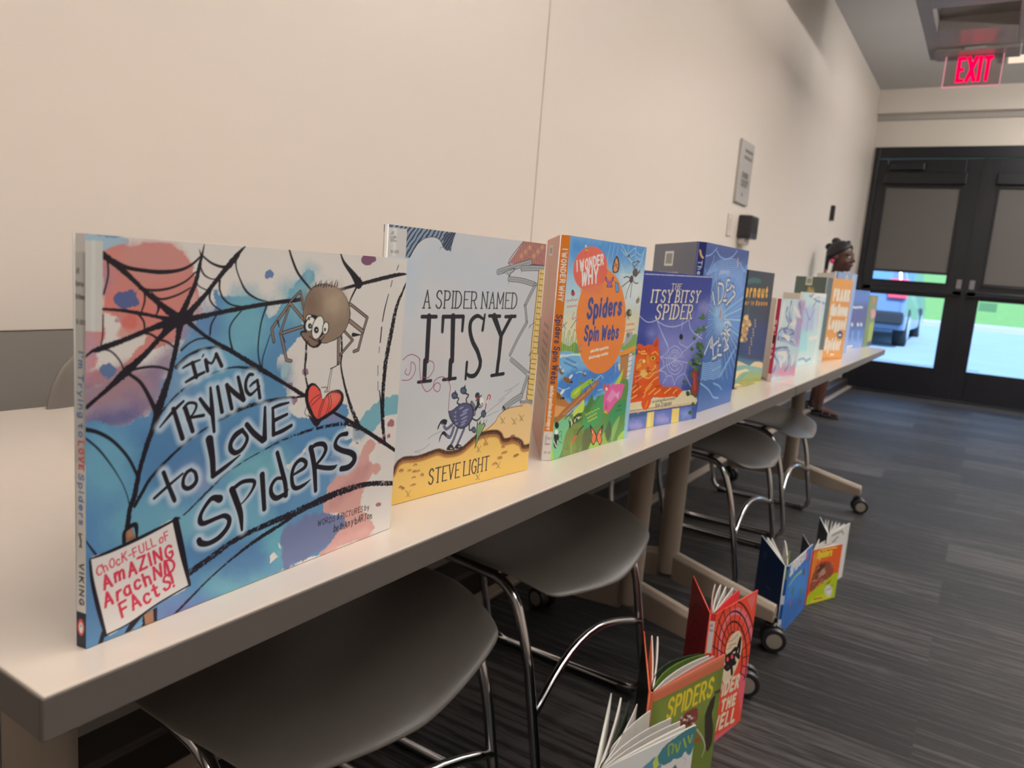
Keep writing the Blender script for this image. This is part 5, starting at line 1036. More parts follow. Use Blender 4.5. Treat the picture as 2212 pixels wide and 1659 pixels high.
["S",2106399,1,0,0,[584,469,20,591,486,20]],
["S",15262408,1,0,0,[629,488,20,637,497,20]],
["S",2106399,1,0,0,[673,508,20,683,509,21]],
["P",2106399,1,0,1,0,[162,283,160,258,146,239,122,230,94,235,66,250,45,274,35,302,36,327,50,346,74,354,102,350,130,335,151,311]],
["P",2106399,1,0,1,0,[147,195,147,169,136,150,116,141,93,145,70,160,52,183,42,211,43,237,54,256,73,265,96,261,119,246,138,223]],
["P",14081240,2,0,1,0,[135,357,133,343,121,333,103,329,81,332,60,341,45,355,38,371,40,385,51,395,70,399,91,396,112,387,128,373]],
["P",2106399,2,0,1,0,[133,448,131,429,119,415,99,409,76,412,54,424,37,441,28,461,30,480,42,493,61,499,85,496,107,485,124,468]],
["S",14475476,1,0,0,[41,251,14,120,159,14]],
["S",14475476,1,0,0,[133,247,11,130,157,11]],
["S",2828848,1,0,0,[144,346,7,207,358,7,226,305,7]],
["S",2828848,1,0,0,[155,285,7,218,296,7,236,243,7]],
["S",2828848,1,0,0,[163,233,7,234,202,7,245,191,7]],
["S",2895910,1,0,0,[785,354,21,691,313,21,606,231,20]],
["S",14701884,1,0,0,[606,231,38,509,162,38]],
["P",2828848,1,3,1,0,[1183,176,1084,261,960,352,1001,251,1060,167,1024,129,1119,28,1186,95]],
["P",14839868,1,3,1,0,[1163,169,1073,252,1015,286,1068,177,1051,125,1121,50,1166,108]],
["S",15915456,1,0,0,[1072,236,12,1049,223,12]],
["P",2828848,1,3,1,0,[1185,167,1254,239,1352,303,1350,204,1320,130,1375,78,1313,-1,1213,91]],
["P",14839868,1,3,1,0,[1208,163,1270,225,1319,246,1306,143,1348,82,1302,23,1229,99]],
["S",15915456,1,0,0,[1278,208,13,1309,187,13]],
["S",13221952,1,0,0,[807,512,13,851,501,13,890,524,14,935,512,14,974,535,14,1020,524,14,1059,547,14,1105,535,14,1145,559,14,1192,547,14]],
["S",13221952,1,0,0,[869,457,13,900,445,14,925,467,14,956,455,14,981,477,14,1013,464,14,1039,487,14,1071,474,14,1096,497,14,1129,484,14]],
["S",13221952,1,0,0,[898,411,14,929,398,14,953,419,14,984,405,14,1008,426,14,1039,413,14,1063,434,14,1094,420,14,1119,442,14,1151,428,14]],
["S",3824282,1,0,0,[152,1330,12,184,1306,12,211,1313,12,243,1288,12,270,1296,12,303,1271,12,330,1278,12,363,1253,12,390,1260,13,424,1235,13]],
["S",3824282,1,0,0,[115,1279,12,154,1252,12,188,1257,12,228,1230,12,263,1235,12,303,1208,12,338,1213,12,379,1186,13,415,1191,13,456,1163,13]],
["S",3107396,1,0,0,[1741,533,15,1759,516,15,1768,534,15,1785,516,15,1794,535,15,1811,517,15,1820,536,15,1838,518,15,1847,537,15,1864,519,15]],
["S",3107396,1,0,0,[1696,471,15,1721,453,15,1738,471,15,1763,453,15,1780,472,15,1805,453,15,1823,472,15,1848,454,15,1865,472,15,1891,454,15]],
["S",8022696,1,0,0,[1311,1152,14,1346,1138,14,1374,1160,14,1410,1146,14,1438,1168,14,1474,1155,14,1502,1176,14,1538,1163,14,1567,1185,14,1603,1171,14]],
["S",8022696,1,0,0,[1282,1079,14,1299,1067,14,1309,1091,14,1326,1080,14,1336,1104,14,1354,1093,14,1364,1116,14,1381,1105,14,1391,1129,14,1408,1118,14]],
["P",15040572,2,0,1,0,[1718,1842,1737,1683,1721,1528,1670,1386,1588,1262,1480,1165,1351,1096,1208,1060,1058,1058,909,1087,767,1146,637,1230,525,1337,435,1460,369,1595,329,1736,318,1877,333,2015,376,2142,444,2256,536,2352,648,2425,776,2472,916,2490,1063,2478,1209,2436,1350,2363,1477,2263,1585,2139,1667,1996]],
["P",14574672,3,0,1,0,[1029,2514,1030,2447,1008,2381,963,2320,898,2267,816,2226,723,2197,624,2183,523,2184,427,2198,339,2226,263,2266,203,2315,162,2372,140,2432,140,2494,160,2556,200,2613,258,2664,332,2706,419,2737,514,2755,613,2759,712,2749,806,2724,888,2686,955,2637,1003,2578]],
["P",14580304,40,10,1,0,[364,2196,864,2287,941,2219,769,2145,525,2161]],
["S",13131850,1,0,0,[820,2196,7,907,2155,7]],
["T",15787228,"I WONDER",236,2429,901,2548,125,29,0,0,0,1],
["T",15787228,"WHY",382,2252,789,2303,184,38,0,0,0,1],
["T",3820166,"Spiders",606,1841,1548,1873,233,56,0,0,0,1],
["T",3820166,"Spin Webs",580,1533,1528,1541,180,42,0,0,0,1],
["T",15784132,"and other questions",788,1366,1281,1403,35,12,0,0,0,2],
["T",15784132,"about creepy-crawlies",757,1280,1282,1316,33,12,0,0,0,2],
["S",12836076,1,0,0,[1377,2833,8,1564,2716,8,1786,2570,8]],
["S",12836076,1,0,0,[1577,2863,8,1582,2738,8,1598,2666,8]],
["S",12836076,1,0,0,[1812,2869,8,1823,2721,8,1882,2574,8]],
["S",12836076,1,0,0,[2110,2862,8,2071,2713,8,1965,2535,8,1907,2467,8]],
["S",12836076,1,0,0,[1367,2776,8,1520,2703,8,1649,2753,8,1733,2800,8,1825,2817,8]],
["S",12836076,1,0,0,[1486,2753,8,1640,2689,8,1797,2730,8]],
["S",12836076,1,0,0,[1835,2775,8,1992,2731,8,2119,2825,8]],
["S",12836076,1,0,0,[1852,2701,8,1983,2665,8,2085,2758,8]],
["S",12836076,1,0,0,[1598,2666,8,1750,2621,8,1864,2648,8]],
["S",12836076,1,0,0,[1867,2638,8,1974,2600,8,2059,2659,8]],
["S",12836076,1,0,0,[1444,2429,8,2207,2468,8]],
["S",12836076,1,0,0,[1051,2816,7,1004,2633,7,1012,2493,7]],
["S",12836076,1,0,0,[1160,2813,7,1131,2640,7]],
["S",12836076,1,0,0,[1268,2821,7,1257,2667,7]],
["S",12836076,1,0,0,[2217,2634,8,2004,2471,8]],
["S",12836076,1,0,0,[2225,2391,8,1931,2468,8]],
["S",12836076,1,0,0,[1412,2573,8,1595,2371,8]],
["P",6113864,1,0,1,0,[1951,2474,1938,2448,1912,2428,1877,2418,1840,2419,1810,2432,1790,2454,1787,2480,1799,2505,1825,2525,1859,2536,1896,2534,1927,2522,1947,2500]],
["P",5193534,1,0,1,0,[1833,2374,1823,2351,1803,2333,1776,2324,1749,2326,1726,2337,1711,2356,1709,2379,1719,2402,1739,2420,1765,2429,1793,2428,1816,2416,1831,2397]],
["S",4865084,1,0,0,[1844,2529,16,1786,2570,16,1764,2611,16,1939,2641,16]],
["S",4865084,1,0,0,[1912,2446,16,2019,2515,16]],
["S",4865084,1,0,0,[1895,2413,16,2024,2494,16]],
["S",4865084,1,0,0,[1707,2396,16,1633,2409,16,1533,2390,16]],
["S",4865084,1,0,0,[1738,2365,16,1503,2263,16]],
["S",4865084,1,0,0,[1769,2334,16,1680,2203,16,1657,2096,16]],
["S",4865084,1,0,0,[1804,2335,16,1794,2119,16]],
["S",4865084,1,0,0,[1823,2357,16,1917,2322,16,2000,2332,16]],
["S",4865084,1,0,0,[1816,2544,16,1965,2637,16]],
["P",6962232,0,0,1,0,[1642,2700,1642,2689,1636,2680,1626,2674,1614,2673,1601,2678,1592,2686,1587,2696,1587,2707,1593,2716,1603,2722,1615,2723,1627,2718,1637,2710]],
["S",6962232,1,0,0,[1564,2716,6,1665,2680,6]],
["S",6962232,1,0,0,[1653,2732,6,1575,2664,6]],
["P",4867648,2,0,1,0,[1896,1896,1893,1872,1873,1853,1840,1843,1802,1843,1765,1854,1736,1873,1723,1897,1726,1920,1745,1939,1777,1950,1816,1950,1853,1939,1882,1920]],
["P",11576424,2,0,1,0,[1895,1902,1894,1889,1885,1879,1871,1874,1854,1874,1837,1880,1824,1890,1817,1902,1818,1914,1827,1924,1841,1930,1858,1929,1875,1924,1888,1914]],
["S",2828848,1,0,0,[1769,1913,8,1679,1892,8]],
["S",2828848,1,0,0,[1781,1859,6,1758,1804,6]],
["S",2828848,1,0,0,[1773,1898,8,1683,1872,8]],
["S",2828848,1,0,0,[1781,1859,6,1782,1804,6]],
["S",2828848,1,0,0,[1776,1882,8,1688,1853,8]],
["S",2828848,1,0,0,[1781,1859,6,1806,1804,6]],
["S",2828848,1,0,0,[1779,1867,8,1692,1833,8]],
["S",2828848,1,0,0,[1781,1859,6,1830,1804,7]],
["P",9075296,2,0,1,0,[2103,2065,2087,2047,2064,2035,2038,2030,2014,2034,1997,2045,1991,2062,1996,2080,2012,2098,2035,2110,2061,2115,2085,2112,2102,2100,2108,2084]],
["S",5917244,1,0,0,[2001,2067,12,2072,2134,12]],
["P",2828858,1,3,1,0,[1125,2310,1002,2387,1008,2336,1070,2302,1050,2257,1122,2242]],
["P",11561648,1,3,1,0,[1116,2309,1027,2367,1029,2337,1086,2308,1074,2263,1119,2254]],
["P",2828858,1,3,1,0,[1125,2310,1216,2394,1231,2344,1182,2305,1222,2261,1156,2243]],
["P",11561648,1,3,1,0,[1134,2310,1199,2373,1209,2343,1164,2311,1195,2266,1154,2255]],
["P",3824248,1,4,1,0,[1274,2329,1379,2312,1433,2188,1330,2175]],
["P",6266824,1,4,1,0,[1300,2315,1363,2301,1408,2198,1342,2190]],
["P",2828848,1,5,1,0,[1255,2677,1352,2590,1345,2466,1193,2450,1170,2561]],
["P",14191192,1,4,1,0,[1257,2647,1321,2578,1315,2480,1216,2466,1204,2552]],
["S",2828848,1,0,0,[1207,2593,9,1314,2506,9]],
["S",2828848,1,0,0,[1209,2532,9,1301,2567,9]],
["P",13152328,0,0,1,0,[460,2718,459,2708,452,2699,441,2694,427,2693,414,2697,404,2704,399,2714,400,2724,407,2732,419,2737,432,2738,445,2735,455,2727]],
["S",2828848,1,0,0,[399,2723,9,458,2718,9]],
["S",2828848,1,0,0,[408,2676,7,395,2647,7]],
["P",14541542,0,0,1,0,[413,2751,413,2743,409,2737,402,2733,393,2733,385,2735,379,2741,375,2748,376,2756,380,2762,387,2766,396,2766,404,2763,410,2758]],
["P",11549246,1,0,1,0,[233,2146,230,2132,219,2120,201,2114,179,2113,159,2119,144,2130,137,2144,139,2158,150,2170,168,2176,190,2177,210,2171,225,2160]],
["P",2828848,0,0,1,0,[196,2176,195,2167,189,2161,179,2157,167,2157,156,2160,148,2166,144,2175,145,2183,151,2189,161,2193,172,2194,183,2190,192,2184]],
["S",2828848,1,0,0,[191,2107,5,178,2078,5]],
["S",13135978,1,0,0,[53,2061,12,85,2044,12,111,2065,12,143,2048,12,169,2068,12,202,2051,12,229,2072,12,262,2055,12,288,2076,12,322,2059,12]],
["S",13135978,1,0,0,[66,1986,12,95,1968,12,118,1989,12,147,1972,12,170,1992,12,200,1975,12,224,1996,12,254,1978,12,277,1999,12,308,1982,12]],
["S",13135978,1,0,0,[1761,1737,15,1794,1716,15,1817,1738,15,1850,1717,15,1873,1740,15,1906,1719,15,1929,1742,15,1963,1720,15,1986,1743,15,2020,1722,15]],
["S",13135978,1,0,0,[1758,1644,15,1793,1624,15,1818,1649,15,1854,1629,15,1879,1654,15,1915,1634,15,1940,1658,15,1976,1639,15,2002,1663,15,2038,1643,15]],
["S",12098192,1,0,0,[255,1907,19,224,1820,19,332,1848,19,322,1800,19]],
["S",8014404,1,0,0,[329,1814,12,207,1705,12]],
["S",13212312,1,0,0,[342,1790,16,374,1721,16]],
["S",4872826,1,0,0,[-13,1709,10,101,1783,11]],
["S",4872826,1,0,0,[13,1766,10,79,1698,11]],
["S",8026756,1,0,0,[481,1452,14,391,1416,14,552,1390,14]],
["S",4028336,1,0,0,[480,1462,11,535,1479,11]],
["P",11117468,4,10,1,0,[1769,1487,1817,1596,1983,1613,1960,1503,1717,1401]],
["P",7829375,10,0,1,0,[1900,1571,1898,1555,1886,1542,1867,1536,1843,1536,1820,1544,1802,1558,1793,1574,1795,1590,1806,1603,1826,1610,1850,1609,1873,1601,1891,1588]]],
"s3":[["P",14449196,0,0,0,0,[-10,-10,200,-10,200,3000,-10,3000]],
["T",15917780,"I WONDER WHY",45,2680,45,2050,60,13,0,0,0,1],
["T",3816544,"Spiders Spin Webs",45,1870,45,1000,70,15,0,0,0,1],
["T",15916232,"and other questions about creepy-cr",45,970,45,400,46,9,0,0,0,0],
["P",14272959,0,0,0,0,[-10,-10,200,-10,200,380,-10,380]],
["T",6972514,"J",34,310,51,310,26,4,0,0,0,0],
["T",6972514,"595.7",34,275,119,275,26,4,0,0,0,0],
["T",6972514,"O",34,240,51,240,26,4,0,0,0,0],
["T",6972514,"Amer",34,205,102,205,26,4,0,0,0,0],
["T",6972514,"01-21",34,90,119,90,26,4,0,0,0,0]],
"k3":[["P",13208184,0,0,0,0,[-50,-50,2300,-50,2300,3000,-50,3000]],
["P",12160888,200,40,1,0,[-50,400,2300,400,2300,1500,-50,1500]],
["P",14736598,0,0,0,0,[600,2620,1120,2620,1120,2750,600,2750]],
["P",10132122,0,0,0,[5592410,0,1.6,0.5],[660,2640,1060,2640,1060,2730,660,2730]],
["P",11770466,30,20,1,0,[600,1900,900,1800,1000,2350,800,2550,660,2300]],
["S",8030800,1,0,0,[900,1800,40,1000,2100,40,820,2500,40]],
["P",9398876,10,10,0,0,[700,1680,1650,1680,1650,1630,700,1630]],
["P",9398876,10,10,0,0,[700,1560,1650,1560,1650,1510,700,1510]],
["P",9398876,10,10,0,0,[700,1440,1650,1440,1650,1390,700,1390]],
["P",9398876,10,10,0,0,[700,1320,1650,1320,1650,1270,700,1270]],
["P",9398876,10,10,0,0,[700,1200,1650,1200,1650,1150,700,1150]],
["P",9398876,10,10,0,0,[700,1080,1650,1080,1650,1030,700,1030]],
["P",9398876,10,10,0,0,[700,960,1650,960,1650,910,700,910]],
["P",9398876,10,10,0,0,[700,840,1650,840,1650,790,700,790]],
["P",9398876,10,10,0,0,[700,720,1650,720,1650,670,700,670]],
["S",7309912,1,0,0,[200,200,40,250,900,40,100,1300,40]],
["S",7309912,1,0,0,[500,200,40,570,900,40,440,1300,40]],
["S",7309912,1,0,0,[800,200,40,890,900,40,780,1300,40]],
["S",7309912,1,0,0,[1100,200,40,1210,900,40,1120,1300,40]],
["S",7309912,1,0,0,[1400,200,40,1530,900,40,1460,1300,40]],
["S",7309912,1,0,0,[1700,200,40,1850,900,40,1800,1300,40]]],
"b4":[["P",3424652,140,40,1,0,[5,2477,2225,2517,2209,2035,1733,1812,-74,1706]],
["P",3818896,200,80,1,0,[1177,2430,2186,2494,2204,2145,1449,2127]],
["P",6975664,220,60,1,0,[545,1755,1497,1917,2218,2090,2227,1592,2109,1149,851,1189,319,1506]],
["P",4475800,160,40,1,0,[-101,1851,354,1606,525,1483,-34,1491]],
["P",9078456,120,50,1,0,[2222,1980,2212,1942,2163,1911,2086,1893,1997,1892,1914,1908,1853,1937,1824,1974,1835,2012,1882,2043,1957,2061,2045,2063,2129,2047,2193,2018]],
["P",8356024,100,40,1,0,[476,1544,469,1523,442,1505,400,1496,351,1497,305,1507,271,1525,256,1547,263,1568,290,1585,331,1595,380,1594,426,1584,461,1566]],
["P",8356028,160,40,1,0,[674,1493,1385,1494,1931,1432,1764,1216,1624,893,1582,610,845,657,707,1143]],
["P",3424652,100,30,1,0,[-64,1562,266,1499,255,1369,-29,1375]],
["P",4016762,30,20,1,0,[100,1293,98,1255,80,1224,48,1208,8,1209,-30,1228,-60,1259,-76,1298,-74,1336,-56,1367,-24,1383,15,1382,53,1364,84,1332]],
["P",3229834,30,0,1,0,[1529,658,1848,660,1882,513,1556,535]],
["S",12171482,1,0,0,[-1,1827,14,182,1745,15,329,1730,15,497,1760,15]],
["S",12171482,1,0,0,[497,1760,15,749,1679,15,1027,1653,16,1300,1694,16,1489,1768,16]],
["S",12171482,1,0,0,[530,1735,15,697,1562,15,936,1342,16]],
["S",12171482,1,0,0,[1509,1773,16,1607,1618,17,1824,1514,17,2005,1583,17,2313,1704,18]],
["S",12171482,1,0,0,[1305,1762,16,1324,1535,16]],
["S",12171482,1,0,0,[1824,1514,17,2039,1439,17]],
["S",12171482,1,0,0,[699,1554,11,966,1291,11]],
["S",12171482,1,0,0,[966,1291,11,851,1190,11,742,1158,11]],
["S",12171482,1,0,0,[-23,1341,10,372,1236,11,742,1158,11,1223,1115,12]],
["S",12171482,1,0,0,[742,1158,11,858,1065,11,858,971,11,750,934,11]],
["S",12171482,1,0,0,[2020,1519,13,1596,1297,12,1371,1185,12]],
["S",12171482,1,0,0,[1597,1291,12,1333,1356,12,1283,1400,12]],
["S",12171482,1,0,0,[1228,1093,12,892,991,11,533,883,11,-23,682,11]],
["S",12171482,1,0,0,[1228,1093,12,1613,1036,12,2123,993,13]],
["S",12171482,1,0,0,[750,934,11,910,906,12,995,828,12,910,716,12]],
["S",12171482,1,0,0,[995,828,12,1166,819,12,1280,662,12]],
["S",12171482,1,0,0,[1280,662,12,1337,777,12,1552,837,12,1649,782,12,1867,581,13]],
["S",12171482,1,0,0,[1613,1036,12,1572,841,12]],
["S",12171482,1,0,0,[368,312,11,-34,171,11]],
["S",12171482,1,0,0,[510,243,11,-32,160,11]],
["S",12171482,1,0,0,[775,240,12,1060,182,12,1282,86,12]],
["S",12171482,1,0,0,[1979,473,13,2111,384,13]],
["S",12171482,1,0,0,[1489,1030,12,1466,943,12,1402,879,12,1309,848,12,1200,854,12,1094,896,12,1006,966,12,948,1054,12,930,1147,11,953,1231,11,1013,1293,12,1104,1326,12,1210,1322,12,1317,1283,12,1409,1213,12,1469,1123,12]],
["S",12171482,1,0,0,[1414,1046,12,1397,982,12,1350,936,12,1281,913,12,1201,917,12,1122,947,12,1057,999,12,1014,1063,12,1000,1132,12,1017,1193,12,1063,1239,12,1130,1263,12,1209,1260,12,1288,1231,12,1355,1180,12,1400,1114,12]],
["S",12171482,1,0,0,[1346,1082,12,1333,1040,12,1300,1008,12,1252,993,12,1196,996,12,1141,1016,12,1096,1050,12,1066,1093,12,1057,1139,12,1069,1180,12,1101,1211,12,1149,1226,12,1204,1224,12,1260,1205,12,1306,1171,12,1336,1127,12]],
["S",12171482,1,0,0,[1287,1094,12,1279,1070,12,1259,1053,12,1230,1044,12,1197,1046,12,1164,1057,12,1137,1076,12,1119,1101,12,1114,1127,12,1122,1150,12,1141,1167,12,1170,1176,12,1204,1175,12,1236,1163,12,1264,1144,12,1282,1119,12]],
["S",12171482,1,0,0,[1241,1103,12,1237,1092,12,1228,1084,12,1214,1080,12,1198,1081,12,1182,1086,12,1170,1095,12,1161,1106,12,1159,1118,12,1163,1128,12,1172,1136,12,1186,1140,12,1202,1139,12,1218,1134,12,1231,1125,12,1239,1114,12]],
["S",12171482,1,0,0,[1203,1094,7,1449,1005,8]],
["S",12171482,1,0,0,[1203,1094,7,1334,899,7]],
["S",12171482,1,0,0,[1203,1094,7,1142,913,7]],
["S",12171482,1,0,0,[1203,1094,7,1004,1016,7]],
["S",12171482,1,0,0,[1203,1094,7,963,1173,7]],
["S",12171482,1,0,0,[1203,1094,7,1088,1289,7]],
["S",12171482,1,0,0,[1203,1094,7,1279,1270,7]],
["S",12171482,1,0,0,[1203,1094,7,1416,1163,7]],
["P",2366498,2,5,1,0,[1379,1483,1378,1462,1366,1445,1345,1436,1319,1437,1294,1446,1274,1464,1264,1485,1265,1506,1277,1523,1298,1532,1324,1532,1349,1522,1369,1505]],
["S",2366498,1,0,0,[1328,1611,9,1319,1516,9]],
["P",14242589,3,10,1,0,[23,1374,127,1382,240,1352,362,1377,465,1370,524,1444,601,1496,638,1371,702,1216,733,1111,726,977,761,830,836,700,1004,642,1266,633,1434,618,1567,534,1507,473,1411,436,1302,466,1001,466,646,503,597,465,531,324,423,311,327,383,340,459,-35,461,-73,576,-48,774,-31,1011,-19,1178,56,1245]],
["P",12598292,20,10,1,0,[477,1354,602,1474,632,1371,577,1321]],
["P",14839850,70,30,1,0,[34,1127,332,1156,607,1075,711,936,542,841,169,882]],
["P",13125142,50,20,1,0,[-36,753,204,698,378,543,62,506,-55,575]],
["P",13388314,50,20,1,0,[806,660,1290,618,1514,538,992,510]],
["P",15370796,20,10,1,0,[324,1197,389,1195,449,1030,371,1054]],
["S",15708234,1,1,0,[125,1114,21,191,1141,21]],
["S",15708234,1,1,0,[85,1046,21,185,1081,21]],
["S",15708234,1,1,0,[75,1006,21,192,1041,22]],
["S",15708234,1,1,0,[473,907,22,622,1002,22,589,1024,22]],
["S",15708234,1,1,0,[466,1223,22,572,1250,22,658,1196,22]],
["S",15708234,1,1,0,[262,867,22,452,826,22,586,901,22]],
["S",15708234,1,1,0,[395,645,22,592,777,22,732,831,23]],
["S",15708234,1,1,0,[370,585,22,566,716,22]],
["S",15708234,1,1,0,[505,555,22,694,646,23]],
["S",15708234,1,1,0,[41,618,21,256,705,22]],
["S",15708234,1,1,0,[347,515,22,411,562,22]],
["S",15708234,1,1,0,[676,543,23,854,614,23]],
["S",15708234,1,1,0,[986,542,23,1169,615,24]],
["S",15708234,1,1,0,[1270,522,24,1380,580,24]],
["S",15708234,1,1,0,[448,373,22,488,453,22]],
["S",15708234,1,1,0,[7,520,21,157,569,22]],
["S",15708234,1,1,0,[79,1264,21,274,1269,22]],
["S",15708234,1,1,0,[156,1232,21,319,1227,22]],
["S",15708234,1,1,0,[-3,671,21,106,744,21]],
["S",11547664,1,1,0,[68,1324,16,148,1272,16]],
["S",11547664,1,1,0,[267,1309,16,313,1258,16]],
["S",11547664,1,1,0,[392,1316,16,386,1256,16]],
["S",11547664,1,1,0,[724,1060,17,626,1074,17]],
["S",11547664,1,1,0,[68,947,16,248,938,16]],
["S",11547664,1,1,0,[689,667,17,840,679,17]],
["S",11547664,1,1,0,[119,864,16,190,679,16]],
["S",11547664,1,1,0,[1348,538,18,1409,447,18]],
["S",11547664,1,1,0,[-46,714,16,156,761,16]],
["P",15251546,20,10,1,0,[412,910,405,886,377,868,333,859,283,862,235,875,200,896,185,921,191,945,219,963,262,971,312,969,360,956,395,935]],
["P",15784080,10,0,1,0,[300,1107,298,1096,289,1087,274,1083,256,1083,239,1089,226,1099,220,1110,222,1121,231,1130,246,1135,264,1134,281,1128,294,1119]],
["P",14266432,6,0,1,0,[588,1158,591,1142,580,1128,556,1118,525,1115,492,1118,465,1128,448,1142,445,1157,456,1172,479,1181,511,1185,543,1182,571,1172]],
["P",3162140,0,0,1,0,[548,1147,547,1137,540,1130,529,1126,516,1126,503,1131,493,1139,488,1149,489,1159,496,1166,507,1170,520,1170,533,1165,543,1157]],
["P",12076330,10,0,1,0,[446,990,443,981,432,974,415,971,395,972,377,977,363,985,357,994,359,1002,370,1009,387,1012,407,1011,426,1006,439,999]],
["P",12075050,5,0,1,0,[337,944,465,948,417,909]],
["S",8006164,1,0,0,[370,963,11,525,925,11,630,961,11]],
["S",15782048,1,0,0,[308,905,7,48,868,7]],
["S",15782048,1,0,0,[331,883,7,81,786,7]],
["S",15782048,1,0,0,[567,902,7,788,933,7]],
["P",14272674,3,5,0,0,[-51,456,321,460,355,381,423,311,531,324,597,465,647,499,1001,466,1302,466,1411,436,1566,540,1876,541,2006,454,2116,361,2138,313,2098,294,-29,332]],
["P",13481097,3,5,0,0,[-47,338,2094,311,2115,270,-20,286]],
["P",8025192,5,3,1,0,[-37,332,1231,325,1232,317,-35,320]],
["P",6123438,3,0,0,0,[-51,263,2098,248,2115,-17,-36,-12]],
["P",10130632,80,40,1,0,[438,41,424,11,371,-9,292,-15,202,-5,119,18,60,49,34,83,48,112,98,132,176,138,265,129,349,107,411,75]],
["P",10130632,80,40,1,0,[1222,81,1207,54,1155,36,1076,31,986,40,904,61,844,89,819,119,833,146,883,163,960,168,1049,160,1134,140,1195,111]],
["P",8360132,80,40,1,0,[1997,109,1984,80,1933,61,1856,55,1768,64,1686,84,1626,113,1600,145,1613,172,1662,191,1738,198,1825,190,1909,170,1970,141]],
["P",3493994,40,0,1,0,[-51,263,507,259,507,212,-50,213]],
["P",3231886,30,0,1,0,[1948,226,2100,237,2115,-17,2026,-19]],
["P",14861418,3,3,0,0,[527,252,734,254,749,-12,531,-11]],
["P",14861418,3,3,0,0,[1303,253,1535,250,1560,-8,1311,-5]],
["P",15718532,15,0,1,0,[565,248,640,250,653,-8,577,-7]],
["P",14242589,3,6,1,0,[340,459,597,465,531,324,423,311,327,383]],
["S",15704122,1,0,0,[452,352,20,507,451,20]],
["T",4866614,"As told and illustrated by",647,407,1358,416,38,9,1,0,0,0],
["T",4866614,"Iza Trapani",757,332,1253,334,56,13,1,0,0,0],
["P",5798472,2,10,1,0,[1830,1162,1866,1192,1934,1181,1968,1149,1903,1127]],
["P",5798472,2,10,1,0,[1820,946,1856,976,1924,964,1958,931,1893,910]],
["P",4614712,2,10,1,0,[2118,1313,2156,1343,2226,1333,2261,1300,2194,1277]],
["P",3889716,2,10,1,0,[1858,874,1895,904,1963,891,1997,859,1932,837]],
["P",2504748,2,10,1,0,[1706,473,1742,502,1810,488,1844,455,1779,435]],
["P",3889716,2,10,1,0,[1884,1014,1920,1044,1989,1032,2023,1000,1958,978]],
["P",2504748,2,10,1,0,[2054,1161,2091,1191,2161,1180,2196,1147,2129,1125]],
["P",3099184,2,10,1,0,[2088,685,2126,715,2196,702,2231,668,2164,647]],
["P",3099184,2,10,1,0,[1953,1230,1990,1260,2059,1250,2093,1218,2027,1195]],
["P",4614712,2,10,1,0,[1890,620,1927,649,1996,636,2030,603,1964,582]],
["P",2504748,2,10,1,0,[1806,948,1843,978,1911,966,1945,933,1880,912]],
["P",5798472,2,10,1,0,[1652,1026,1688,1055,1755,1043,1788,1011,1724,990]],
["P",3099184,2,10,1,0,[2035,964,2073,994,2142,982,2177,949,2111,927]],
["P",2504748,2,10,1,0,[1849,1346,1886,1376,1954,1366,1988,1334,1923,1311]],
["P",4614712,2,10,1,0,[2026,1175,2064,1205,2133,1194,2168,1162,2102,1139]],
["P",2504748,2,10,1,0,[1825,995,1862,1024,1930,1013,1964,980,1899,958]],
["P",3889716,2,10,1,0,[1743,858,1780,888,1847,875,1881,843,1816,822]],
["P",3099184,2,10,1,0,[1873,547,1910,576,1978,562,2013,528,1947,508]],
["P",3889716,2,10,1,0,[2046,580,2083,609,2154,596,2189,562,2122,541]],
["P",4614712,2,10,1,0,[1894,736,1931,765,2000,752,2034,719,1969,698]],
["P",3889716,2,10,1,0,[1999,482,2037,511,2107,497,2142,463,2075,442]],
["P",5798472,2,10,1,0,[1767,803,1804,832,1872,820,1905,787,1840,766]],
["P",2504748,2,10,1,0,[2001,1130,2038,1160,2108,1149,2142,1116,2076,1094]],
["P",3099184,2,10,1,0,[2008,1294,2045,1324,2114,1314,2149,1282,2083,1259]],
["P",2504748,2,10,1,0,[1896,1002,1933,1031,2002,1020,2036,987,1971,965]],
["P",3099184,2,10,1,0,[1963,570,2001,599,2070,586,2105,552,2039,531]],
["P",5798472,2,10,1,0,[1847,825,1884,854,1953,842,1987,809,1921,788]],
["P",4614712,2,10,1,0,[1756,1080,1792,1109,1860,1098,1894,1066,1829,1044]],
["P",3099184,2,10,1,0,[1930,913,1967,942,2036,930,2070,897,2004,876]],
["P",5798472,2,10,1,0,[1925,1278,1962,1308,2031,1298,2065,1266,2000,1243]],
["P",5798472,2,10,1,0,[1962,1347,1999,1378,2068,1367,2103,1336,2037,1313]],
["P",3099184,2,10,1,0,[2017,1133,2054,1163,2124,1152,2158,1119,2092,1097]],
["P",3889716,2,10,1,0,[1841,479,1878,507,1947,494,1981,460,1915,440]],
["P",2504748,2,10,1,0,[1975,547,2012,576,2082,563,2116,529,2050,508]],
["P",5798472,2,10,1,0,[1916,1032,1953,1061,2022,1050,2057,1017,1991,996]],
["P",3099184,2,10,1,0,[1832,756,1869,785,1937,772,1971,739,1906,718]],
["P",2504748,2,10,1,0,[1950,806,1987,835,2056,823,2091,789,2025,768]],
["P",3889716,2,10,1,0,[1796,800,1833,830,1901,817,1935,784,1870,763]],
["P",4614712,2,10,1,0,[1822,520,1859,549,1927,535,1962,502,1896,481]],
["P",3099184,2,10,1,0,[1872,876,1909,905,1977,893,2011,860,1946,839]],
["P",2504748,2,10,1,0,[1986,647,2023,676,2093,663,2128,630,2061,609]],
["P",3889716,2,10,1,0,[1833,816,1870,845,1938,832,1972,800,1907,778]],
["P",4614712,2,10,1,0,[1851,1324,1888,1354,1956,1343,1990,1312,1925,1289]],
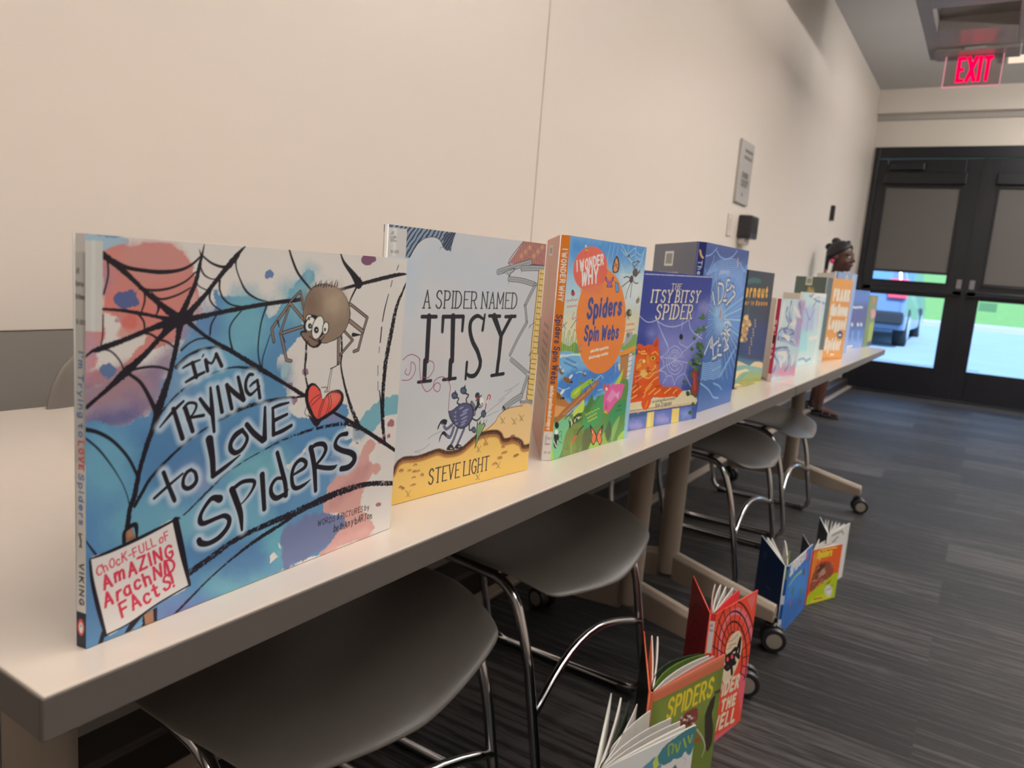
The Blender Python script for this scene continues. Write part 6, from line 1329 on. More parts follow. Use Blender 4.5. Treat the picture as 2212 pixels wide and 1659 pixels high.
["P",4614712,2,10,1,0,[1761,826,1797,855,1865,843,1899,810,1834,789]],
["P",3099184,2,10,1,0,[1936,697,1973,726,2042,713,2077,680,2011,659]],
["P",4614712,2,10,1,0,[1897,490,1934,519,2003,505,2037,471,1971,451]],
["P",3889716,2,10,1,0,[1799,806,1836,835,1904,823,1938,790,1873,769]],
["P",4614712,2,10,1,0,[1979,1041,2016,1071,2085,1060,2120,1027,2053,1005]],
["P",2504748,2,10,1,0,[1944,678,1981,707,2050,694,2085,661,2019,640]],
["P",3099184,2,10,1,0,[1862,1283,1899,1313,1967,1302,2001,1270,1936,1248]],
["P",5798472,2,10,1,0,[1870,484,1907,513,1976,500,2010,466,1945,445]],
["P",4614712,2,10,1,0,[1874,1175,1910,1205,1979,1194,2013,1162,1948,1139]],
["P",3099184,2,10,1,0,[1962,1157,1999,1187,2068,1176,2102,1144,2037,1121]],
["P",4614712,2,10,1,0,[2025,1281,2062,1312,2132,1301,2166,1269,2100,1246]],
["P",3889716,2,10,1,0,[1860,506,1897,535,1966,521,2000,487,1935,467]],
["P",3889716,2,10,1,0,[1865,1305,1901,1335,1969,1325,2003,1293,1938,1270]],
["P",3099184,2,10,1,0,[1827,567,1864,596,1933,583,1967,549,1901,529]],
["P",3889716,2,10,1,0,[1951,1345,1988,1376,2056,1365,2091,1334,2025,1311]],
["P",4614712,2,10,1,0,[1919,1088,1956,1118,2025,1107,2059,1074,1993,1052]],
["P",3099184,2,10,1,0,[1741,1072,1777,1101,1845,1090,1878,1058,1814,1036]],
["P",4614712,2,10,1,0,[1869,638,1906,667,1974,654,2009,620,1943,600]],
["P",4614712,2,10,1,0,[1887,903,1924,932,1992,920,2027,887,1961,866]],
["P",5798472,2,10,1,0,[1792,956,1828,986,1896,974,1930,941,1865,920]],
["P",2504748,2,10,1,0,[1787,1007,1824,1036,1892,1025,1926,992,1861,971]],
["P",5798472,2,10,1,0,[2165,1228,2203,1258,2274,1247,2309,1215,2242,1192]],
["P",2504748,2,10,1,0,[1898,468,1935,497,2004,483,2039,449,1973,429]],
["P",3099184,2,10,1,0,[2000,860,2037,889,2107,877,2142,844,2075,823]],
["P",5798472,2,10,1,0,[1887,693,1924,722,1992,709,2027,676,1961,655]],
["P",3099184,2,10,1,0,[1693,504,1729,533,1796,519,1830,486,1766,466]],
["P",4614712,2,10,1,0,[1839,592,1876,621,1945,607,1979,574,1913,553]],
["P",3956276,3,10,1,0,[1519,702,1593,747,1680,692,1615,652]],
["P",3956276,3,10,1,0,[1689,1447,1764,1494,1852,1444,1786,1401]],
["P",3956276,3,10,1,0,[1842,1346,1918,1394,2007,1342,1940,1299]],
["P",3956276,3,10,1,0,[1646,1263,1721,1310,1808,1259,1742,1217]],
["P",3956276,3,10,1,0,[1967,428,2045,474,2137,416,2068,376]],
["P",3956276,3,10,1,0,[1915,274,1993,319,2084,261,2015,221]],
["P",3956276,3,10,1,0,[1838,134,1915,178,2006,119,1938,80]],
["P",9056816,3,6,1,0,[1824,862,1905,885,2009,864,2072,692,2121,531,2074,443,1937,464,1874,547,1882,703]],
["P",11553348,20,0,1,0,[1873,837,1939,834,2030,537,1969,518]],
["P",4155962,3,10,1,0,[1822,1802,1923,1835,1943,1889,2058,1825,2005,1770]],
["P",4155962,3,10,1,0,[1727,1563,1827,1595,1847,1650,1961,1583,1908,1529]],
["P",4155962,3,10,1,0,[1892,1595,1995,1627,2015,1682,2131,1615,2077,1560]],
["T",2041440,"THE",866,2260,1157,2267,85,17,1,0.12,0.5,0],
["T",2041440,"ITSY BITSY",314,2037,1792,2064,186,36,1,0.12,0.55,0],
["T",2041440,"SPIDER",482,1771,1601,1783,227,41,1,0.12,0.55,0],
["T",14470584,"THE",849,2265,1141,2272,85,17,1,0.12,0.5,0],
["T",14470584,"ITSY BITSY",294,2045,1771,2073,186,36,1,0.12,0.55,0],
["T",14470584,"SPIDER",462,1779,1578,1792,227,41,1,0.12,0.55,0],
["P",13025988,3,4,0,0,[32,2475,2179,2521,2225,2517,2205,2508,26,2463]]],
"b5":[["P",3426952,140,40,1,0,[-55,3068,2689,3128,2682,2642,35,2526]],
["P",5207216,260,60,1,0,[-89,2609,2670,2770,2844,1230,18,1340]],
["P",6984656,300,80,1,0,[706,2709,2607,2716,2593,1318,1968,1340]],
["P",9417958,140,40,1,0,[1533,1762,1548,1634,1492,1532,1377,1478,1228,1482,1075,1542,949,1645,872,1770,859,1893,912,1991,1020,2046,1165,2046,1319,1991,1451,1890]],
["P",3958952,260,60,1,0,[113,1052,2593,1110,2539,-16,429,89]],
["P",3825816,220,60,1,0,[369,569,1316,539,1331,-14,438,64]],
["S",7313620,1,0,0,[1100,1869,15,442,2573,14]],
["S",11127024,1,0,0,[1123,1873,15,610,2621,14]],
["S",7313620,1,0,0,[1148,1874,15,799,2655,14]],
["S",11127024,1,0,0,[1174,1874,15,1006,2673,14]],
["S",7313620,1,0,0,[1201,1871,15,1228,2673,15]],
["S",11127024,1,0,0,[1227,1866,15,1462,2654,15]],
["S",7313620,1,0,0,[1253,1859,15,1703,2615,15]],
["S",8825824,1,0,0,[1278,1851,15,1947,2555,16]],
["S",7313620,1,0,0,[1302,1840,15,2189,2475,16]],
["S",8825824,1,0,0,[1323,1828,15,2421,2376,16]],
["S",7313620,1,0,0,[1342,1815,15,2639,2257,16]],
["S",8825824,1,0,0,[1358,1800,15,2836,2121,17]],
["S",7313620,1,0,0,[1370,1785,15,3005,1970,17]],
["S",8825824,1,0,0,[1379,1770,15,3140,1808,17]],
["S",8825824,1,0,0,[1385,1754,15,3235,1639,17]],
["S",7313620,1,0,0,[1387,1739,15,3287,1466,18]],
["S",8825824,1,0,0,[1384,1724,15,3291,1296,18]],
["S",7313620,1,0,0,[1378,1710,15,3247,1132,18]],
["S",8825824,1,0,0,[1369,1697,15,3155,979,17]],
["S",11127024,1,0,0,[1355,1686,15,3017,842,17]],
["S",8825824,1,0,0,[1339,1676,15,2836,725,17]],
["S",11127024,1,0,0,[1320,1668,15,2618,631,17]],
["S",8825824,1,0,0,[1298,1662,15,2368,562,17]],
["S",11127024,1,0,0,[1274,1658,15,2094,520,16]],
["S",8825824,1,0,0,[1249,1657,15,1803,506,16]],
["S",11127024,1,0,0,[1223,1657,15,1409,898,15]],
["S",7313620,1,0,0,[1196,1660,15,1198,916,15]],
["S",11127024,1,0,0,[1170,1665,15,986,952,15]],
["S",7313620,1,0,0,[1144,1672,15,777,1004,14]],
["S",11127024,1,0,0,[1119,1680,15,576,1072,14]],
["S",7313620,1,0,0,[1096,1691,15,387,1155,14]],
["S",8825824,1,0,0,[1075,1703,15,213,1249,14]],
["S",7313620,1,0,0,[1056,1716,15,57,1355,13]],
["S",8825824,1,0,0,[1040,1730,15,-78,1469,13]],
["S",7313620,1,0,0,[1028,1745,15,-190,1589,13]],
["S",8825824,1,0,0,[1018,1760,15,-277,1715,13]],
["S",7313620,1,0,0,[1013,1775,14,-337,1843,13]],
["S",8825824,1,0,0,[1010,1790,14,-370,1972,13]],
["S",11127024,1,0,0,[1012,1805,14,-374,2099,13]],
["S",8825824,1,0,0,[1017,1818,14,-348,2224,13]],
["S",11127024,1,0,0,[1026,1831,14,-293,2343,13]],
["S",8825824,1,0,0,[1039,1843,15,-208,2455,13]],
["S",11127024,1,0,0,[1054,1853,15,-94,2559,13]],
["S",8825824,1,0,0,[1072,1861,15,50,2650,13]],
["S",8824536,1,0,0,[245,2578,15,576,2781,16,1114,2862,16,1668,2897,17,2252,2752,18]],
["S",8824536,1,0,0,[277,2541,15,591,2741,16,1128,2825,16,1685,2854,17,2259,2695,18]],
["S",8824536,1,0,0,[310,2504,15,605,2700,16,1142,2788,16,1702,2811,17,2266,2637,18]],
["S",8824536,1,0,0,[343,2466,15,620,2660,16,1156,2751,17,1719,2768,17,2274,2580,18]],
["S",8824536,1,0,0,[376,2429,15,635,2619,16,1170,2714,17,1737,2725,17,2281,2522,18]],
["S",8824536,1,0,0,[410,2391,16,648,2583,16,1184,2677,17,1754,2682,17,2288,2464,18]],
["S",8824536,1,0,0,[443,2354,16,661,2547,16,1198,2640,17,1771,2639,17,2296,2406,18]],
["S",8824536,1,0,0,[477,2316,16,674,2511,16,1213,2603,17,1789,2596,17,2303,2348,18]],
["S",8824536,1,0,0,[511,2277,16,687,2474,16,1227,2565,17,1806,2552,18,2310,2290,18]],
["S",8166608,1,0,0,[163,2530,9,504,2791,10]],
["S",8166608,1,0,0,[190,2538,9,529,2779,10]],
["S",8166608,1,0,0,[216,2545,10,554,2766,10]],
["S",8166608,1,0,0,[243,2553,10,579,2754,10]],
["S",8166608,1,0,0,[270,2561,10,604,2741,10]],
["S",8166608,1,0,0,[297,2568,10,629,2729,10]],
["S",8166608,1,0,0,[325,2576,10,655,2716,10]],
["S",8166608,1,0,0,[352,2584,10,680,2704,10]],
["S",8166608,1,0,0,[379,2592,10,706,2691,10]],
["S",8166608,1,0,0,[407,2599,10,731,2678,10]],
["S",8166608,1,0,0,[434,2607,10,757,2666,10]],
["S",8166608,1,0,0,[462,2615,10,783,2653,10]],
["S",9086678,1,0,0,[-19,2869,22,259,2912,23,462,3002,23,546,3053,23]],
["S",9086678,1,0,0,[528,3007,23,812,2898,24,1179,2883,25,1526,2961,25,1717,3068,26]],
["S",9086678,1,0,0,[2283,2678,27,2542,2866,28]],
["S",9086678,1,0,0,[1960,2863,26,2262,2727,27,2628,2666,28]],
["S",9086678,1,0,0,[184,2564,23,429,2810,23,431,2900,23]],
["S",11127024,1,0,0,[1410,1788,26,2578,1970,28]],
["S",11127024,1,0,0,[1429,1739,26,2516,1711,28]],
["S",10273006,1,0,0,[1276,1849,25,2604,2216,28]],
["S",10273006,1,0,0,[1433,1629,24,2571,1371,26]],
["S",13148320,1,0,0,[1166,1946,71,1215,1766,72]],
["S",8014410,1,0,0,[1179,1910,29,1174,1778,29]],
["S",13674648,1,0,0,[1826,2917,57,1863,2785,57]],
["S",2900088,1,0,0,[597,2247,91,779,2028,93]],
["S",13816028,1,0,0,[597,2247,51,779,2028,53]],
["S",2900088,1,0,0,[867,2415,93,986,2041,95]],
["S",13816028,1,0,0,[867,2415,53,986,2041,53]],
["S",2900088,1,0,0,[867,2415,93,1107,2397,95,1196,2257,96,1140,2113,96,989,2035,95]],
["S",13816028,1,0,0,[867,2415,53,1107,2397,54,1196,2257,54,1140,2113,54,989,2035,53]],
["S",2900088,1,0,0,[1481,2491,98,1336,2475,97,1344,2259,97,1255,2102,97]],
["S",13816028,1,0,0,[1481,2491,55,1336,2475,55,1344,2259,55,1255,2102,55]],
["S",2900088,1,0,0,[1367,2296,97,1567,2318,99]],
["S",13816028,1,0,0,[1367,2296,55,1567,2318,56]],
["S",2900088,1,0,0,[1255,2102,97,1441,2104,98]],
["S",13816028,1,0,0,[1255,2102,55,1441,2104,56]],
["S",2900088,1,0,0,[1589,2409,99,1806,2353,101,1811,2143,101,1502,2043,99]],
["S",13816028,1,0,0,[1589,2409,56,1806,2353,57,1811,2143,57,1502,2043,56]],
["S",2900088,1,0,0,[1792,2291,101,1919,2219,102,1699,2130,100,1473,2019,99]],
["S",13816028,1,0,0,[1792,2291,57,1919,2219,58,1699,2130,57,1473,2019,56]],
["S",2900088,1,0,0,[1671,2399,100,1546,2323,99]],
["S",13816028,1,0,0,[1671,2399,56,1546,2323,56]],
["S",13816028,1,0,0,[1495,1664,52,1716,1685,53,1903,1607,54]],
["S",13816028,1,0,0,[1721,1673,53,1701,1524,53]],
["S",13816028,1,0,0,[1385,1458,52,1624,1526,53,1740,1423,53,1536,1355,52]],
["S",12172492,1,0,0,[858,2584,32,905,2648,32]],
["S",12172492,1,0,0,[931,2596,32,982,2652,33]],
["S",12172492,1,0,0,[1006,2608,33,1061,2655,33]],
["S",12172492,1,0,0,[1081,2620,33,1140,2658,33]],
["S",12172492,1,0,0,[1164,2614,33,1220,2661,33]],
["S",12172492,1,0,0,[1248,2608,33,1301,2664,33]],
["S",12172492,1,0,0,[1332,2601,34,1382,2667,34]],
["S",2900088,1,0,0,[553,1110,88,858,1416,90,860,1214,91,1247,1331,94]],
["S",13816028,1,0,0,[553,1110,52,858,1416,53,860,1214,54,1247,1331,55]],
["S",2900088,1,0,0,[858,1416,90,1065,1035,93]],
["S",13816028,1,0,0,[858,1416,53,1065,1035,55]],
["S",2900088,1,0,0,[1266,1379,94,1278,1048,94,1046,987,93]],
["S",13816028,1,0,0,[1266,1379,55,1278,1048,56,1046,987,55]],
["S",2900088,1,0,0,[1296,1047,94,1543,1034,96]],
["S",13816028,1,0,0,[1296,1047,56,1543,1034,57]],
["S",2900088,1,0,0,[1284,1231,94,1430,1238,95]],
["S",13816028,1,0,0,[1284,1231,56,1430,1238,56]],
["S",2900088,1,0,0,[1483,1494,95,1724,1263,98,1665,1115,97]],
["S",13816028,1,0,0,[1483,1494,56,1724,1263,58,1665,1115,58]],
["S",2900088,1,0,0,[1493,1470,95,1833,1385,98,1763,1261,98,1917,1167,99,1665,1115,97]],
["S",13816028,1,0,0,[1493,1470,56,1833,1385,58,1763,1261,58,1917,1167,59,1665,1115,58]],
["S",2900088,1,0,0,[1893,1534,99,1676,1489,97,1902,1408,99]],
["S",13816028,1,0,0,[1893,1534,58,1676,1489,57,1902,1408,58]],
["S",8825824,1,0,0,[431,976,20,654,915,20,892,924,21,1188,894,21,1538,947,22]],
["S",8825824,1,0,0,[445,936,20,667,876,20,906,884,21,1202,855,21,1552,908,22]],
["S",8825824,1,0,0,[458,897,20,680,837,20,920,845,21,1216,816,21,1566,870,22]],
["S",8825824,1,0,0,[471,857,20,694,798,20,934,805,21,1230,777,21,1581,832,22]],
["S",8825824,1,0,0,[485,817,20,707,759,20,948,766,21,1244,737,21,1595,793,22]],
["S",8825824,1,0,0,[498,777,20,721,719,21,962,726,21,1258,698,22,1609,754,22]],
["S",8825824,1,0,0,[512,737,20,734,680,21,976,686,21,1273,659,22,1624,715,22]],
["S",8825824,1,0,0,[525,697,20,748,640,21,990,646,21,1287,619,22,1638,677,22]],
["S",8825824,1,0,0,[539,657,20,762,601,21,1004,606,21,1301,580,22,1653,638,22]],
["S",9417956,1,0,0,[467,573,26,1008,392,28,1361,210,28,1675,165,29]],
["S",9417956,1,0,0,[1259,494,28,1622,412,29,1810,319,29]],
["S",9417956,1,0,0,[1094,753,28,1585,819,29]],
["S",9417956,1,0,0,[1526,572,29,2269,1086,30]],
["S",9417956,1,0,0,[1633,589,29,2406,1158,31]],
["S",9417956,1,0,0,[473,655,26,554,613,26]]],
"s5":[["P",2304604,0,0,0,0,[-10,-10,250,-10,250,3200,-10,3200]],
["S",14198904,1,0,0,[60,2960,34,90,2880,34,130,2840,34]],
["T",12106966,"The Spider",55,2780,55,2050,70,13,1,0,0,0]],
"k5":[["P",5987438,0,0,0,0,[-50,-50,2600,-50,2600,3200,-50,3200]],
["P",14473426,0,0,0,0,[740,2680,1260,2680,1260,2960,740,2960]],
["P",10132116,0,0,0,[7829359,1.57,1.8,0.5],[810,2720,1190,2720,1190,2920,810,2920]],
["S",11842750,1,2,0,[450,2550,20,1000,2544,20,1600,2554,20]],
["S",11842750,1,2,0,[450,2440,20,1000,2434,20,1600,2444,20]],
["S",11842750,1,2,0,[450,2330,20,1000,2324,20,1600,2334,20]],
["S",11842750,1,2,0,[450,2220,20,1000,2214,20,1600,2224,20]],
["S",11842750,1,2,0,[450,2110,20,1000,2104,20,1600,2114,20]],
["S",13027022,1,0,0,[1960,2500,20,1990,2520,20]],
["S",11842750,1,0,0,[1920,2220,16,1940,2220,16]]],
"b6":[["P",2305082,120,20,1,0,[-39,2752,2466,2811,2544,1731,-102,1752]],
["P",2506862,260,40,1,0,[-117,1789,2483,1855,2348,578,-247,653]],
["P",2570316,200,40,1,0,[48,2118,2474,2182,2341,1528,-25,1568]],
["P",3107434,30,10,1,0,[37,2574,458,2615,921,2601,1079,2549,968,2498,510,2496,83,2466]],
["P",4879496,60,20,1,0,[-120,776,659,675,2227,523,2211,399,-202,539]],
["P",14466964,6,10,1,0,[-247,653,45,663,926,503,735,496,997,489,1499,566,2267,437,2422,-56,-193,71]],
["P",8365980,10,10,1,0,[-202,539,722,526,2317,330,2291,227,-156,424]],
["P",14731424,10,0,1,0,[-156,424,760,436,1122,352,-141,385]],
["P",9085034,10,10,1,0,[420,344,1469,327,2263,208,2248,84,624,154,-48,153]],
["P",9342004,15,10,1,0,[-109,158,607,194,2286,81,2280,-65,-189,61]],
["P",14466964,5,0,1,0,[-140,85,204,122,609,39]],
["P",6985872,15,10,1,0,[-64,192,622,310,986,361,820,295,200,132]],
["P",14207120,6,0,1,0,[1456,46,2250,0,2199,-48]],
["T",15246650,"spidernaut",-1241,2183,1745,2194,221,91,0,0,0,0],
["T",14193198,"The Spider in Space",-1487,1993,1847,1980,85,36,0,0,0,0],
["P",14727288,6,0,1,0,[361,1219,356,1198,325,1182,273,1175,212,1177,153,1188,109,1207,86,1228,91,1249,121,1265,172,1273,233,1271,292,1260,338,1241]],
["P",14727288,6,0,1,0,[466,1632,462,1611,430,1594,378,1586,317,1586,258,1597,212,1614,190,1636,195,1656,225,1673,276,1682,338,1681,397,1671,443,1653]],
["P",13146730,6,0,1,0,[385,1153,381,1132,350,1116,298,1109,237,1111,178,1123,133,1141,110,1163,115,1184,145,1200,196,1208,257,1205,317,1194,363,1175]],
["P",9071178,6,0,1,0,[237,1575,232,1554,201,1538,151,1529,90,1531,32,1541,-12,1558,-34,1579,-29,1600,1,1616,51,1625,111,1624,169,1614,214,1596]],
["P",11568986,6,0,1,0,[461,1573,456,1551,425,1535,373,1526,311,1528,252,1538,207,1556,184,1577,189,1598,220,1614,271,1623,332,1622,392,1612,438,1594]],
["P",13146730,6,0,1,0,[341,1349,336,1328,305,1312,254,1304,193,1306,134,1317,90,1335,67,1357,72,1378,102,1394,153,1402,214,1400,273,1389,318,1371]],
["P",14727288,6,0,1,0,[418,1248,413,1226,382,1210,330,1203,269,1205,209,1216,164,1234,142,1256,147,1277,177,1293,228,1301,289,1299,349,1288,395,1270]],
["P",13146730,6,0,1,0,[480,1521,475,1500,444,1483,392,1475,330,1476,271,1487,225,1505,203,1526,208,1547,238,1563,289,1572,351,1571,411,1560,457,1543]],
["P",13146730,6,0,1,0,[421,1579,417,1558,385,1541,334,1533,272,1534,213,1544,168,1562,146,1583,151,1604,181,1620,232,1629,293,1628,353,1618,398,1600]],
["P",13146730,6,0,1,0,[291,1444,286,1423,255,1406,204,1398,144,1400,85,1411,41,1428,19,1450,23,1471,54,1487,104,1495,164,1494,223,1483,268,1465]],
["P",11568986,6,0,1,0,[163,1384,158,1363,128,1347,77,1339,17,1341,-40,1352,-84,1369,-106,1391,-102,1411,-72,1427,-22,1435,38,1434,96,1423,140,1406]],
["P",9071178,6,0,1,0,[6,1456,2,1435,-28,1419,-78,1411,-137,1413,-194,1423,-237,1441,-259,1462,-254,1482,-225,1498,-176,1507,-117,1505,-60,1495,-16,1477]],
["P",11568986,6,0,1,0,[217,1439,212,1418,181,1402,131,1393,70,1395,12,1406,-32,1423,-54,1445,-49,1465,-19,1482,31,1490,91,1489,149,1478,194,1460]],
["P",11568986,6,0,1,0,[276,1562,271,1541,241,1525,190,1517,129,1518,71,1528,27,1546,5,1567,9,1588,39,1604,90,1612,150,1611,208,1601,254,1584]],
["P",11568986,6,0,1,0,[311,1650,306,1629,275,1612,225,1604,164,1605,105,1615,61,1632,39,1653,43,1674,74,1690,124,1699,184,1699,243,1689,288,1671]],
["P",11568986,6,0,1,0,[509,1143,505,1122,473,1106,421,1099,359,1101,299,1113,254,1131,231,1153,236,1174,267,1190,318,1198,380,1196,440,1184,486,1166]],
["P",9071178,6,0,1,0,[200,1504,196,1483,165,1467,115,1459,54,1460,-3,1471,-47,1488,-69,1510,-65,1530,-35,1546,15,1555,75,1554,133,1543,178,1526]],
["P",14727288,6,0,1,0,[510,1404,505,1383,473,1367,421,1358,359,1360,300,1371,254,1389,232,1411,236,1432,267,1448,319,1456,380,1455,440,1444,487,1426]],
["P",11568986,6,0,1,0,[299,1607,295,1586,264,1570,213,1561,152,1562,94,1572,49,1590,27,1611,32,1632,62,1648,112,1657,173,1656,231,1646,277,1628]],
["P",11568986,6,0,1,0,[394,1316,389,1295,358,1279,306,1271,245,1273,186,1284,141,1302,118,1324,123,1345,154,1361,204,1369,266,1367,325,1356,371,1338]],
["P",11568986,6,0,1,0,[285,1186,280,1165,249,1149,198,1142,137,1144,79,1155,34,1174,12,1196,17,1216,47,1232,97,1240,158,1238,217,1227,262,1208]],
["P",9071178,6,0,1,0,[295,1616,291,1595,260,1579,209,1571,148,1572,90,1582,45,1599,23,1620,28,1641,58,1657,108,1666,169,1665,227,1655,273,1638]],
["P",9071178,6,0,1,0,[368,1153,363,1131,332,1116,280,1108,219,1110,160,1122,115,1141,93,1163,97,1183,128,1199,179,1207,240,1205,299,1193,345,1175]],
["P",13146730,6,0,1,0,[560,1165,555,1144,524,1128,471,1120,409,1123,349,1134,303,1153,280,1175,285,1196,316,1212,368,1220,430,1218,490,1206,537,1188]],
["P",11568986,6,0,1,0,[402,1295,398,1274,366,1258,315,1250,253,1252,194,1264,149,1282,127,1303,132,1324,162,1340,213,1348,274,1347,334,1336,379,1317]],
["P",11568986,6,0,1,0,[626,1487,622,1466,590,1449,537,1441,475,1442,414,1453,368,1471,346,1493,350,1514,382,1530,433,1539,496,1537,556,1527,603,1509]],
["P",13146730,6,0,1,0,[381,1276,377,1254,345,1238,294,1231,233,1233,174,1244,129,1262,106,1284,111,1305,142,1321,192,1329,253,1327,313,1316,358,1298]],
["P",11568986,6,0,1,0,[242,1337,238,1316,207,1300,156,1292,95,1294,37,1305,-7,1323,-29,1345,-24,1365,6,1381,56,1389,116,1388,175,1377,220,1359]],
["P",11568986,6,0,1,0,[456,1644,452,1623,420,1607,368,1598,307,1599,248,1609,203,1627,180,1648,185,1669,216,1685,267,1694,328,1694,387,1683,433,1666]],
["P",14727288,6,0,1,0,[173,1397,169,1376,138,1360,87,1352,27,1354,-30,1365,-74,1382,-96,1404,-92,1424,-62,1440,-12,1449,48,1447,106,1437,151,1419]],
["P",11568986,6,0,1,0,[345,1398,341,1377,309,1361,258,1353,197,1354,139,1365,94,1383,72,1405,76,1426,107,1442,157,1450,218,1449,277,1438,322,1420]],
["P",13146730,6,0,1,0,[426,1703,421,1682,390,1666,338,1657,277,1658,218,1668,173,1685,151,1706,155,1727,186,1744,237,1753,298,1752,357,1742,403,1725]],
["P",11568986,6,0,1,0,[376,1666,372,1645,341,1629,289,1620,228,1621,169,1631,125,1648,102,1669,107,1690,138,1707,188,1715,249,1715,308,1705,354,1688]],
["P",14727288,6,0,1,0,[153,1385,149,1364,118,1348,68,1340,8,1342,-50,1352,-94,1370,-116,1392,-111,1412,-81,1428,-31,1436,28,1435,86,1424,131,1406]],
["P",13146730,6,0,1,0,[76,1411,71,1390,41,1374,-9,1366,-69,1367,-126,1378,-169,1396,-191,1417,-186,1438,-157,1453,-107,1462,-48,1460,9,1450,54,1432]],
["P",11568986,6,0,1,0,[356,1392,352,1371,321,1355,269,1347,208,1349,149,1360,105,1378,82,1399,87,1420,118,1436,168,1444,229,1443,288,1432,334,1414]],
["P",14727288,6,0,1,0,[730,1513,726,1492,693,1475,640,1467,577,1468,516,1479,470,1497,447,1519,452,1540,483,1556,535,1565,598,1564,659,1553,707,1535]],
["P",13146730,6,0,1,0,[525,1310,520,1288,488,1272,436,1264,374,1266,314,1277,269,1296,246,1318,251,1339,282,1355,333,1363,395,1361,455,1350,501,1332]],
["P",13146730,6,0,1,0,[137,1345,133,1324,102,1308,52,1301,-8,1302,-66,1313,-109,1331,-131,1353,-127,1373,-97,1389,-47,1397,12,1396,70,1385,115,1367]],
["P",9071178,6,0,1,0,[295,1590,290,1569,259,1553,208,1545,147,1546,89,1556,45,1573,23,1595,27,1615,57,1632,108,1640,168,1639,227,1629,272,1612]],
["P",14727288,6,0,1,0,[387,1444,382,1423,351,1407,299,1399,238,1400,179,1411,134,1429,112,1450,117,1471,147,1487,198,1496,259,1494,318,1484,364,1466]],
["P",9071178,6,0,1,0,[367,1490,363,1469,331,1452,280,1444,219,1445,160,1456,115,1474,93,1495,98,1516,128,1532,179,1541,240,1540,299,1529,344,1511]],
["P",11568986,6,0,1,0,[476,1336,472,1315,440,1299,388,1291,326,1293,267,1304,222,1322,199,1344,204,1365,235,1381,286,1389,347,1387,407,1376,453,1358]],
["P",9071178,6,0,1,0,[339,1689,335,1668,304,1652,252,1643,192,1644,133,1654,89,1671,66,1692,71,1713,101,1729,152,1738,212,1738,271,1728,317,1710]],
["P",11568986,6,0,1,0,[52,1480,48,1460,17,1443,-33,1435,-92,1437,-149,1447,-192,1465,-214,1486,-209,1506,-180,1522,-131,1531,-72,1530,-14,1519,30,1502]],
["P",14727288,6,0,1,0,[300,1554,296,1533,265,1517,214,1509,153,1510,95,1520,50,1538,28,1559,33,1580,63,1596,113,1605,174,1604,232,1593,278,1576]],
["P",11568986,6,0,1,0,[239,1198,234,1177,203,1161,152,1154,92,1156,33,1167,-11,1186,-33,1207,-28,1228,2,1244,52,1251,112,1250,171,1238,216,1220]],
["P",14727288,6,0,1,0,[207,1510,203,1489,172,1473,121,1464,61,1466,3,1476,-41,1494,-62,1515,-58,1536,-28,1552,22,1560,82,1559,140,1549,185,1531]],
["P",14727288,6,0,1,0,[536,1388,531,1367,500,1351,448,1342,385,1344,326,1355,280,1373,258,1395,262,1416,293,1432,345,1441,406,1439,467,1428,513,1410]],
["P",13146730,6,0,1,0,[315,1673,311,1652,280,1635,229,1627,168,1628,110,1638,65,1655,43,1676,48,1697,78,1713,128,1722,189,1721,248,1712,293,1694]],
["P",11568986,6,0,1,0,[330,1423,326,1402,294,1385,243,1377,182,1379,124,1390,79,1408,57,1429,62,1450,92,1466,142,1474,203,1473,262,1462,307,1444]],
["P",11568986,6,0,1,0,[279,1571,274,1550,243,1534,192,1525,132,1527,73,1537,29,1554,7,1576,12,1596,42,1613,92,1621,152,1620,211,1610,256,1593]],
["P",9071178,6,0,1,0,[495,1136,490,1115,459,1099,407,1091,345,1094,285,1106,240,1124,217,1146,222,1167,253,1183,304,1191,366,1189,426,1177,472,1158]],
["P",9071178,6,0,1,0,[489,1349,484,1328,453,1311,401,1303,339,1305,279,1316,234,1335,211,1356,216,1377,247,1393,298,1401,360,1400,420,1389,466,1371]],
["P",9071178,6,0,1,0,[441,1176,436,1155,405,1139,353,1131,291,1134,232,1145,187,1164,164,1186,169,1207,199,1223,251,1230,312,1228,372,1217,418,1198]],
["P",14727288,6,0,1,0,[413,1658,409,1637,377,1621,326,1612,265,1613,206,1623,161,1640,138,1662,143,1682,174,1699,224,1708,285,1707,345,1697,390,1680]],
["P",14727288,6,0,1,0,[255,1152,251,1131,220,1115,169,1108,108,1110,50,1122,5,1140,-17,1162,-12,1183,18,1199,68,1206,129,1204,187,1193,233,1174]],
["P",14727288,6,0,1,0,[341,1687,336,1666,305,1649,254,1641,193,1641,135,1651,90,1669,68,1690,73,1711,103,1727,153,1736,214,1735,273,1725,318,1708]],
["P",11568986,6,0,1,0,[419,1372,415,1351,383,1335,332,1327,270,1328,211,1339,166,1357,144,1379,148,1400,179,1416,230,1424,291,1423,351,1412,397,1394]],
["P",13146730,6,0,1,0,[641,1577,636,1555,604,1539,552,1530,489,1531,429,1542,383,1560,360,1581,365,1602,396,1619,448,1627,510,1627,571,1616,618,1598]],
["P",11569768,10,0,1,0,[1062,1608,1061,1596,1049,1587,1027,1582,1000,1582,973,1588,953,1598,941,1609,942,1621,955,1630,976,1635,1003,1635,1030,1629,1051,1620]],
["P",11569768,10,0,1,0,[1095,1534,1094,1522,1082,1513,1060,1508,1033,1508,1006,1514,985,1524,974,1536,975,1547,987,1557,1009,1561,1036,1561,1063,1555,1084,1546]],
["P",11569768,10,0,1,0,[1128,1459,1127,1447,1115,1438,1093,1433,1066,1434,1039,1440,1018,1450,1007,1462,1008,1473,1020,1483,1042,1487,1069,1487,1096,1481,1117,1471]],
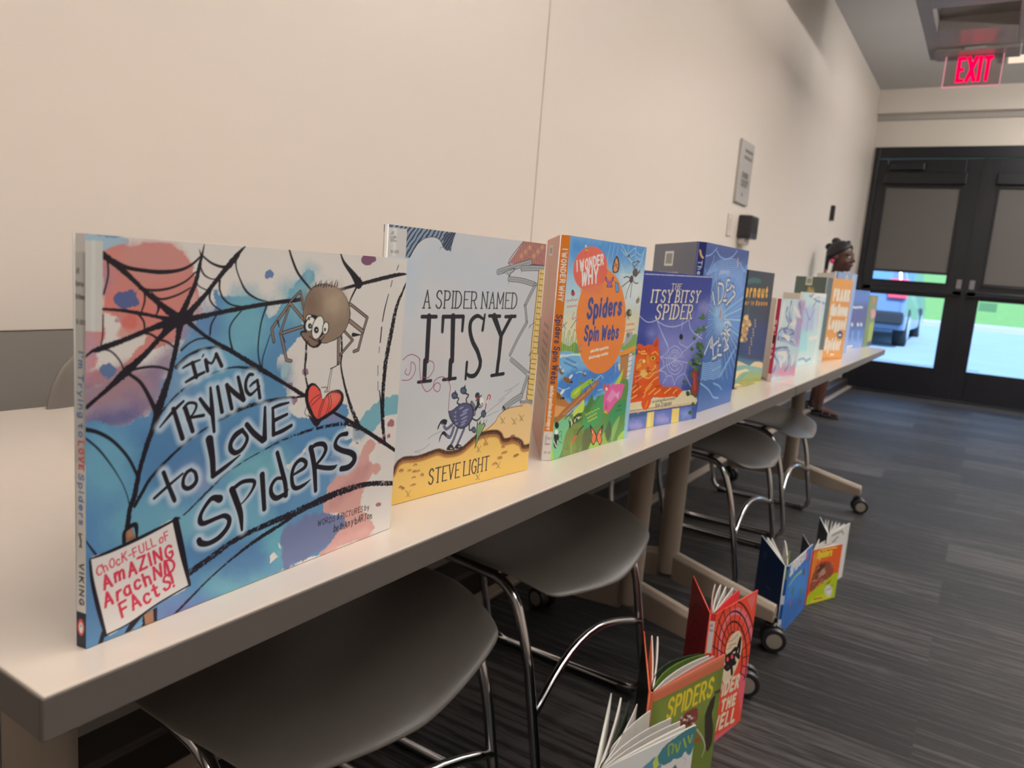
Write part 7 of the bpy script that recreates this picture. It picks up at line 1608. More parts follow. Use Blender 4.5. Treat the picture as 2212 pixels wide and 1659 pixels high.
["P",11569768,10,0,1,0,[1000,1388,999,1376,987,1367,965,1363,938,1363,912,1369,891,1379,880,1391,881,1403,893,1412,915,1417,941,1416,968,1410,989,1400]],
["P",11569768,10,0,1,0,[1033,1314,1032,1302,1019,1293,998,1288,971,1289,944,1295,924,1305,912,1317,913,1329,926,1338,947,1342,974,1342,1000,1336,1021,1326]],
["P",11569768,10,0,1,0,[1066,1239,1065,1227,1052,1218,1031,1213,1004,1214,977,1220,956,1230,945,1242,946,1254,958,1263,980,1268,1007,1267,1033,1261,1054,1251]],
["P",11569768,10,0,1,0,[938,1169,937,1157,925,1148,903,1144,876,1145,850,1151,829,1161,818,1173,819,1185,831,1194,853,1198,880,1197,906,1191,927,1181]],
["P",11569768,10,0,1,0,[971,1094,970,1082,957,1073,936,1069,909,1070,883,1076,862,1086,851,1099,852,1110,864,1119,886,1124,912,1123,939,1117,959,1106]],
["P",11569768,10,0,1,0,[1004,1019,1003,1007,990,998,968,994,942,995,915,1001,894,1012,883,1024,884,1036,896,1044,918,1049,945,1048,971,1041,992,1031]],
["P",11569768,10,0,1,0,[876,950,875,939,863,930,841,925,815,927,789,933,768,943,757,956,758,967,770,976,792,980,818,979,844,973,865,963]],
["P",11569768,10,0,1,0,[909,875,908,863,895,854,874,850,847,851,821,858,800,868,789,881,790,892,802,901,824,906,850,904,877,898,897,887]],
["P",11569768,10,0,1,0,[941,799,941,788,928,779,906,775,880,776,853,783,833,793,822,805,822,817,835,826,856,830,883,829,909,822,930,812]],
["S",10132122,1,0,0,[311,1935,10,407,1711,10]]],
"b7":[["P",12767470,200,40,1,0,[-976,2183,2561,2236,2569,-245,-319,-20]],
["P",13292782,200,50,1,0,[-311,2112,2283,2142,2226,1289,-306,1341]],
["P",10850232,160,50,1,0,[1508,2133,2283,2142,2129,839,1554,1082]],
["P",12095656,120,60,1,0,[-125,446,2043,367,2129,19,11,123]],
["P",13664144,60,20,1,0,[631,252,2120,203,2089,22,556,106]],
["S",6976144,1,1,0,[867,2083,117,821,1871,47,919,1658,94,1124,1528,32]],
["S",10135236,1,1,0,[1070,2021,39,1024,1808,71,1124,1592,77,1332,1460,56]],
["S",6976144,1,1,0,[959,1572,118,821,1403,65,417,1368,69,1068,1334,80,1449,1305,33]],
["S",10135236,1,1,0,[1164,1506,40,1024,1335,63,613,1301,85,1275,1265,73,1663,1234,58]],
["S",6976144,1,1,0,[116,1124,113,671,1108,47,1294,1002,97,1617,947,33]],
["S",10135236,1,1,0,[308,1056,38,872,1038,71,1505,929,79,1834,873,59]],
["S",6976144,1,1,0,[-27,838,112,635,874,47,1089,813,96,703,722,31]],
["S",10135236,1,1,0,[163,767,38,836,802,71,1297,739,78,905,648,56]],
["S",6976144,1,1,0,[576,1323,116,992,1185,48,1481,1238,98,1382,1131,32]],
["S",10135236,1,1,0,[775,1255,39,1198,1114,72,1695,1167,80,1595,1059,58]],
["S",6976144,1,1,0,[279,1371,114,80,1208,45,391,1116,92]],
["S",10135236,1,1,0,[473,1304,38,271,1141,84,587,1047,54]],
["S",6976144,1,1,0,[590,1913,115,526,1745,46,815,1574,94]],
["S",10135236,1,1,0,[788,1850,39,723,1681,85,1017,1507,55]],
["S",6976144,1,1,0,[1625,2047,122,1885,1829,50,1717,1697,99]],
["S",10135236,1,1,0,[1841,1983,41,2105,1762,92,1935,1629,58]],
["S",6976144,1,1,0,[1329,606,122,1378,338,49,1140,220,97]],
["S",10135236,1,1,0,[1542,529,41,1592,258,91,1350,140,57]],
["S",6976144,1,1,0,[-40,713,112,325,484,46,92,244,91]],
["S",10135236,1,1,0,[150,641,38,521,409,86,285,168,54]],
["S",15134458,1,1,0,[257,2036,75,250,1746,166,192,1414,98]],
["S",15134458,1,1,0,[1144,1958,79,1599,1785,180,1893,1652,108]],
["S",15134458,1,1,0,[1071,1485,79,1497,1523,179,1408,1393,105]],
["S",15134458,1,1,0,[282,740,76,1012,664,176,810,479,103]],
["S",15134458,1,1,0,[633,1194,78,1105,1095,176]],
["S",15134458,1,1,0,[487,582,77,706,399,173]],
["S",15134458,1,1,0,[1766,629,83,1718,407,184]],
["S",12094128,1,1,0,[1757,2092,123,1998,1918,50,2168,2052,84]],
["S",12094128,1,1,0,[1920,1917,125,2006,1740,50]],
["S",12094128,1,1,0,[1760,1608,124,2436,1512,52]],
["S",12094128,1,1,0,[1784,1075,125,1949,891,50]]],
"s7":[["P",11022408,0,0,0,0,[-10,200,120,200,120,2220,-10,2220]],
["P",13215896,0,0,0,0,[-10,-10,120,-10,120,200,-10,200]],
["T",15257792,"Spiders",25,1600,25,600,50,12,0,0,0,0],
["P",3809320,10,0,0,0,[10,1000,90,1000,90,1200,10,1200]]],
"b8":[["P",12834542,200,40,1,0,[-1090,2329,3323,2424,3134,-305,-343,-92]],
["P",10473708,100,30,1,0,[19,1280,874,1268,1083,454,212,489]],
["P",11581656,140,50,1,0,[63,1906,1453,1915,1475,1127,77,1153]],
["P",13027540,120,40,1,0,[1453,1915,2431,2029,2170,1222,1607,1231]],
["S",9081524,1,1,0,[820,2294,75,1743,2259,79,2569,2327,82]],
["S",9081524,1,1,0,[573,2264,74,1351,2122,77,1094,1913,77]],
["S",9081524,1,1,0,[1351,2122,77,2431,2029,82]],
["S",9081524,1,1,0,[338,1857,74,939,1499,76,1233,1810,77]],
["S",9081524,1,1,0,[763,1501,76,760,1140,76]],
["S",9081524,1,1,0,[343,201,75,840,228,77,1248,103,79]],
["S",9081524,1,1,0,[1145,134,78,1656,189,80]],
["S",15397626,1,1,0,[945,2219,123,1442,2306,126,2500,2272,133]],
["S",15397626,1,1,0,[1240,869,127,2143,899,132]],
["S",15397626,1,1,0,[1969,2183,130,2170,844,132,2101,31,133]]],
"b10":[["P",14193230,0,0,1,0,[-153,2881,2296,2950,2229,-117,-391,-32]],
["T",15128260,"FRANK",316,2190,1998,2194,304,165,0,0,0,0],
["T",15128260,"the Seven",221,1670,2020,1650,310,165,0,0,0,0],
["T",15128260,"Legged",243,1192,2018,1153,313,166,0,0,0,0],
["T",15128260,"Spider",145,443,1769,395,339,166,0,0,0,0],
["P",3819624,2,3,1,0,[1908,911,1905,847,1837,796,1717,770,1572,773,1428,804,1316,857,1256,921,1259,984,1326,1034,1442,1061,1587,1059,1731,1029,1846,976]],
["P",14738664,0,0,1,0,[1768,898,1758,881,1714,867,1644,860,1564,862,1488,871,1431,886,1405,904,1415,922,1459,935,1527,942,1608,941,1685,932,1742,917]],
["P",12614188,30,0,1,0,[-145,155,2348,30,2243,-148,-391,-32]],
["S",15785152,1,0,0,[837,205,71,1190,192,72]]],
"s10":[["P",7371388,0,0,0,0,[-10,-10,300,-10,300,3000,-10,3000]],
["P",14208192,0,0,0,0,[-10,-10,300,-10,300,400,-10,400]]],
"k10":[["P",4149320,0,0,0,0,[-50,-50,2400,-50,2400,3000,-50,3000]],
["P",13617332,0,0,0,0,[760,2620,1220,2620,1220,2920,760,2920]],
["P",9080960,0,0,0,0,[820,2680,1160,2680,1160,2860,820,2860]],
["P",12098136,60,40,1,0,[800,2150,1500,2150,1400,2500,1000,2540]]],
"b9":[["P",8360112,0,0,0,0,[-50,-50,2800,-50,2800,3300,-50,3300]],
["P",9676492,100,30,0,0,[2000,-50,2800,-50,2800,3300,2000,3300]],
["P",13483950,10,10,1,0,[1380,3000,1362,3061,1312,3109,1240,3136,1160,3137,1088,3110,1038,3061,1020,3000,1038,2939,1087,2891,1160,2864,1240,2863,1312,2890,1362,2939]],
["S",8022616,1,0,0,[1120,3000,30,1200,3060,30,1280,3000,30,1200,2960,30]],
["P",13483950,10,10,1,0,[2330,3000,2312,3061,2262,3109,2190,3136,2110,3137,2038,3110,1988,3061,1970,3000,1988,2939,2037,2891,2110,2864,2190,2863,2262,2890,2312,2939]],
["S",8022616,1,0,0,[2070,3000,30,2150,3060,30,2230,3000,30,2150,2960,30]],
["S",6254744,1,0,0,[300,2400,40,1800,2400,40]],
["S",6254744,1,0,0,[300,2200,40,1800,2200,40]],
["S",6254744,1,0,0,[300,2000,40,1800,2000,40]],
["S",6254744,1,0,0,[300,1800,40,1800,1800,40]],
["S",6254744,1,0,0,[300,1600,40,1800,1600,40]]],
"b11":[["P",5929652,0,0,1,0,[-504,2638,2623,2668,2407,-104,-407,-40]],
["P",5593738,220,60,1,0,[-341,1996,2344,2051,2409,902,-296,909]],
["P",8362188,160,50,1,0,[-287,397,2205,364,2170,-60,-323,-5]],
["S",13029348,1,2,0,[2,1836,96,319,1849,97,731,1841,98,1137,1863,100,1507,1861,101]],
["P",13687016,20,0,1,0,[681,1074,683,1035,656,1004,606,987,542,987,478,1004,426,1035,396,1073,394,1112,421,1143,471,1160,534,1160,598,1143,651,1112]],
["P",13687016,20,0,1,0,[1409,1074,1411,1035,1383,1004,1331,986,1266,986,1200,1004,1146,1035,1115,1074,1113,1113,1140,1145,1192,1162,1257,1162,1323,1145,1377,1114]],
["P",13687016,20,0,1,0,[1834,1075,1837,1035,1808,1003,1756,986,1689,986,1622,1004,1567,1035,1536,1075,1534,1114,1561,1146,1613,1163,1680,1163,1747,1146,1802,1114]],
["S",10137816,1,0,0,[771,757,87,823,383,87]],
["S",10137816,1,0,0,[1503,753,89,1558,373,89]],
["S",14739184,1,0,0,[246,56,86,941,99,88]]],
"b12":[["P",7306842,0,0,1,0,[103,2575,3024,2554,3312,-169,567,-63]],
["P",12087386,60,20,1,0,[632,2357,1378,2369,1422,2059,858,2054]],
["P",6961720,50,20,1,0,[1407,1826,2716,1910,2813,1268,2077,1195]],
["P",14193818,50,20,1,0,[715,1747,1598,1826,2091,1433,1029,1322]],
["P",10528830,60,30,1,0,[799,1131,2077,1195,2155,317,983,117]],
["P",4867176,20,0,1,0,[2220,74,2201,12,2053,-33,1806,-51,1513,-40,1232,-2,1017,55,908,119,926,180,1068,224,1306,244,1597,235,1882,198,2106,141]]],
"f1":[["P",14672604,0,0,1,0,[504,2510,2176,2633,2283,1532,318,2095]],
["P",4882568,4,10,1,0,[1342,2425,1541,2538,2180,2611,2201,2246,2124,2104,1989,2216,1890,2125,1709,2191,1609,2124,1434,2188,1305,2316]],
["P",6263976,10,10,1,0,[865,2278,1238,2401,1438,2166,1246,2013]],
["P",13029210,5,10,1,0,[1199,2315,1292,2402,1362,2214,1251,2154]],
["P",15131872,5,10,1,0,[1441,2144,1773,2147,2062,2127,2202,1991,2204,1649,1361,1970]],
["S",10137674,1,0,0,[1580,2299,39,1552,2473,39,1665,2454,39,1661,2311,39]],
["S",10137674,1,0,0,[1725,2433,40,1792,2285,40,1837,2435,40]],
["S",10137674,1,0,0,[1916,2470,40,2004,2294,41]],
["S",10137674,1,0,0,[2030,2473,40,2096,2346,41,2134,2459,41]],
["S",13682390,1,0,0,[1947,2126,20,2047,2048,20,2001,1980,20]],
["P",4160116,10,10,1,0,[1631,1992,1788,2058,1940,1834,1705,1880]]],
"f2":[["P",7305778,0,0,1,0,[-127,2882,2261,2846,2336,266,57,1265]],
["P",8358462,160,50,1,0,[162,2561,2014,2493,2128,1603,291,1844]],
["P",13133898,2,0,0,0,[-127,2882,2300,2858,2310,2541,86,2610,-90,2674]],
["P",13662298,10,0,1,0,[-84,2823,2273,2794,2282,2719,-54,2748]],
["T",14860852,"SPIDERS",498,2124,1926,2066,359,64,0,0,0,0],
["P",9189940,10,15,1,0,[909,1921,1147,2018,1457,1973,1526,1733,1324,1691,1097,1709,874,1726]],
["P",7227968,20,20,1,0,[988,1891,1278,1922,1442,1860,1243,1723]],
["P",14205104,10,10,1,0,[1378,1815,1384,1802,1380,1792,1366,1786,1346,1787,1322,1793,1301,1804,1286,1817,1279,1830,1284,1840,1297,1845,1317,1845,1341,1839,1362,1828]],
["P",4860968,10,10,1,0,[1299,1746,1305,1733,1301,1723,1288,1717,1267,1718,1244,1724,1223,1735,1208,1748,1201,1761,1205,1771,1219,1776,1239,1776,1262,1770,1284,1759]],
["P",12098188,10,10,1,0,[1025,1964,1031,1951,1027,1941,1014,1936,994,1936,971,1942,951,1952,936,1965,930,1978,934,1988,947,1993,967,1993,989,1987,1010,1977]],
["P",4860968,10,10,1,0,[1273,1930,1280,1917,1275,1907,1262,1901,1242,1902,1219,1908,1197,1918,1182,1931,1176,1944,1180,1954,1194,1959,1214,1959,1237,1953,1258,1943]],
["P",4860968,10,10,1,0,[1154,1822,1161,1809,1156,1799,1143,1794,1123,1794,1100,1800,1079,1811,1064,1824,1058,1837,1062,1847,1076,1852,1096,1852,1118,1846,1139,1835]],
["P",9851466,10,10,1,0,[1391,1712,1397,1699,1393,1689,1379,1684,1358,1684,1335,1691,1314,1701,1298,1715,1292,1728,1296,1738,1310,1743,1330,1743,1354,1736,1375,1726]],
["P",12098188,10,10,1,0,[1224,1914,1230,1901,1226,1891,1213,1886,1192,1886,1170,1892,1149,1903,1133,1916,1127,1928,1131,1938,1145,1944,1165,1944,1188,1938,1209,1927]],
["P",9851466,10,10,1,0,[1478,1784,1485,1771,1480,1760,1467,1755,1446,1755,1422,1762,1401,1772,1385,1786,1379,1799,1383,1809,1397,1814,1417,1814,1441,1808,1463,1797]],
["P",4860968,10,10,1,0,[1170,1905,1176,1892,1172,1882,1159,1877,1139,1877,1116,1883,1095,1894,1080,1907,1074,1919,1078,1929,1091,1935,1111,1934,1134,1929,1155,1918]],
["P",14205104,10,10,1,0,[1292,1887,1298,1874,1294,1864,1281,1859,1260,1859,1237,1865,1216,1876,1201,1889,1195,1902,1199,1912,1212,1917,1232,1917,1255,1911,1277,1900]],
["P",12098188,10,10,1,0,[1212,1837,1218,1824,1214,1814,1201,1809,1181,1809,1158,1815,1137,1826,1122,1839,1116,1851,1120,1862,1133,1867,1153,1867,1176,1860,1197,1850]],
["P",14205104,10,10,1,0,[1461,1669,1467,1656,1463,1646,1449,1641,1429,1641,1405,1648,1383,1658,1368,1672,1362,1685,1366,1695,1379,1700,1400,1700,1423,1693,1445,1683]],
["P",14205104,10,10,1,0,[1126,1882,1132,1870,1128,1860,1115,1854,1095,1855,1072,1861,1051,1871,1036,1884,1030,1897,1034,1907,1047,1912,1067,1912,1090,1906,1111,1895]],
["P",9851466,10,10,1,0,[1158,1772,1164,1759,1160,1749,1147,1744,1127,1744,1104,1750,1083,1761,1068,1774,1062,1787,1066,1797,1079,1802,1099,1802,1122,1796,1143,1785]],
["P",3813416,10,15,1,0,[1801,1629,1811,1770,1927,1969,2079,2012,2076,1842,2045,1609,2142,1351,2180,988,2048,843,1902,1150]],
["P",4864560,6,6,1,0,[2018,2106,2266,2092,2239,2028,2076,2025]],
["P",4997172,10,15,1,0,[334,1984,464,2024,629,1892,710,1745,552,1739,435,1809]],
["P",9075306,10,0,1,0,[445,1941,443,1934,434,1931,420,1933,403,1940,388,1949,376,1960,371,1970,373,1977,382,1980,396,1978,413,1971,428,1962,440,1951]],
["P",9075306,10,0,1,0,[486,1889,484,1882,475,1879,461,1881,444,1887,428,1897,417,1908,411,1918,414,1925,423,1928,437,1926,453,1919,469,1909,481,1899]],
["P",9075306,10,0,1,0,[527,1836,525,1829,516,1826,501,1828,485,1835,469,1845,457,1856,452,1866,454,1873,463,1875,478,1873,494,1867,510,1857,522,1846]],
["P",9075306,10,0,1,0,[568,1783,566,1776,557,1773,543,1776,526,1782,510,1792,498,1803,493,1813,495,1820,504,1823,519,1821,535,1814,551,1804,563,1793]],
["P",9075306,10,0,1,0,[580,1888,578,1881,569,1878,555,1880,538,1887,522,1897,510,1907,505,1917,507,1924,516,1927,531,1925,547,1919,563,1909,575,1898]],
["P",9075306,10,0,1,0,[622,1835,620,1828,611,1825,596,1827,579,1834,563,1844,552,1855,546,1865,548,1872,558,1875,572,1873,589,1866,605,1856,617,1845]],
["P",9075306,10,0,1,0,[664,1782,662,1775,652,1772,638,1774,621,1781,605,1791,593,1802,588,1812,590,1819,599,1822,613,1820,630,1813,646,1803,658,1792]],
["P",9075306,10,0,1,0,[706,1729,703,1721,694,1719,679,1721,662,1728,646,1738,635,1749,629,1759,631,1766,641,1769,655,1767,672,1760,688,1750,700,1739]],
["S",12101776,1,0,0,[1553,1507,38,1804,1238,39,1937,988,40,1873,817,39]],
["P",11551790,10,0,1,0,[1517,1305,1670,1316,1713,1202,1576,1209]]],
"f3":[["P",15616560,0,0,1,0,[-159,3115,2020,3122,2693,-1025,333,-279]],
["P",15362662,10,0,1,0,[1389,3099,1796,3154,1801,2933,1700,2714]],
["P",15229040,30,20,1,0,[1634,1347,1998,1591,1874,203,1538,903]],
["P",15229040,10,10,1,0,[616,149,1652,32,1459,-32,659,-35]],
["S",4854808,1,1,0,[794,1553,42,702,1752,42,642,1951,41,617,2135,41,630,2290,41,679,2405,41,762,2470,41,871,2481,42,998,2435,42,1135,2336,42,1269,2190,43,1391,2008,43,1488,1804,44,1554,1597,44,1580,1404,44,1566,1242,44]],
["S",4854808,1,1,0,[679,1502,42,551,1771,41,469,2039,41,439,2285,40,462,2492,40,536,2644,41,656,2731,41,813,2743,41,997,2680,42,1194,2544,42,1387,2344,43,1562,2095,44,1702,1816,44,1794,1532,45,1829,1267,45,1804,1046,45]],
["S",15364214,1,0,0,[636,1431,159,474,1769,156,372,2102,154,336,2407,153,370,2662,153,468,2849,154,627,2954,155,834,2969,157,1075,2889,160,1333,2718,163,1588,2466,166,1819,2151,169,2003,1798,172,2123,1437,174,2167,1102,176,2130,824,176]],
["S",4854808,1,1,0,[563,1457,41,401,1794,41,300,2126,40,265,2429,40,298,2683,40,397,2870,40,554,2975,40,760,2990,41,999,2911,42,1256,2740,42,1509,2490,43,1737,2176,44,1920,1824,45,2039,1465,45,2083,1131,46,2045,854,46]],
["S",4854808,1,1,0,[446,1419,41,253,1818,40,134,2210,40,95,2567,39,139,2865,39,262,3084,40,456,3208,40,709,3225,41,1004,3131,42,1320,2929,43,1633,2629,44,1916,2253,45,2143,1830,45,2290,1398,46,2341,996,47,2291,664,47]],
["S",5904922,1,1,0,[689,1695,26,188,1731,26]],
["S",5904922,1,1,0,[615,1903,26,49,2115,25]],
["S",5904922,1,1,0,[578,2100,26,-10,2471,25]],
["S",5904922,1,1,0,[582,2271,26,14,2776,25]],
["S",5904922,1,1,0,[626,2403,26,120,3009,25]],
["S",5904922,1,1,0,[706,2487,26,301,3155,25]],
["S",5904922,1,1,0,[818,2515,26,545,3200,26]],
["S",5904922,1,1,0,[952,2484,27,836,3138,26]],
["S",5904922,1,1,0,[1099,2396,27,1156,2971,27]],
["S",5904922,1,1,0,[1247,2258,27,1479,2705,27]],
["S",5904922,1,1,0,[1384,2078,27,1779,2359,28]],
["S",5904922,1,1,0,[1499,1871,28,2028,1959,29]],
["S",5904922,1,1,0,[1581,1654,28,2202,1538,29]],
["S",5904922,1,1,0,[1622,1446,28,2283,1136,29]],
["S",5904922,1,1,0,[1620,1264,28,2260,791,30]],
["P",14862504,3,5,1,0,[609,1621,655,2033,691,2288,900,2436,1208,2409,1396,2174,1460,1823,1326,1536,1123,1331,832,1298]],
["S",12621936,1,0,0,[684,2316,26,936,2291,27,1171,2352,27]],
["S",12621936,1,0,0,[784,2205,26,1121,2151,27]],
["S",12621936,1,0,0,[726,2143,26,925,2133,27]],
["S",1840152,1,0,0,[655,2033,97,749,1949,98,961,1986,99,1103,2022,100,1220,1956,101]],
["S",1840152,1,0,0,[726,1742,98,900,1628,100,1089,1672,101,1220,1655,102]],
["S",1840152,1,0,0,[1220,1956,101,1312,2200,101,1347,1860,102]],
["S",1840152,1,0,0,[736,1899,98,825,1735,99]],
["S",1840152,1,0,0,[1112,1882,101,1137,1683,101]],
["S",1840152,1,0,0,[1042,1661,100,1121,1442,101]],
["S",1840152,1,0,0,[1187,1885,101,1377,1740,103]],
["P",1840152,2,0,1,0,[1203,1743,1198,1671,1143,1630,1051,1629,939,1667,831,1737,748,1823,705,1910,710,1980,762,2021,852,2023,962,1987,1071,1919,1157,1832]],
["P",15223376,0,0,1,0,[877,1866,877,1842,864,1828,841,1825,812,1835,784,1855,761,1881,749,1908,749,1932,762,1946,785,1949,813,1939,842,1920,864,1893]],
["P",15223376,0,0,1,0,[1079,1852,1079,1829,1066,1814,1043,1812,1014,1821,985,1842,962,1868,949,1896,949,1919,962,1934,985,1937,1014,1927,1043,1907,1067,1880]],
["T",15520436,"SPIDER",298,1118,1518,980,282,82,0,0,0,0],
["T",15520436,"IN THE",364,730,1459,593,228,82,0,0,0,0],
["T",15520436,"WELL",486,300,1544,147,302,84,0,0,0,0]],
"f3b":[["P",10822186,0,0,0,0,[-50,-50,2400,-50,2400,3300,-50,3300]],
["S",4854808,1,0,0,[1320,1300,30,1306,1442,30,1264,1571,30,1199,1676,30,1116,1747,30,1023,1779,30,927,1767,30,838,1714,30,764,1624,30,711,1505,30,683,1368,30,684,1224,30]],
["S",4854808,1,0,0,[1560,1300,30,1535,1548,30,1462,1774,30,1348,1958,30,1203,2083,30,1040,2138,30,873,2118,30,717,2025,30,587,1867,30,494,1659,30,446,1419,30,447,1167,30]],
["S",4854808,1,0,0,[1800,1300,30,1764,1655,30,1660,1978,30,1497,2240,30,1290,2418,30,1057,2497,30,818,2469,30,596,2336,30,410,2111,30,277,1813,30,208,1469,30,210,1111,30]],
["S",4854808,1,0,0,[2040,1300,30,1994,1761,30,1858,2181,30,1646,2522,30,1377,2754,30,1074,2856,30,764,2819,30,475,2647,30,233,2354,30,60,1967,30,-30,1520,30,-27,1054,30]],
["P",2757656,30,30,0,0,[800,600,1200,600,1250,1600,850,1500]],
["P",12103840,20,20,0,0,[960,900,1120,900,1100,1400,980,1300]]],
"f3s":[["P",13121580,0,0,0,0,[-10,-10,200,-10,200,3300,-10,3300]],
["P",13616830,0,0,0,0,[-10,2300,200,2300,200,3000,-10,3000]],
["T",5919824,"JE",30,2880,90,2880,50,8,0,0,0,0],
["T",5919824,"Spi",30,2780,110,2780,50,8,0,0,0,0]],
"f4":[["P",3042488,0,0,1,0,[-96,2156,2270,2166,2079,51,168,-4]],
["P",3834060,160,40,1,0,[236,1716,2267,1593,2312,709,252,926]],
["P",2777768,140,40,1,0,[140,826,1859,558,1880,117,306,30]],
["T",15132394,"SPIDERS",261,1749,1755,1859,281,107,0,0,0,0],
["S",11059296,1,0,0,[275,1434,58,860,1535,60,1527,1512,62]],
["S",14212326,1,0,0,[180,1759,39,538,1737,39]],
["P",12606072,10,0,1,0,[1782,1894,1940,2022,2077,1816,1938,1739]],
["P",5917290,20,10,1,0,[1609,1518,1857,1533,1974,1272,1757,1277]],
["P",3832410,30,20,1,0,[618,1167,902,1247,919,825]],
["P",9063024,20,0,1,0,[669,1234,746,1238,761,1013]],
["P",6244992,20,0,1,0,[1663,619,2067,376,1920,220]],
["P",4160074,20,0,1,0,[1535,916,1783,926,1859,558]],
["P",11553376,20,0,1,0,[581,876,867,758,750,656]]],
"f4b":[["P",1323102,0,0,0,0,[-50,-50,2700,-50,2700,2300,-50,2300]],
["S",5929632,1,0,0,[1100,920,40,1500,940,40]],
["P",4872826,30,20,0,0,[400,1700,700,1500,750,1800]],
["P",5914696,30,0,0,0,[900,600,1100,500,1080,700]]],
"f4s":[["P",1854092,0,0,0,0,[-10,-10,200,-10,200,2300,-10,2300]],
["P",13683910,0,0,0,0,[-10,80,200,80,200,500,-10,500]],
["P",12634320,0,0,0,0,[-10,950,200,950,200,1220,-10,1220]],
["P",4881002,0,0,0,0,[-10,1700,200,1700,200,2000,-10,2000]]],
"f5":[["P",15228716,0,0,1,0,[-131,1898,1465,1885,1404,-222,-55,-74]],
["P",15764026,120,30,1,0,[-57,1742,326,1723,105,771,14,605]],
["P",11845660,10,10,1,0,[35,302,414,515,965,767,1484,815,1460,-76,62,-33]],
["P",13488176,80,30,1,0,[236,150,1290,291,1308,10,262,25]],
["T",15910970,"Spiders",241,1526,951,1525,213,65,0,0,0,0],
["S",15781968,1,0,0,[357,1779,32,1185,1752,33]],
["P",9062968,30,50,1,0,[70,537,92,832,263,1226,619,1358,990,1249,1181,980,1055,754,634,694,408,546,96,413]],
["P",5910568,40,30,1,0,[302,1042,418,1295,721,1284,624,936]],
["P",13148298,40,30,1,0,[403,968,666,1141,789,974,474,837]],
["S",4858912,1,0,0,[1006,587,26,1110,633,26]],
["S",11565664,1,0,0,[216,634,25,317,679,25]],
["S",11565664,1,0,0,[1169,412,26,1274,458,26]],
["S",4858912,1,0,0,[280,861,25,381,906,25]],
["S",4858912,1,0,0,[203,1214,25,303,1260,25]],
["S",13674640,1,0,0,[749,638,26,852,683,26]],
["S",4858912,1,0,0,[958,544,26,1062,589,26]],
["S",13674640,1,0,0,[309,1163,25,409,1209,25]],
["S",11565664,1,0,0,[339,526,25,440,571,26]],
["S",11565664,1,0,0,[503,962,26,605,1008,26]],
["S",13674640,1,0,0,[635,900,26,737,946,26]],
["S",4858912,1,0,0,[523,814,26,625,859,26]],
["S",13674640,1,0,0,[565,731,26,667,777,26]],
["S",13674640,1,0,0,[327,744,25,429,789,26]],
["S",13674640,1,0,0,[160,755,25,261,800,25]],
["S",13674640,1,0,0,[1011,1176,26,1115,1223,26]],
["S",4858912,1,0,0,[407,892,25,509,938,26]],
["S",4858912,1,0,0,[645,602,26,748,647,26]],
["S",4858912,1,0,0,[236,776,25,337,821,25]],
["S",13674640,1,0,0,[818,594,26,922,639,26]],
["S",11565664,1,0,0,[1064,636,26,1168,682,26]],
["S",13674640,1,0,0,[223,756,25,324,801,25]],
["S",11565664,1,0,0,[1026,1073,26,1130,1119,26]],
["S",11565664,1,0,0,[1133,417,26,1238,462,26]],
["S",11565664,1,0,0,[868,543,26,972,588,26]],
["S",11565664,1,0,0,[502,529,26,604,574,26]],
["P",15263456,2,0,1,0,[1302,258,1301,170,1259,106,1183,78,1090,93,997,147,923,228,883,322,884,409,926,473,1000,501,1093,487,1186,434,1261,352]],
["S",9079434,1,0,0,[942,374,30,1200,396,30]],
["S",9079434,1,0,0,[969,248,30,1209,257,30]],
["P",11579560,0,0,1,0,[1256,265,1256,193,1223,140,1165,117,1092,129,1019,172,960,239,928,315,928,387,960,439,1018,462,1091,451,1164,409,1223,342]],
["P",15723750,0,0,1,0,[1228,269,1229,205,1203,158,1155,137,1094,146,1032,184,983,243,955,311,954,375,980,422,1029,443,1089,434,1150,396,1200,337]],
["S",7829370,1,0,0,[971,339,30,1188,352,30]],
["S",14170666,1,0,0,[368,129,44,804,105,45]]],
"f6":[["P",14077894,0,0,1,0,[-277,2117,1773,2042,1777,-713,3,-280]],
["S",9077368,1,2,0,[207,1861,62,687,1852,63,1104,1827,64]],
["S",9077368,1,2,0,[518,1669,63,829,1695,64]],
["S",9077368,1,2,0,[1090,1862,64,1327,1684,65]],
["S",9077368,1,2,0,[298,1623,62,618,1615,63]]]}''')

def plane_m(px, py, ang, lean=0.0):
    """matrix of an upright sheet through (px, py) running along ang; its printed side faces right of that direction"""
    d = Vector((math.cos(ang), math.sin(ang), 0)); n = d.cross(Vector((0, 0, 1))); u = Vector((0, 0, 1)) * math.cos(lean) + n * math.sin(lean); n = d.cross(u)
    return Matrix(((d.x, u.x, n.x, px), (d.y, u.y, n.y, py), (d.z, u.z, n.z, 0), (0, 0, 0, 1)))
def leaves(name, sets, parent, base_z=0.0):
    """sets: (origin, angle, width, height, thickness, bulge, material index)"""
    bm = bmesh.new()
    for (ox, oy), ang, W, Hh, t, bulge, mi in sets:
        d = Vector((math.cos(ang), math.sin(ang))); n = Vector((-d.y, d.x)); pts = []
        for k in range(9):
            u = k / 8; pts.append(Vector((ox, oy)) + d * (W * u) + n * (bulge * 4 * u * (1 - u)))
        A = []
        for p in pts:
            A.append([bm.verts.new((p.x + n.x * s * t / 2, p.y + n.y * s * t / 2, z)) for s in (-1, 1) for z in (0.003, 0.003 + Hh)])
        for i in range(8):
            a, b = A[i], A[i + 1]
            for q in ((0, 1), (1, 3), (3, 2), (2, 0)): bm.faces.new((a[q[0]], b[q[0]], b[q[1]], a[q[1]])).material_index = mi
        for a in (A[0], A[-1]): bm.faces.new((a[0], a[1], a[3], a[2])).material_index = mi
    return obj(name, bm, [M['paper'], M['paperw'], M['green'], M['dgreen'], M['pink'], M['red']], parent)

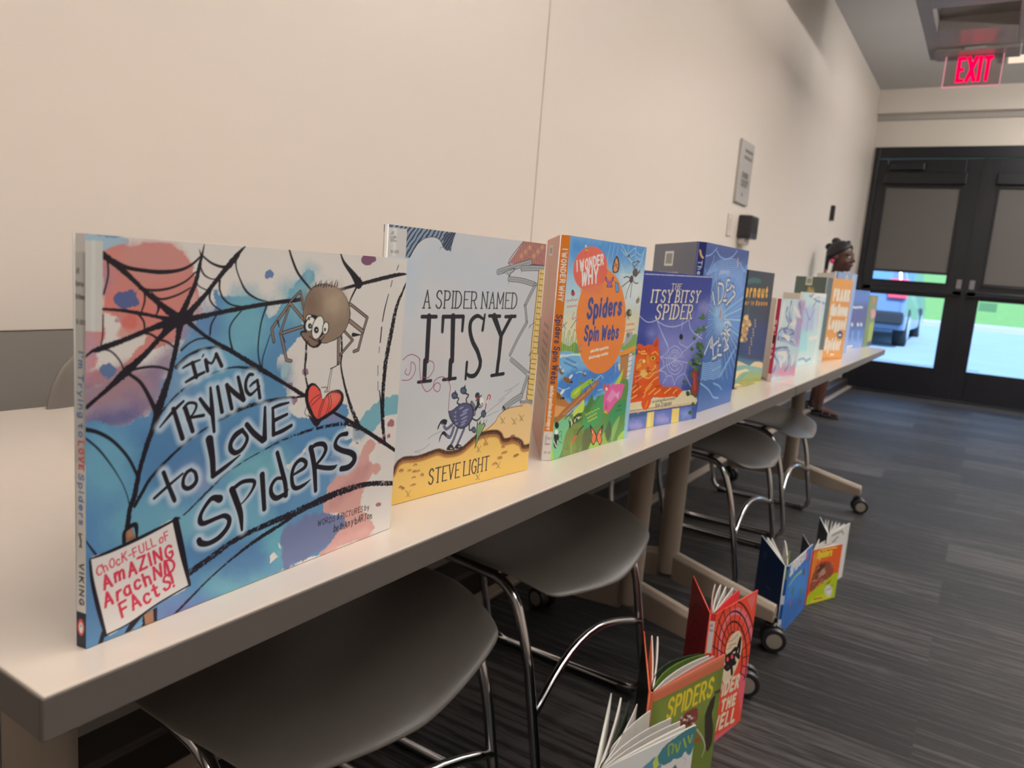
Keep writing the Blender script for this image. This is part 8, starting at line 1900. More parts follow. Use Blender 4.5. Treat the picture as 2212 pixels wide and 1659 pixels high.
def book(name, label, z, hinge, fa, W, H, front, step, base, spine_vec=None, spine=None, sbase='c9c0b8', ba=None, back=None, bbase='c9c0b8', bstep=None, edge='cfc6ba', inside=None, pages=(), group='spider books standing open on the tables', thick=0.0026, lean=0.0):
    """open book stood on its lower edge: front board from the hinge along fa, spine back along spine_vec, back board along ba"""
    r = thing(name, label, 'book', (hinge[0], hinge[1], z + 0.0005), 0, group)
    fa = math.radians(fa); Wm, Hm = W * 1000, H * 1000
    cv = Canvas(Wm, Hm, step, base).run(ART[front])
    board('front_cover', cv, plane_m(0, 0, fa, math.radians(lean)), thick, edge, r, inside)
    sx, sy = spine_vec; sl = math.hypot(sx, sy)
    sa = math.atan2(-sy, -sx); spine_m = plane_m(sx, sy, sa)
    if lean: k = math.tan(math.radians(lean)); spine_m[0][1] += k * math.sin(fa); spine_m[1][1] -= k * math.cos(fa)
    cs = Canvas(sl * 1000, Hm, min(step * 1.2, 1.0), sbase)
    if spine: cs.run(ART[spine])
    board('spine', cs, spine_m, thick * .8, edge, r, inside)
    ba = math.radians(ba); d = Vector((math.cos(ba), math.sin(ba)))
    cb = Canvas(Wm, Hm, bstep or 2.0, bbase)
    if back: cb.run(ART[back])
    # printed from the outer edge towards the spine so that its outside faces away from the pages
    ox, oy = sx + d.x * W, sy + d.y * W
    board('back_cover', cb, plane_m(ox, oy, ba + PI), thick, edge, r, inside)
    if pages:
        mx, my = sx * .5, sy * .5; md = Vector((math.cos((fa + ba) / 2), math.sin((fa + ba) / 2))) * (thick + .002)
        sets = [((mx + md.x, my + md.y), math.radians(a), W * wf, H - .008, t, b, mi) for a, wf, t, b, mi in pages]
        leaves('pages', sets, r)
    return r

# ================================================================== ROOM
WX, FY, CZ = -1.25, 8.65, 3.02
RX, BY = 4.2, -3.2
SEAM = 2.06
struct(boxo('floor', (WX - .1, RX + .1, BY - .1, FY + .1, -.12, 0), M['carpet']))
struct(boxo('ceiling', (WX - .1, RX + .1, BY - .1, FY + .1, CZ, CZ + .1), M['ceil']))
struct(boxo('wall_left', (WX - .1, WX - .012, BY - .1, FY + .1, 0, CZ), M['joint']))
struct(boxo('wall_panel', (WX - .013, WX, BY, SEAM - .003, .822, CZ), M['wall'], bevel=.002))
struct(boxo('wall_panel', (WX - .013, WX, SEAM + .003, FY, .822, CZ), M['wall'], bevel=.002))
struct(boxo('wall_panel', (WX - .013, WX - .002, BY, FY, .09, .8225), M['lower']))
struct(boxo('baseboard_left', (WX - .013, WX + .09, BY, FY, 0, .092), M['panel'], bevel=.01))
struct(boxo('trim_4', (WX + .09, WX + .135, BY, FY, 0, .016), M['legm'], bevel=.005))
struct(boxo('wall_right', (RX, RX + .1, BY - .1, FY + .1, 0, CZ), M['farwall']))
struct(boxo('wall_back', (WX - .1, RX + .1, BY - .1, BY, 0, CZ), M['farwall']))
DX0, DX1, DTOP = -1.225, .78, 2.475            # door opening in the far wall
bm = bmesh.new(); box(bm, WX - .1, DX0, FY, FY + .14, 0, CZ); box(bm, DX1, RX + .1, FY, FY + .14, 0, CZ); box(bm, DX0, DX1, FY, FY + .14, DTOP, CZ)
struct(obj('wall_far', bm, M['farwall']))
struct(boxo('trim_1', (WX, RX, FY - .10, FY, 2.79, CZ), M['farwall'], bevel=.006))
struct(boxo('trim_2', (WX, RX, FY - .03, FY, 2.735, 2.79), M['trimgrey'], bevel=.004))
struct(boxo('threshold', (DX0, DX1, FY - .04, FY + .14, 0, .012), M['black']))

# ---- double door
def frame_rect(bm, x0, x1, z0, z1, wl, wr, wb, wt, y0, y1):
    box(bm, x0, x0 + wl, y0, y1, z0, z1); box(bm, x1 - wr, x1, y0, y1, z0, z1); box(bm, x0 + wl, x1 - wr, y0, y1, z0, z0 + wb); box(bm, x0 + wl, x1 - wr, y0, y1, z1 - wt, z1)
bm = bmesh.new(); frame_rect(bm, DX0, DX1, .0, DTOP, .05, .05, .01, .11, FY - .02, FY + .12)
struct(obj('trim_3', bm, M['door'], bevel=.003))
boxo('door_astragal', (-.262, -.218, FY - .005, FY + .012, .015, 2.36), M['door'])['kind'] = 'structure'
def door(n, x0, x1, shade_z, left):
    r = bpy.data.objects.new('door_%d' % n, None); COL.objects.link(r); r.location = (x0, FY + .04, .015); r['kind'] = 'structure'
    w = x1 - x0; h = 2.345; sl, sr = (.085, .155) if left else (.13, .11)
    bm = bmesh.new(); frame_rect(bm, 0, w, 0, h, sl, sr, .295, .265, -.03, .03); box(bm, sl, w - sr, -.03, .03, .995, 1.135)
    obj('door_leaf', bm, M['door'], r, bevel=.004)
    boxo('glass_pane', (sl - .01, w - sr + .01, -.004, .004, .285, 1.0), M['glass'], r)
    boxo('glass_pane', (sl - .01, w - sr + .01, -.004, .004, 1.13, 2.09), M['glass'], r)
    bm = bmesh.new(); frame_rect(bm, sl - .002, w - sr + .002, 1.13, 2.085, .018, .018, .014, .02, -.042, -.028); obj('glazing_bead', bm, M['door'], r, bevel=.002)
    s = boxo('roller_shade', (sl + .014, w - sr - .014, -.026, -.020, shade_z, 2.07), M['shade'], r)
    bm = bmesh.new(); box(bm, sl + .014, w - sr - .014, -.030, -.018, shade_z - .012, shade_z + .012); obj('hem_bar', bm, M['door'], s, bevel=.002)
    bm = bmesh.new(); box(bm, sl - .02, w - sr + .02, -.075, -.03, 2.10, 2.21); obj('shade_cassette', bm, M['door'], r, bevel=.006)
    bm = bmesh.new(); box(bm, .02, w - .02, -.085, -.06, 1.03, 1.08); box(bm, .02, .10, -.085, -.03, 1.02, 1.09); box(bm, w - .10, w - .02, -.085, -.03, 1.02, 1.09); obj('push_bar', bm, M['door'], r, bevel=.006)
    xx = w - .075 if left else .03
    bm = bmesh.new(); box(bm, xx, xx + .045, -.036, -.03, 1.10, 1.19); obj('latch_plate', bm, M['steel'], r, bevel=.003)
    bm = bmesh.new(); box(bm, .1 if left else w - .42, .42 if left else w - .1, -.09, -.03, 2.235, 2.30); c = obj('door_closer', bm, M['door'], r, bevel=.006)
    for bx in ((.06, w - .2) if left else (.14,)):
        bm = bmesh.new(); box(bm, bx, bx + .03, -.037, -.03, 2.195, 2.207); obj('bracket', bm, M['steel'], r)
    return r
d1 = door(1, -1.175, -.243, 1.235, True); d2 = door(2, -.237, .73, 1.15, False)
boxo('paper_notice', (.14, .29, -.012, -.010, .90, .985), M['notice'], d2)

# ---- outside the doors
def slab(name, pts, m, th=.2):
    bm = bmesh.new(); A = [bm.verts.new(p) for p in pts]; B = [bm.verts.new((p[0], p[1], p[2] - th)) for p in pts]
    bm.faces.new(A); bm.faces.new(B[::-1])
    for i in range(4): bm.faces.new((A[i], B[i], B[(i + 1) % 4], A[(i + 1) % 4]))
    return struct(obj(name, bm, m))
slab('ground', [(-14, FY + .14, -.02), (12, FY + .14, -.02), (12, 21.5, .34), (-14, 21.5, .34)], M['asphalt'])
slab('lawn', [(-14, 21.75, .48), (12, 21.75, .48), (12, 40, 2.6), (-14, 40, 2.6)], M['grass'], .5)
struct(boxo('kerb', (-14, 12, 21.45, 21.8, .2, .50), M['kerb'], bevel=.04))
bm = bmesh.new()
for P in ([(-2.2, 11.2), (-1.0, 11.0), (0.2, 11.25), (.9, 10.7), (2.2, 10.5)], [(.9, 10.7), (.4, 10.2), (.2, 9.8)], [(-2.5, 12.2), (-.8, 12.0), (.0, 12.1)]):
    for a, b in zip(P, P[1:]):
        d = Vector((b[0] - a[0], b[1] - a[1], 0)).normalized(); n = Vector((-d.y, d.x, 0)) * .03; z = lambda y: -.02 + (y - 8.79) * .0283 + .003
        bm.faces.new([bm.verts.new(Vector((x, y, z(y))) + n * s) for (x, y), s in ((a, -1), (b, -1), (b, 1), (a, 1))])
struct(obj('ground_cracks', bm, M['crack']))
def car(name, label, loc, rz, paint, detail=True):
    r = thing(name, label, 'car', loc, rz)
    # profile along x (rear at 0), width across y
    def shell(prof, hw, inset):
        bm = bmesh.new(); n = len(prof); R = []
        for s, k in ((-1, 1), (-.92, 1), (.92, 1), (1, 1)):
            edge = abs(s) == 1
            R.append([bm.verts.new((x + (.06 if edge and x < 1 else -.06 if edge and x > 3.4 else 0), s * (hw - max(0, z - .85) * inset), z - (.04 if edge and z > 1.3 else 0))) for x, z in prof])
        for i in range(3):
            for k in range(n): bm.faces.new((R[i][k], R[i][(k + 1) % n], R[i + 1][(k + 1) % n], R[i + 1][k]))
        bm.faces.new(R[0]); bm.faces.new(R[3][::-1]); return bm
    prof = [(.02, .32), (0, .55), (.03, .80), (.10, 1.0), (.34, 1.58), (.6, 1.68), (2.3, 1.66), (3.1, 1.12), (4.2, .98), (4.45, .7), (4.4, .32), (3.9, .28), (.6, .28)]
    obj('body', shell(prof, .9, .22), paint, r, bevel=.05)
    bm = bmesh.new(); box(bm, -.01, .02, -.62, .62, 1.06, 1.45)
    for v in bm.verts: v.co.x += (v.co.z - 1.0) * .42 + .10 - .03
    obj('rear_window', bm, M['carglass'], r)
    for s in (-1, 1):
        bm = bmesh.new(); box(bm, -.03, .16, s * .60, s * .885, .84, 1.16); obj('tail_lamp', bm, M['carred'], r, bevel=.02)
        bm = bmesh.new(); prism(bm, [(.62, 1.10), (.78, 1.5), (2.2, 1.5), (2.9, 1.12)], 'y', s * .80, s * .905); obj('side_window', bm, M['carglass'], r)
    bm = bmesh.new(); box(bm, -.02, .03, -.3, .3, .78, .92); obj('plate', bm, M['carplate'], r, bevel=.01)
    bm = bmesh.new(); box(bm, -.06, .12, -.88, .88, .40, .62); obj('bumper', bm, M['tyre'] if detail else paint, r, bevel=.04)
    for x in (.85, 3.55):
        for s in (-1, 1):
            bm = bmesh.new(); Mw = Matrix.Translation((x, s * .80, .34)) @ Matrix.Rotation(PI / 2, 4, 'X')
            lathe(bm, [(.22, -.11), (.33, -.10), (.34, 0), (.33, .10), (.22, .11)], 20, Mw); w = obj('wheel', bm, M['tyre'], r, True)
            bm = bmesh.new(); lathe(bm, [(.02, -.125), (.20, -.12), (.21, .12), (.02, .125)], 16, Mw); obj('rim', bm, M['carplate'], w)
    return r
car('parked_car', 'dark blue car parked outside, seen from behind through the lower glass of the left door', (-2.07, 14.0, .13), PI / 2, M['carpaint'])

# ---- wall fittings
t = thing('wall_plaque', 'tall grey glass plaque with faint lettering on the white wall', 'plaque', (WX, 4.23, 1.42))
boxo('backing', (0, .016, -.12, .12, 0, .33), M['plate'], t, bevel=.004)
bm = bmesh.new()
for z, a, b in ((.27, -.05, .09), (.235, -.05, .09), (.15, -.06, .05), (.135, -.06, .05), (.11, -.06, .07), (.09, -.06, .05), (.04, -.03, -.01)): box(bm, .0155, .0172, a, b, z, z + .016)
obj('lettering', bm, M['plateink'], t)
t = thing('wall_reader', 'black box fitted to the wall under the grey plaque', 'card reader', (WX, 4.33, 1.24))
boxo('case', (0, .075, -.075, .075, 0, .125), M['devblack'], t, bevel=.008); boxo('front_lens', (.074, .078, -.055, .055, .03, .11), M['black'], t, bevel=.002); boxo('base', (0, .04, -.05, .05, -.035, .0), M['devwhite'], t, bevel=.004)
t = thing('light_switch', 'pale switch plate beside the black wall box', 'switch', (WX, 4.09, 1.235))
boxo('plate', (0, .008, -.035, .035, 0, .118), M['devwhite'], t, bevel=.003); boxo('rocker', (.008, .012, -.014, .014, .03, .09), M['devwhite'], t, bevel=.002)
t = tag(boxo('wall_sensor', (WX, WX + .03, 6.84, 6.90, 1.575, 1.70), M['devblack'], bevel=.006), 'small dark upright box on the wall near the dark doors', 'sensor')

# ---- exit sign under a dropped ceiling box
HX0, HX1, HY0, HY1, HZ = -.575, .52, 4.5, 5.80, 2.53
bm = bmesh.new()
box(bm, HX0, -.50, HY0, HY1, HZ, CZ); box(bm, -.10, HX1, HY0, HY1, HZ, CZ); box(bm, -.50, -.10, HY0, 4.80, HZ, CZ); box(bm, -.50, -.10, 5.20, HY1, HZ, CZ)
struct(obj('ceiling_box', bm, M['house'], bevel=.004))
struct(boxo('ceiling_box_panel', (-.50, -.10, 4.80, 5.20, HZ + .075, HZ + .085), M['mirror']))
t = thing('exit_sign', 'clear panel with glowing red EXIT letters hanging below the grey ceiling box', 'exit sign', (-.315, 5.66, HZ))
bm = bmesh.new(); box(bm, -.22, .24, -.12, .10, -.022, 0); obj('canopy', bm, M['house'], t, bevel=.006)
bm = bmesh.new(); box(bm, -.055, .06, -.135, -.118, -.016, -.004); obj('latch', bm, M['plate'], t, bevel=.002)
pa = boxo('panel', (-.155, .155, -.004, .004, -.205, -.02), M['acryl'], t)
bm = bmesh.new(); box(bm, -.158, -.152, -.006, .006, -.208, -.02); box(bm, .152, .158, -.006, .006, -.208, -.02); box(bm, -.158, .158, -.006, .006, -.210, -.203); obj('panel_edge', bm, M['rim'], pa)
bm = bmesh.new()
def bar(bm, x0, z0, x1, z1, w):
    d = Vector((x1 - x0, 0, z1 - z0)); l = d.length; d.normalize(); n = Vector((-d.z, 0, d.x)) * w / 2
    A = [bm.verts.new(Vector((p[0], y, p[1])) + n * s) for y in (-.0062, -.0048) for p, s in (((x0, z0), -1), ((x1, z1), -1), ((x1, z1), 1), ((x0, z0), 1))]
    for q in ((0, 1, 2, 3), (7, 6, 5, 4), (0, 4, 5, 1), (1, 5, 6, 2), (2, 6, 7, 3), (3, 7, 4, 0)): bm.faces.new([A[i] for i in q])
zt, zb = -.028, -.182
for q in ((-.078, zb, -.078, zt, .021), (-.085, zt - .011, -.042, zt - .011, .023), (-.085, (zt + zb) / 2, -.048, (zt + zb) / 2, .021), (-.085, zb + .011, -.042, zb + .011, .023), (-.029, zb, .016, zt, .022), (-.029, zt, .016, zb, .022), (.037, zb, .037, zt, .021), (.078, zb, .078, zt, .021), (.054, zt - .012, .103, zt - .012, .024)): bar(bm, *q)
obj('letters', bm, M['redlit'], pa)
t = thing('ceiling_light', 'warm lit strip light on the ceiling behind the exit sign', 'ceiling light', (.62, 7.62, CZ))
bm = bmesh.new(); frame_rect(bm, -.82, .82, -.03, .0, .02, .02, .004, .004, -.14, .14); obj('frame', bm, M['plate'], t)
boxo('diffuser', (-.80, .80, -.12, .12, -.034, -.028), M['lit'], t)

# ================================================================== TABLES
X0, X1 = -1.083, -.387
def table(y0, y1, leg_ys, label, gap=.22):
    t = thing('table', label, 'table', ((X0 + X1) / 2, (y0 + y1) / 2, 0), 0, 'flip-top tables set end to end')
    L = (y1 - y0) / 2 - .0015; w = (X1 - X0) / 2; cy = (y0 + y1) / 2
    tp = boxo('tabletop', (-w + .001, w - .001, -L + .001, L - .001, TZ - .024, TZ), M['top'], t, bevel=.0012)
    bm = bmesh.new(); z0, z1 = TZ - .0265, TZ - .0012
    box(bm, w - .003, w, -L, L, z0, z1); box(bm, -w, -w + .003, -L, L, z0, z1); box(bm, -w + .003, w - .003, -L, -L + .003, z0, z1); box(bm, -w + .003, w - .003, L - .003, L, z0, z1); box(bm, -w + .003, w - .003, -L + .003, L - .003, z0, z0 + .002)
    obj('edge_band', bm, M['edge'], tp, bevel=.001)
    lx = -.70 - (X0 + X1) / 2
    ys = [q - cy for q in leg_ys]
    for i, ly in enumerate(ys):
        bm = bmesh.new(); lathe(bm, [(.026, .115), (.031, .12), (.031, TZ - .06), (.031, TZ - .05)], 24, Matrix.Translation((lx, ly, 0)))
        box(bm, lx - .05, lx + .05, ly - .045, ly + .045, TZ - .052, TZ - .027)
        g = obj('leg', bm, M['legm'], t, True); 
        g.modifiers.new('edge', 'EDGE_SPLIT').split_angle = .6
        # foot: a ridge bar sloping from the column down to a caster at each end
        bm = bmesh.new()
        for sx, ex, dy in ((1, .33, -.035), (-1, -.30, .03)):
            P = [(lx + sx * .02, ly, .185, .085), (lx + (ex - sx * .02) * .55, ly + dy * .5, .155, .07), (lx + ex, ly + dy, .125, .045)]; R = []
            for x, y, zt_, h in P: R.append([bm.verts.new((x, y + a, z)) for a, z in ((-.020, zt_ - h), (-.022, zt_ - .012), (-.009, zt_), (.009, zt_), (.022, zt_ - .012), (.020, zt_ - h))])
            for a, b in zip(R, R[1:]):
                for k in range(6): bm.faces.new((a[k], a[(k + 1) % 6], b[(k + 1) % 6], b[k]))
            bm.faces.new(R[0]); bm.faces.new(R[-1][::-1])
        f = obj('foot', bm, M['legm'], t, bevel=.003)
        for ex, dy, a in ((.33, -.035, .35), (-.30, .03, -.3)):
            cx_, cy_ = lx + ex * .97, ly + dy
            bm = bmesh.new(); lathe(bm, [(.011, .05), (.011, .09), (.017, .092)], 12, Matrix.Translation((cx_, cy_, 0)))
            box(bm, cx_ - .016, cx_ + .016, cy_ - .012, cy_ + .012, .035, .072); k = obj('caster', bm, M['black'], t, bevel=.003)
            for s in (-1, 1):
                Mw = Matrix.Translation((cx_ + .012, cy_, .034)) @ Matrix.Rotation(a, 4, 'Z') @ Matrix.Translation((0, s * .018, 0)) @ Matrix.Rotation(PI / 2, 4, 'X')
                bm = bmesh.new(); lathe(bm, [(.020, -.010), (.031, -.009), (.034, -.003), (.034, .003), (.031, .009), (.020, .010)], 20, Mw); lathe(bm, [(.002, -.0115), (.021, -.0105), (.021, .0105), (.002, .0115)], 16, Mw); 
                wo = obj('wheel', bm, [M['wheel'], M['hub']], k, True); wo.modifiers.new('edge', 'EDGE_SPLIT').split_angle = .7
                for p in wo.data.polygons[6 * 20 - 20 + 2:]: p.material_index = 1
        sgn = 1 if i == 0 else -1
        bm = bmesh.new(); prism(bm, [(ly + sgn * .045, TZ - .027), (ly + sgn * .13, TZ - .027), (ly + sgn * .06, TZ - .085), (ly + sgn * .045, TZ - .085)], 'x', lx + .05, lx + .075); obj('flip_bracket', bm, M['black'], t, bevel=.004)
    bm = bmesh.new(); box(bm, lx - .02, lx + .02, ys[0] + .045, ys[1] - .045, TZ - .068, TZ - .03); obj('crossbar', bm, M['legm'], t, bevel=.004)
    return t
table(.182, 2.0, (.33, 1.81), 'long white-topped wheeled table nearest the camera, with the large spider web book')
table(2.003, 3.93, (2.09, 3.70), 'second white-topped wheeled table, the one reaching toward the dark doors')

# ================================================================== CHAIRS
def make_chair(label, y):
    t = thing('chair', label, 'chair', (-.80, y, 0), 0, 'grey plastic chairs tucked under the tables')
    # seat shell: parameters a across, b from back to front
    def shell(rows, na, fn, name, th):
        bm = bmesh.new(); G = [[bm.verts.new(fn(a / na * 2 - 1, b / rows)) for a in range(na + 1)] for b in range(rows + 1)]
        for b in range(rows):
            for a in range(na): bm.faces.new((G[b][a], G[b][a + 1], G[b + 1][a + 1], G[b + 1][a]))
        o = obj(name, bm, M['seat'], t, True); s = o.modifiers.new('thickness', 'SOLIDIFY'); s.thickness = th; s.offset = -1
        m = o.modifiers.new('smooth', 'SUBSURF'); m.levels = 1; m.render_levels = 2; return o
    def seat(a, b):
        hw = .252 + .016 * math.sin(PI * min(1, b * .8)) - .075 * max(0, b - .72) ** 1.3 * 2.2
        y_ = a * hw; x = -.235 + .485 * b + (.035 * (1 - a * a) - .02) * (b > .5) * (b - .5) * 2
        z = .447 - .018 * math.cos(a * PI / 2) * math.sin(PI * b) + .02 * a * a * (1 - b) - .085 * max(0, b - .68) ** 2 * 7.5 * (1 - .45 * abs(a)) + .02 * max(0, .25 - b) * 4
        return (x, y_, z)
    shell(12, 10, seat, 'seat', .009)
    def back(a, b):
        hw = .205 + .012 * math.sin(PI * b) - .05 * max(0, b - .7) ** 2 * 7
        return (-.235 - .07 * b - .03 * (1 - a * a) * .6 + .02, a * hw, .50 + .33 * b - .03 * a * a * max(0, b - .6) * 2)
    shell(8, 10, back, 'backrest', .010)
    for s in (-1, 1):
        yy = s * .245
        bm = bmesh.new()
        P = rounded([(-.20, s * .19, .50), (-.225, s * .205, .425), (-.05, s * .225, .425), (.15, s * .240, .418), (.196, yy, .30), (.248, yy, .011), (-.19, yy, .011), (-.235, s * .222, .26), (-.21, s * .19, .425)], .055)
        tube(bm, P, .0095, 12); obj('side_frame', bm, M['chrome'], t, True)
        for x in (.20, -.15):
            bm = bmesh.new(); box(bm, x - .02, x + .02, yy - .011, yy + .011, .0, .016); obj('glide', bm, M['rubber'], t, bevel=.004)
    bm = bmesh.new(); tube(bm, [(.217 - .02 * math.sin(PI * k / 12), -.245 + .49 * k / 12, .185 + .055 * math.sin(PI * k / 12)) for k in range(13)], .0085, 12); obj('front_stretcher', bm, M['chrome'], t, True)
    bm = bmesh.new(); tube(bm, [(-.10, -.222, .425), (-.10, .222, .425)], .008, 10); tube(bm, [(.10, -.235, .418), (.10, .235, .418)], .008, 10); obj('seat_rails', bm, M['chrome'], t, True)
    return t
c0 = make_chair('grey plastic chair under the near table, closest to the camera', .725)
for y, lb in ((1.345, 'grey plastic chair under the near table, second chair from the camera'), (2.60, 'grey plastic chair under the far table, the nearer of its two'), (3.26, 'grey plastic chair under the far table, beside the farthest table leg')):
    c = copy_tree(c0); c.location.y = y; c['label'] = lb

# ================================================================== BOOKS ON THE TABLES
B = book
P1 = [(100, .96, .004, .004, 0), (108, .94, .003, -.01, 0), (116, .95, .005, .004, 1)]
B('picture_book', 'large picture book with a black web, brown spider and red heart on blue watercolour', TZ, (-.418, .223), 91.9, .2765, .241, 'b1', .42, 'dacdc3', (-.0075, -.0014), 's1', 'd8cdc2', 123, None, '5f88b4', pages=P1, inside='cfc4b8', lean=.62)
B('picture_book', 'pale grey picture book lettered ITSY above a purple bug with an umbrella', TZ, (-.471, .523), 84, .247, .2708, 'b2', .5, 'c9c4c3', (-.0072, .0042), 's2', 'c9c4c3', 110, None, 'b8bcc4', pages=P1, inside='cfc4b8')
B('paperback_book', 'orange-spined paperback with a red circle reading I WONDER WHY', TZ, (-.447, .829), 87, .216, .2853, 'b3', .5, '8fb8d0', (-.0095, -.0085), 's3', 'dc7a2c', 124, 'k3', 'c98a78', 1.2, pages=[(97, .95, .003, .003, 1), (108, .96, .004, 0, 1), (117, .95, .003, -.003, 1)], thick=.0012, inside='d8d4cc')
B('picture_book', 'deep blue picture book with an orange cat watching a spider web', TZ, (-.4535, 1.0875), 79.5, .216, .2525, 'b4', .5, '3a4590', (-.005, -.003), None, 'd8d0c4', 100, None, '34418c', pages=[(84, .97, .003, .002, 1), (92, .97, .003, 0, 1)], thick=.0012, edge='d8d4cc')
B('picture_book', 'dark blue book with a glowing pale web, open with its slate back toward the wall', TZ, (-.435, 1.311), 88.5, .25, .3113, 'b5', .6, '3c5a98', (-.012, -.013), 's5', '232a5c', 129, 'k5', '5b5c6e', 1.2, pages=P1, edge='3a4068')
B('picture_book', 'night-blue book with yellow title letters ending in ernaut', TZ, (-.477, 1.755), 88.5, .22, .278, 'b6', .8, '26324c', (-.009, -.006), None, '232c3a', 118, None, '232c3a', pages=P1, edge='2c3444')
B('picture_book', 'low red-spined book with a lilac and white swirled cover', TZ, (-.4545, 2.012), 86, .22, .2159, 'b7', .9, 'b6c2dc', (-.011, -.006), 's7', 'a83048', 108, None, 'c9a090', pages=P1, inside='d0b0a0')
B('picture_book', 'pale icy blue and white swirled book behind the red-spined one', TZ, (-.495, 2.484), 85, .25, .2362, 'b8', .9, 'c3d6ee', (-.010, -.006), None, 'd0d8e0', 100, None, 'c3d0e0', pages=P1)
B('picture_book', 'orange book with cream hand lettering and a grey spine', TZ, (-.474, 2.823), 81.5, .22, .2923, 'b10', .9, 'd8924e', (-.016, -.022), 's10', '707a7c', 129.5, 'k10', '3f5048', 1.5, pages=P1, edge='8a8c84')
B('picture_book', 'tall powder blue book showing above and right of the orange one', TZ, (-.50, 3.07), 84, .27, .322, 'b9', 1.2, '7f90b0', (-.010, -.006), None, '7f90b0', 104, None, '7f90b0', pages=P1)
B('picture_book', 'slate blue book with a faint pale title, second from the far table end', TZ, (-.522, 3.62), 78.5, .22, .2626, 'b11', 1.0, '5a7ab4', (-.010, -.006), None, '4a6aa4', 104, None, '5a7ab4', pages=P1)
B('picture_book', 'small olive green book standing at the far table end', TZ, (-.478, 3.85), 86, .19, .2446, 'b12', 1.2, '6f7e5a', (-.010, -.006), None, '6f7e5a', 112, None, '6f7e5a', pages=P1)

# ================================================================== BOOKS ON THE FLOOR
FG = 'spider books standing open on the carpet'
B('picture_book', 'white-edged book with a teal cover, nearest the camera on the carpet', 0, (-.38, .94), 69.8, .22, .262, 'f1', .8, 'dfe2dc', (-.006, -.008), None, 'dfe2dc', 108.5, None, '3f5048', pages=[(73, .96, .003, .003, 1), (76, .97, .0015, .008, 1), (80, .95, .0015, .012, 1), (90, .93, .0015, .010, 1), (97, .95, .0015, -.004, 1), (101, .96, .0015, -.004, 3), (105, .97, .003, -.003, 1)], group=FG)
B('picture_book', 'green book with yellow SPIDERS lettering and an orange top band', 0, (-.386, 1.162), 75, .226, .28, 'f2', .7, '6f7a32', (-.007, -.006), None, 'c8684a', 115, None, '2a2c22', pages=[(78, .93, .003, .004, 4), (80, .90, .002, .012, 1), (82, .90, .002, .022, 2), (84, .88, .002, .030, 3), (109, .96, .003, -.003, 1), (112, .96, .002, -.002, 0)], edge='d8603a', group=FG)
B('picture_book', 'bright red tall book whose cover shows a black spider in a well', 0, (-.376, 1.463), 79, .19, .316, 'f3', .7, 'ee4a30', (-.011, -.007), 'f3s', 'c8382c', 119.3, 'f3b', 'a5222a', 1.5, pages=[(88, .9, .002, .003, 5), (93, .9, .0025, 0, 1), (98, .88, .0025, 0, 1), (102, .9, .0025, .004, 1), (106, .88, .0025, .004, 4)], edge='e04a38', group=FG)
B('picture_book', 'blue book lettered SPIDERS with a dark navy back cover', 0, (-.368, 2.147), 86, .25, .21, 'f4', .8, '2e6cb8', (-.009, -.007), 'f4s', '1c4a8c', 119, 'f4b', '14305e', 2.0, pages=[(104, .96, .003, -.004, 1), (113, .97, .003, .002, 1), (116, .97, .004, 0, 1), (99, .6, .002, .004, 2)], edge='d8d4cc', group=FG)
B('paperback_book', 'orange and lime green book with a hairy brown spider photo', 0, (-.350, 2.425), 64.8, .148, .183, 'f5', .8, 'e85f2c', (-.005, -.004), None, 'c83030', 112, None, '3a3f50', pages=[(70, .96, .002, .003, 1), (77, .92, .0015, .006, 1), (85, .95, .0015, .006, 1), (93, .95, .0015, 0, 1)], edge='d8d4cc', thick=.0012, group=FG)
B('picture_book', 'off-white book standing open behind the orange and lime one', 0, (-.332, 2.587), 79.2, .186, .197, 'f6', 1.2, 'd6cfc6', (-.006, -.005), None, 'd6cfc6', 108.2, None, '4a4a50', pages=[(83, .95, .0012, .003, 1), (88, .93, .0012, .003, 1), (92, .95, .0012, 0, 1), (96, .93, .0012, 0, 1), (100, .95, .0012, .004, 1), (103, .95, .0012, .003, 1)], edge='d8d0c6', group=FG)

# ================================================================== PERSON
def limb(bm, p, q):
    """convex skin around two joints: (x, y, z, radius along x, along y, along z)"""
    t = bmesh.new()
    for n in (p, q):
        rx = n[3]; ry = n[4] if len(n) > 4 else rx; rz = n[5] if len(n) > 5 else min(rx, ry); sph(t, n[:3], 1.0, (rx, ry, rz), 16)
    r = bmesh.ops.convex_hull(t, input=t.verts[:]); bmesh.ops.delete(t, geom=list({e for e in r['geom_interior'] + r['geom_unused'] if isinstance(e, bmesh.types.BMVert)}), context='VERTS')
    me = bpy.data.meshes.new('limb'); t.to_mesh(me); t.free(); bm.from_mesh(me); bpy.data.meshes.remove(me)
def fused(name, chains, m, parent, extra=(), voxel=.0045, it=6):
    """one continuous closed surface fused from all joints and extra shapes"""
    bm = bmesh.new()
    for c in chains:
        for p, q in zip(c, c[1:]): limb(bm, p, q)
    for c, sc in extra: sph(bm, c, 1.0, sc, 20)
    bmesh.ops.recalc_face_normals(bm, faces=bm.faces); me = bpy.data.meshes.new('shapes'); bm.to_mesh(me); bm.free()
    o = link(name, me, m, parent, True); r = o.modifiers.new('fuse', 'REMESH'); r.mode = 'VOXEL'; r.voxel_size = voxel; r.use_smooth_shade = True
    w = o.modifiers.new('soften', 'SMOOTH'); w.factor = .5; w.iterations = it
    dg = bpy.context.evaluated_depsgraph_get(); dg.update(); o.data = bpy.data.meshes.new_from_object(o.evaluated_get(dg)); o.data.name = name; o.modifiers.clear()
    for p in o.data.polygons: p.use_smooth = True
    return o
per = thing('person', 'person with dark pulled-back hair and pale shirt standing by the far wall', 'person', (-1.055, 6.42, 0), -.22)
